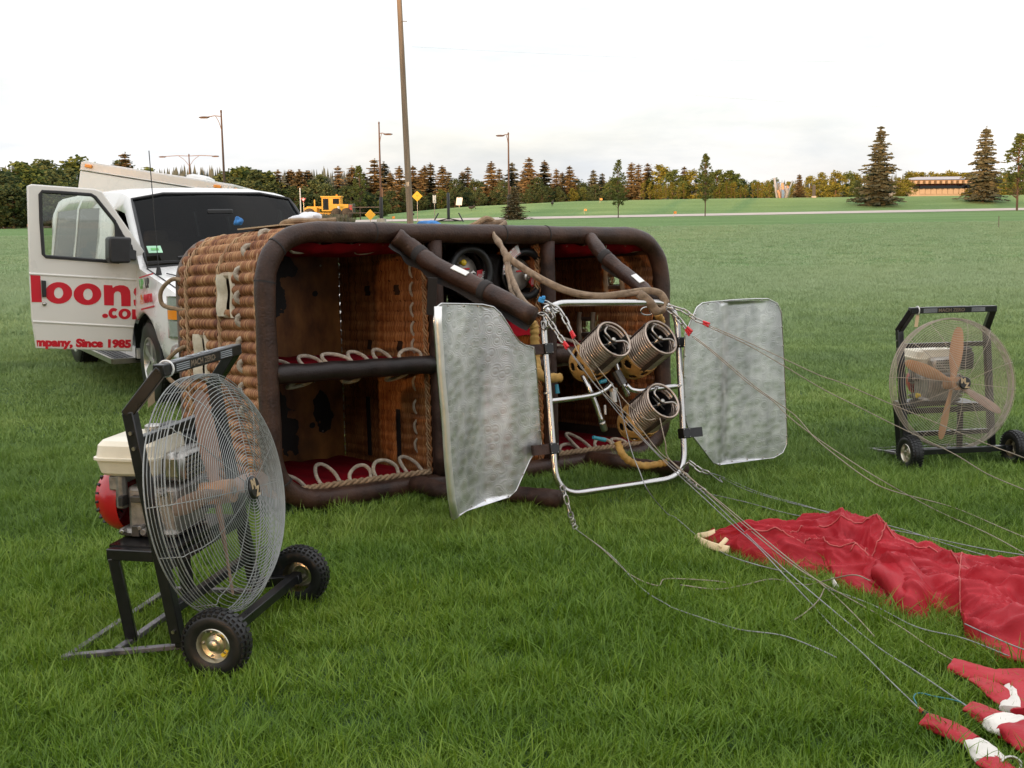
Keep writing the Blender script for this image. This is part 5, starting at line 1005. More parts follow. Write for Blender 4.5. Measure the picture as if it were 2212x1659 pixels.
# ---------------------------------------------------------------- propane cylinders in the middle bay
def cylinder(px, py, label, lab):
    c = BP(px, py, 1, .10); t = thing('gas_cylinder', label, 'gas cylinder', BKM @ c, mat3=BK_R, group='propane cylinders in the basket'); X = MX((0, 0, 0), basis((0, -1, 0), (1, 0, 0)))
    mb = MB(); mb.lathe([(.002, -.03), (.06, -.035), (.105, -.06), (.125, -.11), (.13, -.17), (.13, -.9)], 30, X); obj('tank', mb, mat('tank_steel', (.34, .30, .26), .42, .5, .25, 9), t, 60)
    mb = MB(); mb.tube([(.150*math.cos(a), -.02, .150*math.sin(a)) for a in [i*6.2832/36 for i in range(36)]], .0255, 12, closed=True); obj('collar_ring', mb, M_['rubber'], t, 180)
    mb = MB(); mb.lathe([(.145, -.05), (.137, -.07), (.140, -.3)], 32, X); obj('collar_band', mb, M_['black_leather'], t)
    mb = MB(); mb.ell((-.055, -.02, .06), (.021, .02, .021), 12, 8); mb.tube([(-.055, .02, .06), (-.055, -.01, .06)], .012, 8); obj('valve_cap', mb, M_['yellow_plastic'], t)
    mb = MB(); mb.tube([(-.06, .0, .018), (.0, -.005, .022)], .006, 6); obj('valve_handle', mb, M_['red_plastic'], t)
    mb = MB(); mb.lathe([(.03, -.02), (.03, .0), (.018, .006), (.018, .0), (.01, -.01)], 6, MX((.02, -.02, -.02), basis((0, -1, 0)))); obj('valve_nut', mb, M_['steel'], t)
    Lm = MX((.098, .012, -.035), basis((.25, -1, .0), (0, 0, -1)) if 1 else None)
    def curved(x0, x1, a0, a1, m, rr=.1):
        mb = MB(); mb.grid(lambda u, v: ((x0+(x1-x0)*v)*math.cos(a0+(a1-a0)*u), .014-.0*(v), (x0+(x1-x0)*v)*math.sin(a0+(a1-a0)*u)), 10, 2); mb.grid(lambda u, v: ((x0+(x1-x0)*v)*math.cos(a0+(a1-a0)*u), .017, (x0+(x1-x0)*v)*math.sin(a0+(a1-a0)*u)), 10, 2); return obj('warning_label', mb, M_[m], t)
    wl = curved(.075, .122, R(8), R(-46), 'red_label')
    lettering('lettering', 'WARNING', .026, MX((.116, .012, .008), Matrix((V((-.18, 0, -.98)).normalized(), V((.98, 0, -.18)).normalized(), V((0, -1, 0)))).transposed()), M_['white_vinyl'], wl, .0008, .002)
    mb = MB()
    for k in range(4): mb.bar((.108-.008*k, .0118, -.012), (.098-.008*k, .0118, -.072), .0022, .001, up=(0, 1, 0))
    obj('fine_print', mb, M_['white_vinyl'], wl)
    if lab:
        mb = MB(); mb.grid(lambda u, v: (.1765*math.cos(R(105+72*u)), -.0+.0*v, .1765*math.sin(R(105+72*u))) if 0 else ((.145+.062*v)*math.cos(R(112+68*u)), -.045+.0*v, (.145+.062*v)*math.sin(R(112+68*u))), 12, 2); wl2 = obj('paper_label', mb, M_['white_vinyl'], t)
        lettering('lettering', 'PROPANE', .024, MX((-.148, -.049, .026), Matrix((V((-1, 0, -.02)).normalized(), V((.02, 0, -1)).normalized(), V((0, -1, 0)))).transposed()) @ Matrix.Rotation(0, 4, 'Z'), M_['grey_plastic'], wl2, .0008, .001, sx=.55)
        mb = MB()
        for i in range(9):
            a = R(114+i*8); mb.box((.150*math.cos(a), -.047, .150*math.sin(a)), (.006, .002, .006)); mb.box((.203*math.cos(a), -.047, .203*math.sin(a)), (.006, .002, .006))
        for k in range(4): mb.tube([((.163+.009*k)*math.cos(R(a)), -.0465, (.163+.009*k)*math.sin(R(a))) for a in range(120, 165, 8)], .0012, 4)
        obj('fine_print', mb, M_['red_label'], wl2)
    return t
cylinder(1013, 588, 'propane cylinder with black collar ring, left one behind the padded upright', False)
cylinder(1131, 592, 'propane cylinder with white curved label, right one under the webbing strap', True)
mb = MB(); c = BP(1078, 600, 1, .12); mb.box(c+V((0, .16, -.05)), (.16, .2, .42)); o = obj('black_pouch', mb, M_['black_leather'], None, bev=.03); o.matrix_world = BKM; tag(o, 'black padded pouch wedged between the two propane cylinders', 'pouch')
# ---------------------------------------------------------------- things lying on the top side of the basket
def blob_cloth(name, c, r, seed, m, label, cat, amp=.35):
    rg = random.Random(seed); ph = [rg.uniform(0, 6.28) for _ in range(9)]; mb = MB(); nu, nv = 28, 14; 
    def P(u, v):
        a = u*6.2832; b = v*math.pi; k = 1+amp*(math.sin(3*a+ph[0])*.4+math.sin(5*a+ph[1]+2*b)*.3+math.sin(4*b+ph[2]+a)*.4)*math.sin(b)
        return (r[0]*k*math.sin(b)*math.cos(a), r[1]*k*math.sin(b)*math.sin(a), max(-.02, r[2]*k*math.cos(b)))
    mb.grid(P, nu, nv); o = obj(name, mb, M_[m], None, 70); o.location = BKM @ c; return tag(o, label, cat)
TOPZ = BW+.055
q = BP(516, 478, 2, TOPZ); blob_cloth('blue_toy', BP(514, 479, 1, .35), (.022, .022, .03), 3, 'blue_cloth', 'small blue cloth bundle standing on the left top end of the basket', 'cloth bundle', .5)
blob_cloth('white_cloth', BP(668, 476, 1, .5), (.095, .14, .05), 5, 'white_cloth', 'crumpled white cloth lying on the top side of the basket', 'cloth', .5)
blob_cloth('blue_bag', BP(925, 488, 1, .4), (.08, .1, .035), 8, 'blue_cloth', 'small blue and white bag on the top side near the wooden pole', 'bag', .4)
mb = MB(); mb.box(BP(600, 489, 1, .45), (.26, .5, .008), Matrix.Rotation(R(6), 3, 'Z') @ Matrix.Rotation(R(-3), 3, 'Y')); o = obj('cardboard', mb, M_['card'], None); o.matrix_world = BKM; tag(o, 'flat cardboard sheet lying on the top left of the basket', 'cardboard')
# ================================================================ PADDED UPRIGHTS
FBL, FBR, FTL, FTR = G(1203, 1072, .13), G(1481, 1030, .13), AT(1170, 655, 6.68), AT(1461, 653, 7.16)
FC = (FBL+FBR+FTL+FTR)/4; FX = ((FBR-FBL)+(FTR-FTL)).normalized(); FUP = ((FTL-FBL)+(FTR-FBR)); FN = FX.cross(FUP).normalized(); FUP = FN.cross(FX)
if FN.y > 0: FN = -FN
AXD = -(BK_R.col[1])                                     # out of the basket mouth, toward the burner
def FP(px, py, off=0.0): return PL(px, py, FC+FN*off, FN)
def upright(label, pts, r, seed, straps=(), sticker=None, m='leather', flap=True):
    rg = random.Random(seed); o0 = V(pts[0]); t = thing('padded_upright', label, 'padded pole', o0, group='padded burner uprights'); P = [V(p)-o0 for p in catmull(pts, 7)]; n = len(P)
    mb = MB(); rs = [r*(1+.05*math.sin(i*1.1+seed)+.03*math.sin(i*2.7)) for i in range(n)]; rs[0] *= .93; mb.tube(P, rs, 16); obj('sleeve', mb, M_[m], t, 180)
    if flap:
        mb = MB(); dn = V((.35, -.45, -.8)).normalized()
        for i, p in enumerate(P): tt = (P[min(i+1, n-1)]-P[max(i-1, 0)]).normalized(); d = (dn-tt*dn.dot(tt)).normalized(); q = tt.cross(d); mb.v += [tuple(p+d*r*.55+q*r*.88), tuple(p+d*(r*1.62+.006*math.sin(i))+q*r*.52), tuple(p+d*(r*1.62+.006*math.sin(i))+q*r*.44), tuple(p+d*r*.55+q*r*.78)]
        mb.f = [(i*4+a, (i+1)*4+a, (i+1)*4+(a+1) % 4, i*4+(a+1) % 4) for i in range(n-1) for a in range(4)]+[(0, 1, 2, 3), ((n-1)*4+3, (n-1)*4+2, (n-1)*4+1, (n-1)*4)]; mb.m = [0]*len(mb.f); obj('sleeve_flap', mb, M_['webbing_black'], t, 60)
    def at(u): f = u*(n-1); i = min(n-2, int(f)); return P[i].lerp(P[i+1], f-i), (P[i+1]-P[i]).normalized()
    for u, wd, k in straps:
        p, d = at(u); mb = MB(); mb.tube([p-d*wd/2, p-d*wd*.4, p+d*wd*.4, p+d*wd/2], [r*1.03, r*k, r*k, r*1.03], 16); obj('strap', mb, M_['webbing_black'] if k < 1.12 else M_[m], t, 60)
    if sticker:
        p, d = at(sticker); up = V((-.1, -.55, .83)); up = (up-d*up.dot(d)).normalized(); mb = MB(); mb.box(p+up*r*1.09, (.115, .036, .006), Matrix((d, up.cross(d), up)).transposed()); obj('white_tag', mb, M_['white_vinyl'], t)
    return t
bw = lambda x, y, z: BKM @ V((x, y, z))
SL1 = AT(1150, 683, 6.55)
s1 = upright('long dark leather padded pole slanting from the top rim to the left heat shield', [bw(.84, -.055, 1.54), AT(895, 540, 7.02), AT(940, 573, 6.92), AT(1052, 629, 6.72), SL1], .054, 1, ((.335, .05, 1.06), (.74, .05, 1.1)), .63)
bpy.data.objects[s1.name].children[0].data.polygons.foreach_set('use_smooth', [True]*len(s1.children[0].data.polygons))
mb = MB(); p = AT(936, 560, 6.86); a = AT(935, 600, 6.84); b = AT(931, 680, 6.9); mb.bar(a-V(s1.location), b-V(s1.location), .055, .012, up=(0, -1, 0)); obj('hanging_strap', mb, M_['webbing_black'], s1)
upright('shorter dark leather padded pole from the right part of the top rim', [bw(2.395, -.055, 1.54), AT(1300, 548, 7.78), AT(1340, 583, 7.66), AT(1384, 620, 7.42), AT(1412, 648, 7.28)], .046, 3, ((.30, .05, 1.1), (.9, .03, 1.05)), .72)
upright('leather padded pole lying on the grass under the left heat shield', [bw(.92, -.05, .03), bw(1.0, -.4, .0), G(1090, 1066, .07), G(1210, 1078, .085)], .052, 5, (), None, 'leather_worn', False)
upright('dark leather padded pole lying on the grass behind the burner frame', [bw(2.36, -.05, .03), bw(2.36, -.3, .03), G(1420, 1012, .06), AT(1474, 1012, 7.08)], .05, 7, (), None, 'leather', False)

# ================================================================ BURNER FRAME with heat shields and burners
bf = thing('burner_frame', 'polished tube burner frame with three coil burners and two heat shields', 'burner frame', (FC.x, FC.y, 0)); BF0 = V(bf.location)
def fobj(name, mb, m, par=None, ang=35, bev=0): return obj(name, MBs(mb, BF0), m if not isinstance(m, str) else M_[m], par or bf, ang, True, bev)
def MBs(mb, o): mb.v = [(x-o.x, y-o.y, z-o.z) for x, y, z in mb.v]; return mb
mb = MB(); mb.tube(rounded([FBL, FTL, FTR, FBR], .17, 10), .0195, 14, closed=True); fobj('frame_tube', mb, 'chrome', ang=180)
for a, b in ((FP(1180, 752), FP(1186, 855)),): pass
for px, py in ((1182, 849), (1466, 833)): mb = MB(); p = FP(px, py); mb.tube([p-FUP*.005/FUP.length, p+FUP*.004/FUP.length], .0225, 14); fobj('weld_ring', mb, 'steel')
f5 = lambda X, Y, off=0.0: FP(*FR(Z5, X, Y), off)
def ftube(pts, r, m='chrome', nm='cross_tube', n=10): mb = MB(); mb.tube(catmull(pts, 5), r, n); return fobj(nm, mb, m, ang=180)
ftube([f5(335, 1032), f5(560, 1003), f5(740, 972), f5(840, 925, -.02), f5(895, 872, -.03)], .0155)
ftube([f5(1030, 885, -.03), f5(1075, 925, -.02), f5(1150, 937), f5(1300, 918), f5(1505, 893)], .0155)
ftube([f5(640, 800, -.14), f5(690, 905, -.10), f5(760, 1080, -.10), f5(808, 1215, -.10)], .0165); ftube([f5(808, 1215, -.10), f5(835, 1290, -.12)], .021, 'steel')
ftube([f5(930, 680, -.12), f5(985, 850, -.09), f5(1045, 985, -.09)], .0165)
mb = MB(); mb.tube([f5(935, 760, -.10), f5(1000, 880, -.08)], .03, 10); fobj('pivot_block', mb, 'dark_steel'); mb = MB(); mb.tube([f5(905, 920, -.05), f5(915, 1040, -.05)], .022, 10); mb.tube([f5(905, 915, -.05), f5(908, 945, -.05)], .03, 8); fobj('valve_body', mb, 'steel')
mb = MB(); mb.tube([f5(838, 1065, -.06), f5(842, 1150, -.06)], .008, 6); fobj('valve_stem', mb, 'steel')
for X, Y, dX, dY in ((402, 880, 8, 80), (730, 1355, 110, 25), (790, 860, 55, -15)): mb = MB(); mb.tube([f5(X, Y, -.08), f5(X+dX, Y+dY, -.08)], [.011, .013], 8); fobj('blue_lever', mb, mat('teal_lever', (.02, .20, .27), .4))
# clamps holding the shields
for px, py, s in ((1181, 754, -1), (1193, 969, -1), (1467, 740, 1), (1478, 936, 1)):
    p = FP(px, py, .004); mb = MB(); Mx = Matrix((FX, FN, FUP.normalized())).transposed(); mb.box(p+FX*.002, (.058, .06, .062), Mx); c = fobj('clamp', mb, 'black_paint', bev=.004)
    mb = MB(); mb.box(p+FX*s*.075, (.11, .03, .058), Mx); fobj('clamp_arm', mb, 'leather_worn' if s < 0 else 'black_paint', c)
    for i in (-1, 1):
        for j in (-1, 1): mb = MB(); mb.ell(p+FX*i*.021+FUP.normalized()*j*.023+FN*.031, (.0035, .0035, .0035), 8, 5); fobj('screw', mb, 'steel', c)
# heat shields
def shield(label, hinge, outdir, outline, hollow, edge, bend, tl):
    """outline is traced on the shield's own upright plane through the hinge; the sheet is bent about upright lines"""
    zl = (FUP.normalized()+V((0, 0, 3))).normalized() if 0 else V((0, 0, 1)); n = outdir.cross(zl).normalized(); n = n if n.y < 0 else -n
    def loc(px, py): q = PL(px, py, hinge, n)-hinge; return (q.dot(outdir), q.dot(zl))
    pts = [loc(*p) for p in outline]; zs = [p[1] for p in pts]; z0, z1 = min(zs), max(zs)
    def row(z):
        x = []
        for i in range(len(pts)):
            (xa, za), (xb, zb) = pts[i], pts[(i+1) % len(pts)]
            if (za-z)*(zb-z) <= 0 and abs(za-zb) > 1e-9: x.append(xa+(xb-xa)*(z-za)/(zb-za))
        return (min(x), max(x)) if len(x) > 1 else (x[0], x[0]) if x else (0, 0)
    W = max(p[0] for p in pts)
    def surf(x, z, off=0.0): return hinge+outdir*x+zl*z+n*(bend(x/W, (z-z0)/(z1-z0))+off)
    nz, nx = 60, 40; mb = MB()
    for off in (.0015, -.0015):
        b = len(mb.v)
        for i in range(nz+1):
            z = z0+(z1-z0)*(.001+.998*i/nz); a, c = row(z)
            for j in range(nx+1): mb.v.append(tuple(surf(a+(c-a)*j/nx, z, off)))
        mb.f += [(b+i*(nx+1)+j, b+(i+1)*(nx+1)+j, b+(i+1)*(nx+1)+j+1, b+i*(nx+1)+j+1) for i in range(nz) for j in range(nx)]
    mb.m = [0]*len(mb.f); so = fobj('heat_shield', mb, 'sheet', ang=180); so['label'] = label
    # wired edge and rivets
    mb = MB(); ring = []
    for i in range(len(pts)):
        (xa, za), (xb, zb) = pts[i], pts[(i+1) % len(pts)]; k = max(1, int(math.hypot(xb-xa, zb-za)/.04)); ring += [surf(xa+(xb-xa)*j/k, za+(zb-za)*j/k) for j in range(k)]
    mb.tube(ring, .0045, 8, closed=True); fobj('rolled_edge', mb, 'chrome', so, 180)
    ct = V((sum(p.x for p in ring), sum(p.y for p in ring), sum(p.z for p in ring)))/len(ring)
    for i in range(0, len(ring), 3): p = ring[i].lerp(ct, .018 if 1 else 0); mb = MB(); mb.ell(p+n*.004, (.005, .005, .005), 8, 5); fobj('rivet', mb, 'steel', so)
    if edge: mb = MB(); mb.tube([surf(*loc(*p), .014) for p in edge], .0205, 12); fobj('edge_tube', mb, 'bright_tube', so, 180)
    return so
M_['bright_tube'] = mat('brushed_tube', (.92, .90, .87), .46, 1, .05, 9, .05, 60)
HL = FP(1172, 860); HR = FP(1476, 840)
OL = V((-.60, -.66, 0)).normalized(); ORt = V((.83, .56, 0)).normalized()
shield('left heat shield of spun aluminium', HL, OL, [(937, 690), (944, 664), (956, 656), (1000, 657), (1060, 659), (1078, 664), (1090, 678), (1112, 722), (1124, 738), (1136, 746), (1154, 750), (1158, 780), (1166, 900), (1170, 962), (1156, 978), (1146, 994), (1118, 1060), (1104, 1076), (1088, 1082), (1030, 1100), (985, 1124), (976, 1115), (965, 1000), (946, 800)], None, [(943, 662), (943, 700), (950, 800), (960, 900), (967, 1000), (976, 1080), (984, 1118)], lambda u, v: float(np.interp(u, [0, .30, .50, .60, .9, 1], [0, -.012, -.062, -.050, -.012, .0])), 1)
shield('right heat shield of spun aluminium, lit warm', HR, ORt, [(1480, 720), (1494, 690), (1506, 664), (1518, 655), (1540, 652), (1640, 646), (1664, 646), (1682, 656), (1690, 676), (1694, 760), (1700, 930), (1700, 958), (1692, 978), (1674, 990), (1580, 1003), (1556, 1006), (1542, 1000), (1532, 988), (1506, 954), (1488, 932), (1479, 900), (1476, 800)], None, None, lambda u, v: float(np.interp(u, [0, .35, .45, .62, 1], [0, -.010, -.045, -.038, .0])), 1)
# burners
BD_ = (AXD*math.cos(R(33))*1.0+V((0, 0, 1))*math.sin(R(33))).normalized()
def leopard():
    m = mat('burner_cover_cloth', (.36, .19, .05), .75, 0, .25, 14, .5, 60, col2=(.52, .31, .10)); t = m.node_tree; lk = t.links.new; b = bsdf(m); src = b.inputs['Base Color'].links[0].from_socket
    return m
M_['cover'] = leopard()
def burner(label, px, py, off):
    c = FP(px, py, off); q = basis(BD_, (0, 0, 1)); Mx = MX(c-BF0, q); X = lambda x, y, z: Mx @ V((x, y, z)); T_ = lambda pts: [X(*p) for p in pts]
    e = thing('burner', None, None); e.parent = bf; e['label'] = label
    def part(nm, mb, m, ang=180): return obj(nm, mb, M_[m] if isinstance(m, str) else m, e, ang)
    mb = MB(); tn = 10.2; rr = .114; N_ = 300; mb.tube(T_([(rr*math.cos(a)*(1-.02*(i/N_)), rr*math.sin(a)*(1-.02*(i/N_)), -.012-.20*i/N_) for i, a in enumerate([6.2832*tn*i/N_ for i in range(N_+1)])]), .0085, 7); part('coil', mb, M_['coil'])
    mb = MB(); mb.tube(T_([(.114*math.cos(a), .114*math.sin(a), 0) for a in [6.2832*i/40 for i in range(40)]]), .0085, 7, closed=True); part('coil_ring', mb, M_['coil'])
    mb = MB(); sp = [(.098, -.03, -.02), (.085, .01, .0), (.055, .045, .004), (.02, .03, .0), (.0, .0, -.02), (-.01, -.03, -.012), (-.02, -.075, 0), (-.05, -.092, .0), (-.075, -.078, -.01)]; mb.tube(catmull(T_(sp), 5), .0075, 7); part('pilot_tube', mb, M_['coil_bright'])
    mb = MB(); mb.lathe([(.001, .004), (.013, .004), (.015, -.004), (.013, -.02)], 12, Mx); mb.tube(T_([(0, 0, -.02), (0, 0, -.16)]), .012, 8); part('jet_cap', mb, 'steel')
    mb = MB(); mb.lathe([(.085, -.03), (.09, -.05), (.092, -.2)], 26, Mx); part('inner_can', mb, 'black_plastic')
    for a in (R(35), R(155), R(275)):
        mb = MB(); d = V((math.cos(a), math.sin(a), 0)); mb.bar(X(*(d*.124+V((0, 0, .0)))), X(*(d*.120+V((0, 0, -.23)))), .030, .006, up=q @ d.cross(V((0, 0, 1))) if 0 else q @ d); part('coil_strap', mb, mat('rusty_strap', (.07, .05, .04), .6, .5, .3, 20), 35)
        mb = MB(); mb.bar(X(*(d*.104+V((0, 0, .004)))), X(*(d*.101+V((0, 0, -.2)))), .022, .004, up=q @ d); part('inner_strap', mb, 'dark_steel', 35)
    mb = MB(); mb.tube(T_([(.06, .02, -.05), (-.04, -.03, -.05)]), .006, 6); mb.tube(T_([(.0, .07, -.06), (.0, -.07, -.06)]), .006, 6); part('jet_ring', mb, 'dark_steel')
    # perforated cloth cover over the rear, cells cut out, black can beneath
    prof = [(.121, -.195), (.123, -.24), (.118, -.29), (.104, -.335), (.080, -.372), (.046, -.398), (.012, -.405)]
    mb = MB(); mb.lathe([(r*.90, z+.008) for r, z in prof], 24, Mx); mb.lathe([(.095, -.19), (.108, -.21)], 24, Mx); part('burner_can', mb, 'black_paint')
    pz = [p[1] for p in prof]; pr = [p[0] for p in prof]
    nu, nv = 96, 34
    def cp(u, v): z = -.195-.21*v; r = float(np.interp(-z, [-k for k in pz], pr))+.002; a = u*6.2832; return X(r*math.cos(a), r*math.sin(a), z)
    holes = [(.02+k/7+.03*(k % 2), .20, .036, .13) for k in range(7)]+[(.09+k/6, .52, .037, .13) for k in range(6)]+[(.03+k/4, .80, .045, .09) for k in range(4)]
    def skip(i, j):
        u, v = (i+.5)/nu, (j+.5)/nv
        return any((min(abs(u-a), 1-abs(u-a))/ra)**2+((v-b)/rb)**2 < 1 for a, b, ra, rb in holes)
    mb = MB(); mb.grid(cp, nu, nv, skip=skip); co = part('burner_cover', mb, 'cover'); sm_ = co.modifiers.new('cloth', 'SOLIDIFY'); sm_.thickness = .006; sm_.offset = 1
    return e, X
M_['coil'] = mat('burner_coil', (.30, .235, .19), .32, .9, .3, 18, .1, 80, col2=(.50, .41, .34)); M_['coil_bright'] = mat('pilot_coil', (.34, .31, .28), .3, .95, .15, 18)
e1, X1 = burner('upper left coil burner', 1326, 733, .06); e2, X2 = burner('upper right coil burner', 1427, 729, .03); e3, X3 = burner('lower coil burner', 1432, 866, .06)
# fuel hoses in yellow sleeves
def hose(pts, r=.023, sd=1):
    rg = random.Random(sd); P = catmull(pts, 8); mb = MB(); mb.tube(P, [r*(1+.10*math.sin(i*1.7+sd)+.07*rg.uniform(-1, 1)) for i in range(len(P))], 10); return fobj('hose_sleeve', mb, M_['hose'], ang=180)
M_['hose'] = mat('yellow_hose_sleeve', (.34, .19, .045), .75, 0, .25, 18, .6, 70, col2=(.50, .30, .08))
hose([f5(165, 300, -.2), f5(200, 370, -.2), f5(205, 480, -.2), f5(215, 640, -.2), f5(235, 760, -.16), f5(290, 815, -.1), f5(430, 820, -.12)], .027)
hose([f5(950, 1400, -.12), f5(990, 1500, -.1), f5(1060, 1570, -.12), f5(1180, 1610, -.15), f5(1320, 1595, -.15), f5(1400, 1580, -.12)], .022, 2)
hose([f5(1310, 250, -.15), f5(1340, 300, -.18), f5(1345, 360, -.2)], .024, 3)

# ================================================================ CHAINS at the frame corners
def chain(label, pts, ln=.06, tips=0, r=.0052):
    P = catmull(pts, 8); L = [0]
    for a, b in zip(P, P[1:]): L.append(L[-1]+(b-a).length)
    n = max(2, round(L[-1]/(ln*.80))); t = thing('chain', label, 'chain', P[0], group='steel chains on the burner frame')
    def at(s): i = max(0, min(len(P)-2, int(np.searchsorted(L, s))-1)); f = (s-L[i])/max(1e-6, L[i+1]-L[i]); return P[i].lerp(P[i+1], f), (P[i+1]-P[i]).normalized()
    me = None
    for k in range(n):
        p, d = at(L[-1]*(k+.5)/n); q = basis(d, V((.3, -.8, .5)) if k % 2 else V((.8, .5, .4)))
        if me is None:
            mb = MB(); h = ln/2-.014; w_ = .0125; pp = [V((w_*math.cos(a), 0, h+w_*math.sin(a))) for a in [math.pi*i/8 for i in range(9)]]+[V((w_*math.cos(a), 0, -h+w_*math.sin(a))) for a in [math.pi+math.pi*i/8 for i in range(9)]]
            mb.tube(pp, r, 7, closed=True); o = obj('link', mb, M_['steel'], t, 180); me = o.data
        else: o = bpy.data.objects.new('link', me); C.objects.link(o); o.parent = t
        o.matrix_local = MX(p-P[0], q)
    d = (P[-1]-P[-2]).normalized()
    for k in range(tips): sd_ = basis(d).col[0]*(.011*(k-(tips-1)/2)); mb = MB(); mb.tube([P[-1]-P[0]+sd_, P[-1]-P[0]+sd_*1.6+d*.045], .0075, 8); obj('red_ferrule', mb, M_['red_plastic'], t)
    return P[-1]
A5 = lambda X, Y, D: AT(*FR(Z5, X, Y), D)
c1 = chain('steel chain with red ferrule tips hanging from the upper left frame corner', [A5(270, 130, 6.62), A5(330, 155, 6.58), A5(430, 220, 6.52), A5(480, 300, 6.48), A5(530, 400, 6.44)], tips=2)
c2 = chain('lower steel chain with red tips at the upper left frame corner', [A5(240, 240, 6.56), A5(300, 260, 6.52), A5(350, 330, 6.5), A5(410, 420, 6.46), A5(465, 500, 6.42)], tips=2)
c3 = chain('short link loop wrapped around the upper left frame corner', [A5(310, 180, 6.6), A5(370, 250, 6.56), A5(360, 330, 6.58), A5(300, 370, 6.6), A5(275, 320, 6.62)], .055)
c4 = chain('steel chain reaching right from the upper right frame corner to red tips', [A5(1390, 170, 7.1), A5(1480, 195, 7.08), A5(1560, 225, 7.06), A5(1650, 290, 7.04), A5(1715, 320, 7.02)], tips=2)
c5 = chain('lower steel chain with a pair of red tips at the upper right frame corner', [A5(1400, 200, 7.1), A5(1450, 240, 7.07), A5(1500, 290, 7.05), A5(1570, 375, 7.0)], tips=3)
c6 = chain('steel chain hanging to the grass from the lower left frame corner', [FP(1214, 1050, .03), AT(1222, 1075, 6.35), G(1232, 1110, .06), G(1243, 1142, .04)])
c7 = chain('steel chain running right from the lower right frame corner', [FP(1474, 1010, .03), AT(1490, 1000, 6.85), AT(1512, 1015, 6.8), AT(1532, 1022, 6.75)])
c8 = chain('second steel chain at the lower right frame corner near the grass', [FP(1478, 1024, .03), AT(1500, 1046, 6.72), AT(1524, 1062, 6.62)])
for px, py, D, lb in ((1191, 668, 6.58, 'large bright carabiner at the end of the long padded pole'), (1398, 672, 7.2, 'small steel carabiner under the end of the tan strap')):
    mb = MB(); p = AT(px, py, D); mb.tube([p+FX*(.05*math.cos(a))+V((0, -.2, 1)).normalized()*(.026*math.sin(a)) for a in [i*6.2832/24 for i in range(24)]], .0075 if px < 1300 else .005, 8, closed=True); mb.tube([p+FX*.045, p+FX*.02+V((0, 0, .0))], .011, 8); tag(obj('carabiner', mb, M_['chrome'], None, 180), lb, 'carabiner', 'carabiners on the burner frame')
mb = MB(); p = A5(265, 120, 6.6); mb.box(p, (.035, .02, .03), Matrix.Rotation(.4, 3, 'Y')); mb.box(p+V((.012, -.006, .014)), (.02, .02, .02)); tag(obj('blue_tie', mb, mat('blue_tape', (.03, .25, .55), .5), None, bev=.004), 'small blue tape tag on the chain by the frame corner', 'tape')
# ================================================================ TAN WEBBING STRAP
t = thing('webbing_strap', 'tan webbing strap hung over the rim and tied to the burner frame', 'strap', AT(1088, 560, 7.2)); WO = V(t.location)
def ribbon(nm, pts, wd, th=.012, sd=0, m='webbing', tw=0.0):
    P = catmull(pts, 8); n = len(P); mb = MB(); mb.tube([p-WO for p in P], [wd/2]*n, 12, ry=[th*(1+.3*math.sin(i*.9+sd)) for i in range(n)], roll=(.45, -.35, .9)); return obj(nm, mb, M_[m], t, 180)
rt = bw(1.72, .02, BW+.07)
ribbon('strap_loop', [bw(1.60, .12, BW+.07), rt, AT(1066, 504, 7.48), AT(1082, 530, 7.32), AT(1094, 556, 7.22)], .05, .017, 1)
ribbon('strap_tail', [AT(1094, 556, 7.22), AT(1102, 590, 7.12), AT(1118, 630, 6.9), AT(1134, 655, 6.72), AT(1156, 672, 6.6)], .042, .013, 2)
ribbon('strap_tail', [AT(1092, 552, 7.22), AT(1098, 600, 7.1), AT(1110, 640, 6.92), AT(1130, 662, 6.72)], .03, .012, 3)
ribbon('strap_end', [AT(1096, 556, 7.22), AT(1125, 576, 7.16), AT(1175, 606, 7.05), AT(1230, 630, 6.98), AT(1290, 640, 7.0), AT(1350, 634, 7.05), AT(1395, 628, 7.08), AT(1425, 634, 7.1), AT(1440, 655, 7.1)], .046, .013, 4)
ribbon('strap_end', [AT(1110, 562, 7.2), AT(1150, 590, 7.1), AT(1200, 622, 7.02), AT(1260, 636, 6.98), AT(1330, 638, 7.04), AT(1385, 632, 7.06)], .03, .014, 5)
ribbon('strap_wrap', [AT(1380, 634, 7.04), AT(1400, 650, 7.04), AT(1418, 672, 7.06), AT(1432, 668, 7.1), AT(1436, 650, 7.12)], .06, .018, 6, 'webbing')
mb = MB(); mb.ell(AT(1097, 560, 7.2)-WO, (.03, .03, .045), 12, 8); obj('knot', mb, M_['webbing'], t)
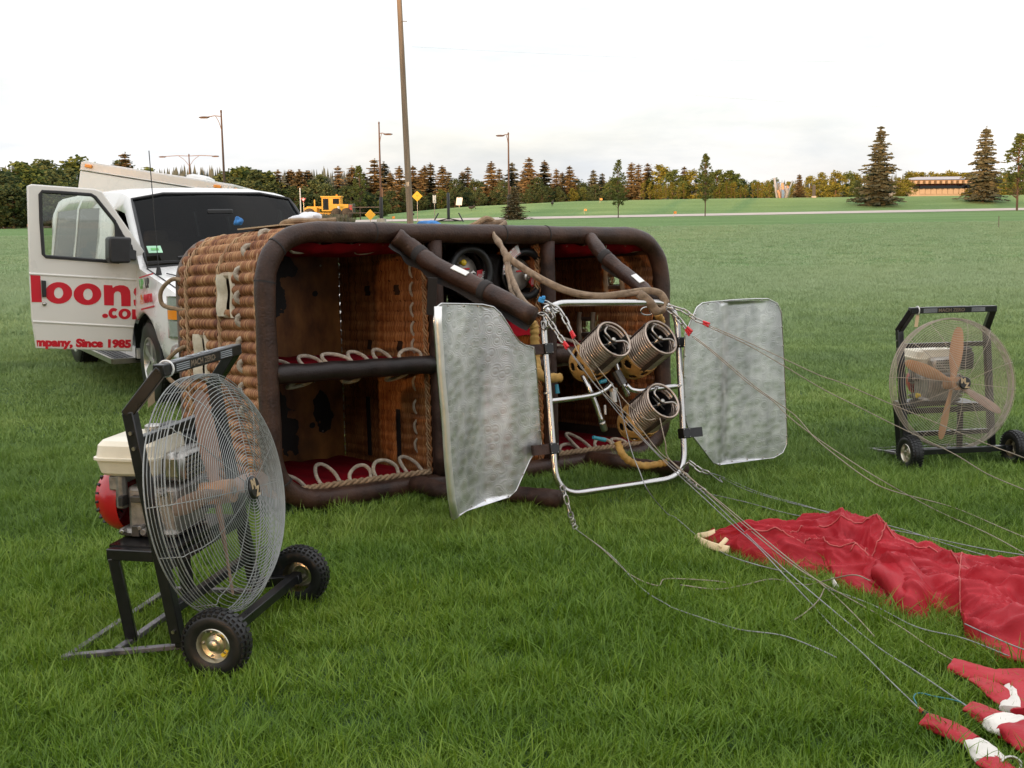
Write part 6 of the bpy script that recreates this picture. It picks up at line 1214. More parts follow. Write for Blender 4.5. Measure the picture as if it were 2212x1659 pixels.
# ================================================================ INFLATION FANS
def fan(label, fwd, O, sc, wire, blades, tagside, ringtie, group='inflation fans', wood='prop'):
    """local frame: x to the fan's own right as seen from its rear, y forward (blowing side), z up; origin under the axle"""
    f = V((fwd[0], fwd[1], 0)).normalized(); t = thing('inflation_fan', label, 'fan', O, math.atan2(-f.x, f.y), group); t.scale = (sc, sc, sc)
    def p_(nm, mb, m, par=None, ang=35, bev=0): return obj(nm, mb, M_[m] if isinstance(m, str) else m, par or t, ang, True, bev)
    TL = R(9.5); up = V((0, -math.sin(TL), math.cos(TL))); fw = V((0, math.cos(TL), math.sin(TL)))
    hw = .36; b0 = lambda x: V((x, -.19, .10)); b1 = lambda x: b0(x)+up*.92
    S = .046
    for s in (-1, 1):
        mb = MB(); mb.bar(b0(s*hw), b1(s*hw), S); p_('upright', mb, 'black_paint', bev=.004)
        mb = MB(); mb.bar(b1(s*hw), V((s*hw*.92, -.225, 1.155)), S, ext=.016); p_('handle_arm', mb, 'black_paint', bev=.004)
    ha, hb = V((-hw*.92-.02, -.22, 1.165)), V((hw*.92+.02, -.22, 1.165)); mb = MB(); mb.bar(ha, hb, S); hd = p_('push_handle', mb, 'black_paint', bev=.004)
    for sgn, tilt in ((1, 0),):
        lettering('lettering', 'MACH ZERO', .036, MX((.11*1.0, -.22, 1.1905), Matrix((V((-1, 0, 0)), V((0, -1, 0)), V((0, 0, 1)))).transposed()) @ Matrix.Translation((0, -.012, 0)), M_['decal_grey'], hd, .0008, .0015, sx=1.05)
        lettering('lettering', 'MACH ZERO', .034, MX((-.13, -.22+.0236, 1.165), Matrix((V((1, 0, 0)), V((0, 0, 1)), V((0, -1, 0)))).transposed()) @ Matrix.Diagonal((-1, 1, -1, 1)) @ Matrix.Translation((-.26, -.012, .0)), M_['decal_dim'], hd, .0008, .0015, sx=1.1)
        mb = MB()
        for k in range(4):
            for x0, x1 in ((-.24, -.13), (.12, .23)): mb.box(((x0+x1)/2+.004*k, -.232+.008*k, 1.1892), ((x1-x0)*(.8), .0035, .001))
            for x0, x1 in ((-.25, -.14), (.14, .25)): mb.box(((x0+x1)/2, -.1962, 1.152+.008*k), (x1-x0, .0012, .0035))
        p_('decal_stripes', mb, 'decal_grey', hd)
    for h in (.80, .13): mb = MB(); mb.bar(b0(-hw)+up*h, b0(hw)+up*h, .035); p_('cross_bar', mb, 'black_paint', bev=.003)
    # base frame, axle, tongue
    AX = .165
    mb = MB(); mb.bar((-.40, 0, AX-.03), (.40, 0, AX-.03), .04); p_('axle_beam', mb, 'black_paint', bev=.003)
    for s in (-1, 1):
        mb = MB(); mb.bar((s*hw, -.20, .10), (s*hw, .03, AX-.03), .04); p_('side_rail', mb, 'black_paint', bev=.003)
        mb = MB(); mb.bar((s*.33, -.17, .075), (s*.42, -.66, .03), .03, .02); p_('base_rail', mb, 'rail_worn', bev=.003)
    for yy, xx, zz_ in ((-.64, .44, .03), (-.455, .36, .05)): mb = MB(); mb.bar((-xx, yy, zz_), (xx, yy, zz_), .03, .02); p_('base_bar', mb, 'rail_worn', bev=.003)
    for s in (-1, 1):
        mb = MB(); mb.bar((s*.25, -.455, .05), (s*.27, -.50, .40), .045); p_('engine_leg', mb, 'black_paint', bev=.004)
        mb = MB(); mb.bar((s*.27, -.52, .415), (s*.27, -.24, .415), .045); p_('engine_rail', mb, 'black_paint', bev=.004)
    mb = MB(); mb.bar((-.36, -.24, .40), (.36, -.24, .40), .04); p_('engine_beam', mb, 'black_paint', bev=.003)
    mb = MB(); mb.box((0, -.385, .437), (.50, .29, .012)); p_('engine_plate', mb, 'black_paint')
    # wheels
    for s in (-1, 1):
        w = thing('wheel', None, None); w.parent = t; c = V((s*.425, 0, .132)); X = MX(c, basis((s, 0, 0), (0, 0, 1)))
        prof = [(.068, -.034), (.085, -.042), (.108, -.044), (.122, -.036), (.130, -.018), (.131, 0), (.130, .018), (.122, .036), (.108, .044), (.085, .042), (.068, .034)]
        mb = MB(); mb.lathe(prof, 44, X)
        for k in range(34):
            a = k*6.2832/34
            for q in (-1, 1):
                aa = a+q*.046; rr = Matrix.Rotation(aa, 3, 'Z'); mb.box(X @ V((.131*math.cos(aa), .131*math.sin(aa), q*.0135)), (.007, .015, .022), basis((s, 0, 0), (0, 0, 1)) @ rr)
                mb.box(X @ V((.1235*math.cos(aa), .1235*math.sin(aa), q*.036)), (.008, .014, .014), basis((s, 0, 0), (0, 0, 1)) @ rr)
        obj('tyre', mb, M_['rubber'], w, 40)
        mb = MB(); mb.lathe([(.070, -.03), (.071, .032), (.066, .037), (.062, .028), (.058, .012), (.040, .008), (.036, .016), (.022, .020), (.020, .036), (.010, .040), (.001, .040)], 36, X); rm = obj('rim', mb, M_['zinc'], w, 30)
        mb = MB()
        for k in range(5): a = k*6.2832/5+.3; mb.lathe([(.0055, .01), (.0055, .018), (.001, .019)], 6, X @ Matrix.Translation((.049*math.cos(a), .049*math.sin(a), 0)))
        mb.tube([X @ V((.05, .02, .012)), X @ V((.054, .026, .034))], .004, 6); obj('bolts', mb, M_['steel'], w)
        mb = MB(); mb.grid(lambda u, v: X @ V(((.043+.014*v)*math.cos(3.6+.7*u), (.043+.014*v)*math.sin(3.6+.7*u), .0135)), 6, 2); mb.grid(lambda u, v: X @ V(((.043+.014*v)*math.cos(5.2+.5*u), (.043+.014*v)*math.sin(5.2+.5*u), .0135)), 6, 2); obj('rim_label', mb, M_['yellow_plastic'], w)
    # wire guard
    GC = b0(0)+up*.50+fw*.085; gb = Matrix((V((1, 0, 0)), up.cross(V((1, 0, 0))) if 0 else -up.cross(V((1, 0, 0))).cross(V((1, 0, 0))) if 0 else up, V((1, 0, 0)).cross(up))).transposed()
    nrm = V((1, 0, 0)).cross(up); sg = 1 if nrm.dot(fw) > 0 else -1
    def gp(r, a, d): return GC+V((1, 0, 0))*(r*math.cos(a))+up*(r*math.sin(a))+fw*d
    RG = .49
    def depth(r): q = max(0, (r-.36)/(RG-.36)); return .175-.03*(r/.36)**2*(1 if r < .36 else 1)-.075*q*q
    mb = MB(); wr = .0017
    def ring(r, d, rr=wr): mb.tube([gp(r, 6.2832*i/80, d) for i in range(80)], rr, 5, closed=True)
    r = .05
    while r < RG-.004: ring(r, depth(r)); r += .0124
    for d in (.06, .045, .03, .015, 0, -.015, -.03): ring(RG, d, wr if d > -.03 else .0035)
    ring(RG+.004, .02, .003); p_('guard_rings', mb, wire, ang=180)
    for k in range(12):
        a = 6.2832*k/12+.13; mb = MB(); sk = .10 if k % 2 else -.0; pts = [gp(.04, a, depth(.04)-.005)]+[gp(q, a+sk*(q/RG)**2, depth(q)-.005) for q in (.12, .2, .28, .36, .42, .46)]+[gp(RG-.002, a+sk, .07), gp(RG-.002, a+sk*1.1, -.03)]
        mb.tube(pts, .0022, 5); p_('guard_spoke', mb, wire, ang=180)
    mb = MB(); HB = MX(gp(0, 0, depth(0)), Matrix((V((1, 0, 0)), up, V((1, 0, 0)).cross(up) if sg > 0 else V((1, 0, 0)).cross(up))).transposed()); zs = sg
    mb.lathe([(.047, -.014*zs), (.047, .006*zs), (.04, .012*zs), (.001, .012*zs)], 26, HB); hb_ = p_('hub_badge', mb, 'badge_black')
    HBt = MX(gp(0, 0, depth(0)+.0135), Matrix((-V((1, 0, 0)), up, fw)).transposed())
    lettering('lettering', 'M', .050, HBt @ Matrix.Translation((-.036, .002, 0)), M_['decal_tan'], hb_, .003, .002); lettering('lettering', 'Z', .050, HBt @ Matrix.Translation((-.006, -.034, 0)), M_['decal_tan'], hb_, .003, .002)
    # propeller
    pr = thing('propeller', None, None); pr.parent = t
    mb = MB(); mb.tube([gp(0, 0, -.05), gp(0, 0, .085)], .05, 16); obj('hub', mb, M_['prop'], pr, 35)
    mb = MB(); mb.tube([gp(0, 0, -.12), gp(0, 0, .095)], .016, 10); obj('shaft', mb, M_['steel'], pr, 35)
    for bi, (ang, flip) in enumerate(blades):
        d0 = .035 if bi % 2 else .0; d = gp(1, R(ang), 0)-gp(0, 0, 0); e = fw.cross(d).normalized(); mb = MB(); n = 16; vs = []
        for i in range(n+1):
            q = i/n; rr = .03+.40*q; ch = np.interp(q, [0, .15, .35, .6, .85, .97, 1], [.045, .05, .088, .098, .078, .055, .03]); pit = R(np.interp(q, [0, .2, 1], [50, 40, 16]))*flip; th = .020*(1-q)+.006
            ax = (e*math.cos(pit)+fw*math.sin(pit)); ay = fw*math.cos(pit)-e*math.sin(pit)
            for j in range(10): a = j*6.2832/10; vs.append(gp(0, 0, d0+.01)+d*rr+ax*(ch/2*math.cos(a))+ay*(th/2*math.sin(a)))
        mb.add(vs, [(i*10+j, i*10+(j+1) % 10, (i+1)*10+(j+1) % 10, (i+1)*10+j) for i in range(n) for j in range(10)]+[tuple(range(9, -1, -1)), tuple(n*10+j for j in range(10))])
        obj('blade', mb, M_[wood if bi != 3 else 'prop_pale'], pr, 50)
    # engine
    e0 = V((0, -.42, .445)); en = thing('engine', None, None); en.parent = t
    def q_(nm, mb, m, ang=35, bev=0): return obj(nm, mb, M_[m] if isinstance(m, str) else m, en, ang, True, bev)
    mb = MB(); mb.box(e0+V((.0, .02, .11)), (.26, .22, .20)); mb.box(e0+V((0, .0, .02)), (.30, .26, .035)); q_('crankcase', mb, 'alu', bev=.02)
    mb = MB()
    for k in range(8): mb.box(e0+V((-.17+.0, .0, .10+.013*k-.02)), (.15, .17, .006))
    mb.box(e0+V((-.16, 0, .12)), (.12, .12, .13)); q_('cylinder_fins', mb, 'alu')
    X = MX(e0+V((-.0, -.15, .135)), basis((0, -1, 0), (1, 0, 0))) @ Matrix.Diagonal((1.0, 1.0, .85, 1))
    mb = MB(); mb.lathe([(.142, -.02), (.145, .02), (.138, .055), (.122, .085), (.098, .10), (.09, .125), (.06, .135), (.001, .136)], 36, X); q_('recoil_cover', mb, 'engine_red', 28)
    mb = MB()
    for k in range(20):
        a = 6.2832*k/20; mb.box(X @ V((.112*math.cos(a), .112*math.sin(a), .097)), (.022, .008, .012), basis((0, -1, 0), (1, 0, 0)) @ Matrix.Rotation(a, 3, 'Z'))
    mb.box(X @ V((0, .03, .137)), (.05, .012, .02)); q_('cover_slots', mb, 'black_plastic')
    mb = MB(); mb.grid(lambda u, v: X @ V(((.1455)*math.cos(2.7+.5*u), .1455*math.sin(2.7+.5*u), -.005+.05*v)), 6, 1); q_('spec_label', mb, 'white_vinyl')
    mb = MB(); pl = rounded([(-.10, -.14, 0), (.21, -.14, 0), (.21, .13, 0), (-.10, .13, 0)], .05, 5); o_ = e0+V((-.02, -.06, .26)); n = len(pl); vs = []
    for z, k in ((0, .86), (.012, .92), (.066, .99), (.068, 1.04), (.078, 1.04), (.08, .99), (.125, .95), (.142, .86), (.147, .6)): vs += [o_+V((p.x*k, p.y*k, z)) for p in pl]
    mb.add(vs, [(i*n+j, i*n+(j+1) % n, (i+1)*n+(j+1) % n, (i+1)*n+j) for i in range(8) for j in range(n)]+[tuple(range(n-1, -1, -1)), tuple(8*n+j for j in range(n))]); q_('fuel_tank', mb, 'tank', 30)
    mb = MB(); mb.lathe([(.03, 0), (.034, .004), (.034, .022), (.028, .027), (.001, .028)], 18, MX(o_+V((-.04, .0, .146)), Matrix.Identity(3))); q_('fuel_cap', mb, 'steel')
    mb = MB(); mb.box(o_+V((-.19, .04, .05)), (.14, .19, .14)); mb.box(o_+V((-.19, .04, .135)), (.12, .17, .04)); q_('air_filter', mb, 'black_plastic', bev=.02)
    mb = MB(); mb.box(o_+V((.02, .17, .03)), (.24, .10, .12)); q_('muffler', mb, 'steel', bev=.025)
    mb = MB(); mb.box(o_+V((.14, -.07, -.035)), (.06, .05, .06)); mb.tube([o_+V((.15, -.05, 0)), o_+V((.15, -.05, -.14))], .024, 10); mb.box(o_+V((.03, -.09, -.03)), (.09, .05, .05)); q_('carburettor', mb, 'alu', bev=.006)
    mb = MB(); mb.tube(catmull([o_+V((-.08, -.12, -.02)), o_+V((-.1, -.2, -.08)), o_+V((-.02, -.24, -.1)), o_+V((.05, -.2, -.06))], 6), .004, 6); mb.tube(catmull([o_+V((.02, -.12, -.02)), o_+V((.06, -.2, -.06)), o_+V((-.01, -.25, -.14))], 6), .004, 6); q_('throttle_cable', mb, 'black_plastic')
    mb = MB(); mb.tube([e0+V((0, .1, .12)), e0+V((0, .24, .13))], .03, 12); q_('drive_shaft', mb, 'steel')
    rgd = random.Random(5)
    for k in range(16):
        mb = MB(); c = e0+V((rgd.choice((-1, 1))*rgd.uniform(.125, .15), rgd.uniform(-.1, .12), rgd.uniform(.02, .20))); 
        if k % 3: mb.box(c, (rgd.uniform(.02, .05), rgd.uniform(.02, .06), rgd.uniform(.015, .05)))
        else: mb.tube([c-V((.03, 0, 0)), c+V((.03, 0, 0))], rgd.uniform(.008, .016), 8)
        q_('engine_fitting', mb, rgd.choice(('alu', 'steel', 'black_plastic', 'dark_steel')), bev=.003)
    mb = MB(); mb.lathe([(.014, 0), (.014, .02), (.02, .022), (.02, .034), (.001, .036)], 10, MX(e0+V((.15, .05, .05)), basis((1, 0, 0)))); q_('oil_plug', mb, 'yellow_plastic')
    mb = MB()
    for k in range(5): mb.box(o_+V((.02, .2225, -.0+.02*k-.01)), (.18, .004, .007))
    q_('muffler_slots', mb, 'black_plastic')
    for s in (-1, 1):
        for hgt in (.05, .78, .84):
            mb = MB(); pq = b0(s*hw)+up*hgt+V((s*.024, 0, 0)); mb.tube([pq, pq+V((s*.008, 0, 0))], .008, 6); p_('frame_bolt', mb, 'steel')
    # tie and paper tag on the handle
    hx = tagside*hw*.80; mb = MB(); mb.tube([V((hx+.012*math.sin(a)*0, -.22+.031*math.cos(a), 1.165+.031*math.sin(a))) for a in [6.2832*i/16 for i in range(16)]], .0045, 6, closed=True); p_('cable_tie', mb, 'white_vinyl')
    if not ringtie: mb = MB(); mb.grid(lambda u, v: (hx+.028*(v-.5)+.02*u, -.215+.02*u, 1.13-.085*u), 6, 3); mb.grid(lambda u, v: (hx+.028*(v-.5)+.02*u, -.2135+.02*u, 1.13-.085*u), 6, 3); p_('paper_tag', mb, 'card')
    else: mb = MB(); mb.grid(lambda u, v: (hx-.01, -.28-.03*v, 1.13-.10*u-.02*v), 6, 3); mb.grid(lambda u, v: (hx-.0115, -.28-.03*v, 1.13-.10*u-.02*v), 6, 3); p_('paper_tag', mb, 'card')
    return t
M_['decal_grey'] = mat('grey_decal', (.30, .32, .34), .5); M_['decal_tan'] = mat('tan_decal', (.42, .31, .18), .5); M_['decal_dim'] = mat('worn_decal', (.16, .12, .08), .5); M_['badge_black'] = mat('badge_black', (.012, .011, .010), .35); M_['rail_worn'] = mat('worn_bar', (.06, .055, .06), .45, .5, .4, 12, col2=(.20, .18, .19))
a, b = V((-1.135, 4.22, 0)), V((-.97, 5.05, 0)); O = (a+b)/2; ax = (b-a).normalized()
fan('inflation fan with grey wire guard and red engine in the left foreground', (ax.y, -ax.x), O, 1.0, 'wire', [(95, -1), (5, -1), (275, -1), (185, -1)], 1, True, wood='prop_pale')
a, b = V((2.64, 7.58, 0)), V((3.43, 7.72, 0)); O = (a+b)/2; ax = (b-a).normalized()
fan('inflation fan with sun-tinted wire guard and orange wooden blades at right', (ax.y, -ax.x), O, .905, 'wire_sunlit', [(100, -1), (24, -1), (286, -1), (212, -1)], 1, False)
# ================================================================ BALLOON ENVELOPE on the grass
env = thing('balloon_envelope', 'red balloon fabric with white patches spread on the grass at right', 'balloon fabric', G(1900, 1300)); EO = V(env.location)
lo = [(112, 212), (150, 265), (250, 322), (350, 345), (450, 400), (640, 436), (800, 468), (965, 482), (1000, 545), (1180, 635), (1330, 715), (1500, 760), (1700, 766), (1790, 762), (1800, 845), (1880, 935), (2000, 1005), (2169, 1055), (2420, 1130), (2800, 1230)]
hi = [(126, 205), (190, 178), (280, 190), (360, 175), (470, 155), (620, 152), (700, 160), (790, 132), (900, 132), (1080, 150), (1230, 188), (1310, 225), (1430, 285), (1560, 325), (1700, 370), (1800, 385), (1950, 408), (2169, 436), (2420, 480), (2800, 540)]
hh = [.012, .04, .06, .07, .08, .085, .09, .11, .11, .10, .09, .08, .07, .07, .06, .06, .06, .06, .06, .05]
lo3 = [G(*FR(R2, *p), .005) for p in lo]; hi3 = [G(*FR(R2, *p), h) for p, h in zip(hi, hh)]
lo3 = catmull(lo3, 20); hi3 = catmull(hi3, 20); hz = np.interp(np.linspace(0, 19, len(lo3)), range(20), hh)
ns = len(lo3); nt_ = 150; base = np.zeros((ns, nt_, 3))
for i in range(ns):
    a, b = np.array(lo3[i]), np.array(hi3[i]); bg_ = np.array([b[0], b[1], 0.0]); d = bg_-a; ln = max(.03, np.linalg.norm(d[:2]))
    for j in range(nt_):
        t = j/(nt_-1)*1.22; p = a+d*t; z = hz[i]*(min(1, t/.85)**.55 if t <= 1 else max(0, 1-((t-1)/.22)**2)); base[i, j] = (p[0], p[1], z)
# folds: ridges along drawn lines plus wrinkles that run with the cloth
def ridges(lines):
    z = np.zeros((ns, nt_))
    for pts, wd, h, skew in lines:
        P = np.array([tuple(G(*FR(R2, *p), .08))[:2] for p in pts]); best = np.full((ns, nt_), 9.0); side = np.zeros((ns, nt_)); tt = np.zeros((ns, nt_))
        for k in range(len(P)-1):
            a, b = P[k], P[k+1]; ab = b-a; q = base[:, :, :2]-a; s = np.clip((q@ab)/(ab@ab), 0, 1); dd = q-s[..., None]*ab; dist = np.hypot(dd[..., 0], dd[..., 1]); cr_ = (ab[0]*dd[..., 1]-ab[1]*dd[..., 0])/np.hypot(*ab)
            m = dist < best; best[m] = dist[m]; side[m] = cr_[m]; tt[m] = (k+s[m])/(len(P)-1)
        wl = np.where(side > 0, wd*(1+skew), wd*(1-skew)); taper = np.clip(np.minimum(tt, 1-tt)*5+.25, 0, 1)
        z += h*taper*np.exp(-(best/wl)**2.4)
    return z
Zr = ridges([([(770, 150), (1150, 262), (1450, 385), (1800, 600), (2169, 830), (2500, 1000)], .085, .085, .35), ([(330, 230), (600, 265), (850, 300), (1050, 330), (1300, 420)], .07, .055, -.3), ([(370, 180), (560, 235), (760, 330)], .05, .04, .4),
             ([(1240, 440), (1400, 470), (1470, 560), (1420, 680)], .06, .10, .2), ([(1480, 310), (1700, 420), (1950, 520), (2300, 640)], .06, .06, .3), ([(1800, 480), (2000, 500), (2250, 560)], .045, .05, -.3), ([(1990, 620), (2100, 580), (2300, 600)], .05, .06, .2),
             ([(480, 330), (700, 380), (950, 440), (1150, 470)], .045, .035, .3), ([(1600, 640), (1750, 700), (1900, 800), (2169, 930)], .05, .05, .3), ([(1180, 560), (1330, 660), (1500, 720), (1680, 730)], .05, .05, -.2), ([(2050, 720), (2200, 800), (2400, 900)], .05, .05, .2), ([(1000, 190), (1200, 250), (1330, 320)], .05, .045, .3)])
from mathutils import noise as mnoise
us = np.zeros((ns, nt_))
for i in range(ns):
    for j in range(nt_):
        x, y = base[i, j, 0], base[i, j, 1]; a = .78*x-.62*y; b = .62*x+.78*y; w1 = mnoise.noise((a*1.3, b*3.0, 1.7)); w2 = mnoise.noise((a*1.5+w1, b*8+w1*2.0, 4.2)); w3 = mnoise.noise((a*9+w2*1.5, b*15+w1*4, 8.8))
        t = j/(nt_-1); w4 = mnoise.noise((a*3.5+w2*2.2, b*20+w2*5, 2.8)); w5 = mnoise.noise((a*17+w4*3, b*30+w3*6, 6.8)); us[i, j] = (.026*(.6-abs(w1)*2.0)+.078*(.42-abs(w2)**.8)*1.3+.034*(.36-abs(w4)**.75)+.013*(.36-abs(w3)**.8)+.006*(.4-abs(w5)))*min(1, t*14, (1-t)*14)
Z = base[:, :, 2]+Zr+us; edge = np.minimum(1, np.minimum(np.linspace(0, 1, nt_)*10, (1-np.linspace(0, 1, nt_))*8))[None, :]; send = np.minimum(1, np.linspace(0, 1, ns)*9)[:, None]
Z = np.maximum(.012, Z*edge**.5*(.12+.88*send))
# folds lean over, so the crests overhang a little
gx_ = np.gradient(Z, axis=1); sh = 1.1*Z
vs = [(base[i, j, 0]-EO.x-.10*Z[i, j], base[i, j, 1]-EO.y-.30*Z[i, j], Z[i, j]+zt(base[i, j, 0], base[i, j, 1])*0) for i in range(ns) for j in range(nt_)]
qs = [(i*nt_+j, (i+1)*nt_+j, (i+1)*nt_+j+1, i*nt_+j+1) for i in range(ns-1) for j in range(nt_-1)]
fo = np_mesh('fabric_pile', vs, qs, M_['red_fabric'], env)
def seam(ij, nm='seam'):
    mb = MB(); mb.tube([V(vs[int(i*(ns-1))*nt_+int(j*(nt_-1))])+V((0, -.002, .004)) for i, j in ij], .0032, 5); obj(nm, mb, M_['seam'], env, 180)
M_['seam'] = mat('seam_thread', (.50, .10, .09), .6, 0, .1, 30)
lin = lambda a, b, n=60: [(a[0]+(b[0]-a[0])*k/n, a[1]+(b[1]-a[1])*k/n) for k in range(n+1)]
seam(lin((.46, .30), (.60, .80))); seam(lin((.30, .62), (.97, .66), 160)); seam(lin((.06, .15), (.10, .75), 40)); seam(lin((.72, .12), (.78, .85))); seam(lin((.20, .30), (.55, .34), 90))
def edge_tape(pts, wd, nm, m, h=.06):
    P = catmull([G(*FR(R2, *p), h_) for p, h_ in pts], 6); mb = MB(); mb.tube([p-EO for p in P], [wd/2]*len(P), 8, ry=[.004]*len(P), roll=(.2, .6, .8)); obj(nm, mb, M_[m], env, 180)
edge_tape([((118, 228), .03), ((190, 262), .05), ((260, 285), .06), ((330, 300), .06)], .04, 'cream_hem', 'yellow_tape'); edge_tape([((128, 215), .03), ((190, 205), .06), ((245, 188), .08)], .035, 'cream_hem', 'yellow_tape'); edge_tape([((270, 280), .07), ((300, 250), .09), ((318, 230), .10)], .025, 'cream_hem', 'yellow_tape')
edge_tape([((965, 482), .02), ((985, 510), .05), ((1003, 545), .03)], .04, 'cream_hem', 'white_fabric')
def flap(nm, pts, m, seed, dark=None, flat=.40, lift=.0, nn=18):
    rg = random.Random(seed); P = []; ws = []
    for x, y, hw in pts:
        g0 = G(*FR(R2, x, y), .03); k = (g0-V((0, 0, HC))).length/PF/2.552/1.1302; w_ = hw*k; P.append(V((g0.x, g0.y, max(.02, w_*flat+lift)+.025))); ws.append(w_*1.36)
    Pc = catmull(P, 7); wc = np.interp(np.linspace(0, 1, len(Pc)), np.linspace(0, 1, len(ws)), ws); ph = [rg.uniform(0, 6.28) for _ in range(8)]; vs = []; n = nn*2
    for i, p in enumerate(Pc):
        tt = (Pc[min(i+1, len(Pc)-1)]-Pc[max(0, i-1)]).normalized(); sd_ = tt.cross(V((0, 0, 1))).normalized()
        for j in range(n):
            a = 6.2832*j/n; k = 1+.05*math.sin(3*a+i*.20+ph[0])+.07*math.sin(4*a-i*.23+ph[1])+.045*abs(math.sin(6*a+i*.5+ph[2]))+.025*math.sin(i*1.1+ph[3])-.16*math.exp(-((a-1.3-.3*math.sin(i*.2+ph[4]))/.35)**2)
            vs.append(p+sd_*(wc[i]*k*math.cos(a))+V((0, 0, max(-p.z+.008, wc[i]*k*flat*math.sin(a))))-EO)
    mb = MB(); mb.add(vs, [(i*n+j, (i+1)*n+j, (i+1)*n+(j+1) % n, i*n+(j+1) % n) for i in range(len(Pc)-1) for j in range(n)]+[tuple(range(n)), tuple((len(Pc)-1)*n+j for j in range(n-1, -1, -1))]); return obj(nm, mb, M_[m], env, 75)
flap('mouth_corner', [(1715, 1045, 56), (1790, 1062, 56), (1880, 1090, 66), (1990, 1120, 70), (2110, 1130, 72), (2300, 1150, 90)], 'red_fabric', 1)
flap('mouth_corner', [(1880, 1130, 44), (1960, 1180, 48), (2030, 1230, 55), (2110, 1300, 50)], 'red_fabric', 2, flat=.3)
flap('white_patch', [(2120, 1170, 44), (2118, 1250, 52), (2105, 1330, 56)], 'white_fabric', 3, flat=.4); flap('mouth_corner', [(2165, 1170, 60), (2180, 1260, 60), (2190, 1350, 60)], 'red_fabric', 13, flat=.45)
flap('mouth_corner', [(1826, 1305, 46), (1880, 1325, 50), (1950, 1365, 62), (2010, 1392, 72)], 'red_fabric', 4); flap('white_patch', [(1995, 1385, 76), (2050, 1415, 92), (2105, 1440, 98), (2125, 1450, 96)], 'white_fabric', 5); flap('mouth_corner', [(2110, 1445, 96), (2190, 1490, 100), (2300, 1560, 105)], 'red_fabric', 6)
flap('mouth_corner', [(1555, 1385, 54), (1600, 1400, 56), (1690, 1440, 58), (1780, 1490, 54), (1860, 1520, 46)], 'red_fabric', 7); flap('white_patch', [(1855, 1525, 46), (1905, 1570, 58), (1945, 1620, 60), (1960, 1650, 58)], 'white_fabric', 8); flap('mouth_corner', [(1950, 1640, 58), (2020, 1690, 56), (2100, 1760, 60)], 'red_fabric', 9)
flap('mouth_corner', [(2085, 960, 58), (2150, 985, 62), (2260, 1010, 70), (2420, 1060, 80)], 'red_fabric', 10)
flap('crumpled_fold', [(1185, 530, 22), (1240, 520, 62), (1320, 545, 80), (1400, 610, 75), (1440, 690, 40)], 'red_fabric', 11, flat=.8, lift=.03)
mb = MB(); p = G(*FR(R2, 1548, 1318), .03); q = G(*FR(R2, 1600, 1345), .035); mb.tube([p-EO, q-EO], .012, 8); obj('black_collar', mb, M_['webbing_black'], env); mb = MB(); p2 = G(*FR(R2, 1515, 1290), .035); mb.tube([p2-EO, p-EO], .009, 8); obj('red_ferrule', mb, M_['red_plastic'], env)
mb = MB(); p = G(*FR(R2, 2090, 1640), .05); mb.tube([p-EO+V((.03*math.cos(a), .012*math.sin(a), .02*math.sin(a))) for a in [i*6.283/16 for i in range(16)]], .006, 6, closed=True); obj('ring', mb, M_['steel'], env)

# ================================================================ FLYING CABLES
def cable(label, pts, m='cable', r=.0028):
    """pts: picture x, y and either a distance or 'g' for lying on the grass"""
    P = [G(x, y, .052) if d == 'g' else AT(x, y, d) for x, y, d in pts]; P = catmull(P, 6); mb = MB(); mb.tube(P, r, 6); return tag(obj('flying_cable', mb, M_[m], None, 180), label, 'cable', 'steel cables between the burner frame and the envelope')
def C2(l, d0=None): return [(*FR(R2, x, y), d) for x, y, d in l]
def C1(l): return [(*FR(R1, x, y), d) for x, y, d in l]
def C5(l): return [(*FR(Z5, x, y), d) for x, y, d in l]
cable('grey cable from the upper left frame corner to the hooked red fabric end', C5([(470, 520, 6.42), (560, 640, 6.36), (640, 750, 6.36), (790, 930, 6.4), (1000, 1190, 6.4), (1200, 1400, 6.35), (1400, 1600, 6.3)])+C2([(200, 0, 6.2), (350, 140, 5.8), (500, 270, 5.35), (650, 430, 4.95), (850, 640, 'g'), (980, 780, 'g'), (1160, 940, 'g'), (1330, 1110, 'g'), (1515, 1288, 'g')]))
cable('grey cable from the same chain running to the fabric with the round white patch', C5([(475, 515, 6.42), (600, 680, 6.36), (760, 900, 6.36), (900, 1040, 6.36), (1100, 1270, 6.36), (1300, 1490, 6.3), (1450, 1620, 6.3)])+C2([(235, 0, 6.2), (480, 240, 5.5), (700, 440, 4.95), (1080, 760, 'g'), (1280, 920, 'g'), (1500, 1060, 'g'), (1825, 1282, 'g')]))
cable('pale cable crossing the coils from the red tips to the fabric corner', C5([(545, 470, 6.42), (600, 600, 6.34), (680, 700, 6.34), (800, 900, 6.34), (920, 1040, 6.34), (1120, 1230, 6.34), (1330, 1490, 6.3), (1470, 1600, 6.3)])+C2([(262, 0, 6.2), (420, 140, 5.75), (700, 372, 5.1), (900, 500, 4.85), (1150, 640, 'g'), (1400, 780, 'g'), (1560, 890, 'g'), (1745, 1000, 'g')]), 'cable_tan')
cable('tan cable over the lower coil joining the bundle at the frame corner', C5([(560, 470, 6.42), (660, 580, 6.33), (790, 750, 6.33), (900, 880, 6.33), (1030, 1040, 6.33), (1200, 1190, 6.33), (1290, 1190, 6.36)]), 'cable_tan')
cable('thin tan cable dropping from the coils straight down to the grass', C5([(900, 880, 6.33), (960, 1000, 6.3), (1000, 1180, 6.28), (1040, 1350, 6.25), (1090, 1520, 6.2), (1140, 1640, 6.15)])+[(1400, 1060, 6.05), (1440, 1108, 'g')]+C2([(0, 100, 'g'), (130, 210, 5.95), (300, 322, 'g'), (500, 392, 5.1), (700, 442, 'g'), (862, 490, 'g')]))
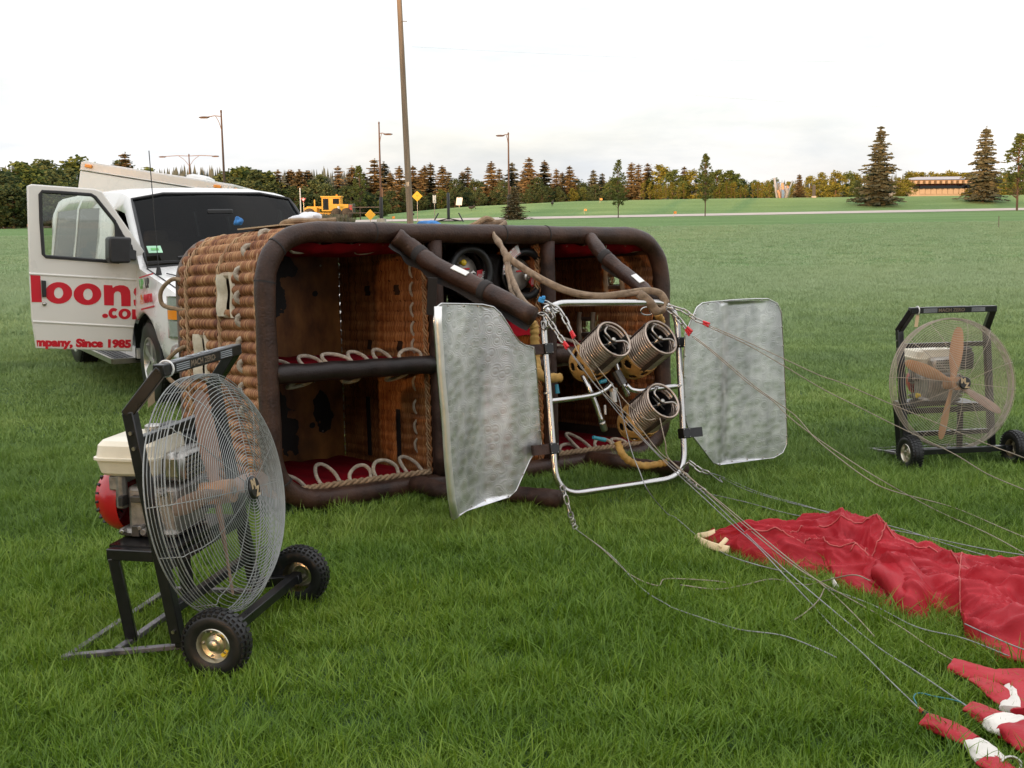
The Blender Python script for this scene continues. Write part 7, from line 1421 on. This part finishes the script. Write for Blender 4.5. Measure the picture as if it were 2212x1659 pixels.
cable('tan cable fraying out on the grass before the crumpled fold', C5([(1330, 1180, 6.36), (1380, 1400, 6.3), (1440, 1580, 6.28)])+C2([(300, 20, 6.1), (480, 170, 5.6), (700, 352, 5.1), (930, 532, 'g'), (1100, 690, 'g'), (1240, 842, 'g')]), 'cable_tan')
cable('grey cable curving along the lower edge of the red fabric', C2([(930, 535, 'g'), (1220, 640, 'g'), (1500, 780, 'g'), (1790, 850, 'g'), (2085, 965, 'g')]))
cable('grey cable lying over the long red fold at the right edge', C2([(1800, 760, 4.45), (1950, 830, 4.3), (2100, 895, 4.2), (2250, 950, 4.1)]))
cable('cable on the grass above the red pile, ending at the right edge', [(1534, 1023, 6.75), (1560, 1042, 6.6)]+C1([(260, 1105, 'g'), (420, 1180, 'g'), (700, 1260, 'g'), (960, 1320, 'g'), (1300, 1400, 'g'), (1600, 1500, 'g'), (2030, 1620, 'g')]))
cable('second cable on the grass above the red pile, slightly higher', [(1535, 1022, 6.75)]+C1([(270, 1100, 'g'), (480, 1190, 'g'), (760, 1270, 'g'), (1100, 1375, 'g'), (1400, 1435, 'g'), (1750, 1510, 'g'), (2030, 1555, 'g')]))
cable('cable in the grass left of the red pile from the lower right chain', [(1526, 1064, 6.6)]+C1([(200, 1200, 'g'), (400, 1245, 'g'), (600, 1300, 'g'), (740, 1330, 'g'), (900, 1350, 'g')]))
tl = [(1495, 722), (1530, 704)]
cable('lowest pair cable from the upper right chain across the right heat shield', [(1496, 728, 6.98)]+C1([(200, 370, 6.9), (420, 560, 6.8), (560, 660, 6.75), (640, 740, 6.7), (780, 850, 6.6), (1000, 1000, 6.4), (1200, 1125, 6.2), (1500, 1290, 'g'), (1800, 1425, 'g'), (2030, 1550, 'g')]), 'cable_tan')
cable('second cable from the upper right chain across the shield, beside the lowest', [(1498, 726, 6.98)]+C1([(230, 385, 6.9), (450, 570, 6.8), (530, 630, 6.76), (690, 745, 6.7), (800, 870, 6.55), (930, 980, 6.4), (1100, 1105, 6.2), (1250, 1180, 6.1), (1600, 1275, 'g'), (1880, 1392, 'g'), (2030, 1455, 'g')]), 'cable_tan')
cable('tan cable passing below the hub of the right fan', [(1530, 706, 7.0)]+C1([(400, 330, 6.95), (620, 455, 6.9), (850, 592, 6.85), (1050, 692, 6.8), (1270, 802, 6.75), (1600, 962, 6.6), (1800, 1082, 6.5), (2030, 1180, 6.4)]), 'cable_tan')
cable('uppermost tan cable passing the lower right of the right fan', [(1531, 703, 7.0)]+C1([(380, 305, 6.95), (620, 415, 6.92), (830, 512, 6.88), (960, 557, 6.85), (1240, 677, 6.8), (1500, 785, 6.75), (1780, 902, 6.7), (2030, 995, 6.6)]), 'cable_tan')
cable('tan cable forming a flat loop on the grass before the pile', C2([(30, 518, 'g'), (250, 545, 'g'), (420, 520, 'g'), (600, 482, 'g'), (790, 516, 'g'), (900, 500, 'g'), (1100, 456, 4.75), (1212, 492, 4.7)]), 'cable_tan')
cable('cable in the grass running out from the lower left chain to the right', [(1243, 1142, 'g'), (1300, 1185, 'g'), (1360, 1240, 'g'), (1420, 1265, 'g')]+C2([(-60, 480, 'g'), (200, 490, 'g'), (330, 505, 'g')]), 'cable_tan')
cable('lower cable in the middle grass from the lower left chain', [(1244, 1143, 'g'), (1320, 1200, 'g'), (1385, 1270, 'g'), (1440, 1305, 'g')]+C2([(0, 668, 'g'), (280, 762, 'g'), (420, 800, 'g'), (660, 832, 'g'), (860, 905, 'g'), (1000, 970, 'g')]))
cable('short tan cable end standing up at the crossing of cables', C2([(925, 540, 'g'), (890, 610, 'g'), (820, 680, 'g'), (740, 735, 'g')]), 'cable_tan')
cable('teal cord looping beside the hooked red fabric end', C2([(1500, 1260, 'g'), (1482, 1220, 'g'), (1500, 1195, 'g'), (1545, 1195, 'g'), (1600, 1210, 'g'), (1750, 1240, 'g'), (1820, 1275, 'g')]), 'teal') if M_.setdefault('teal', mat('teal_cord', (.03, .16, .17), .6)) else 0
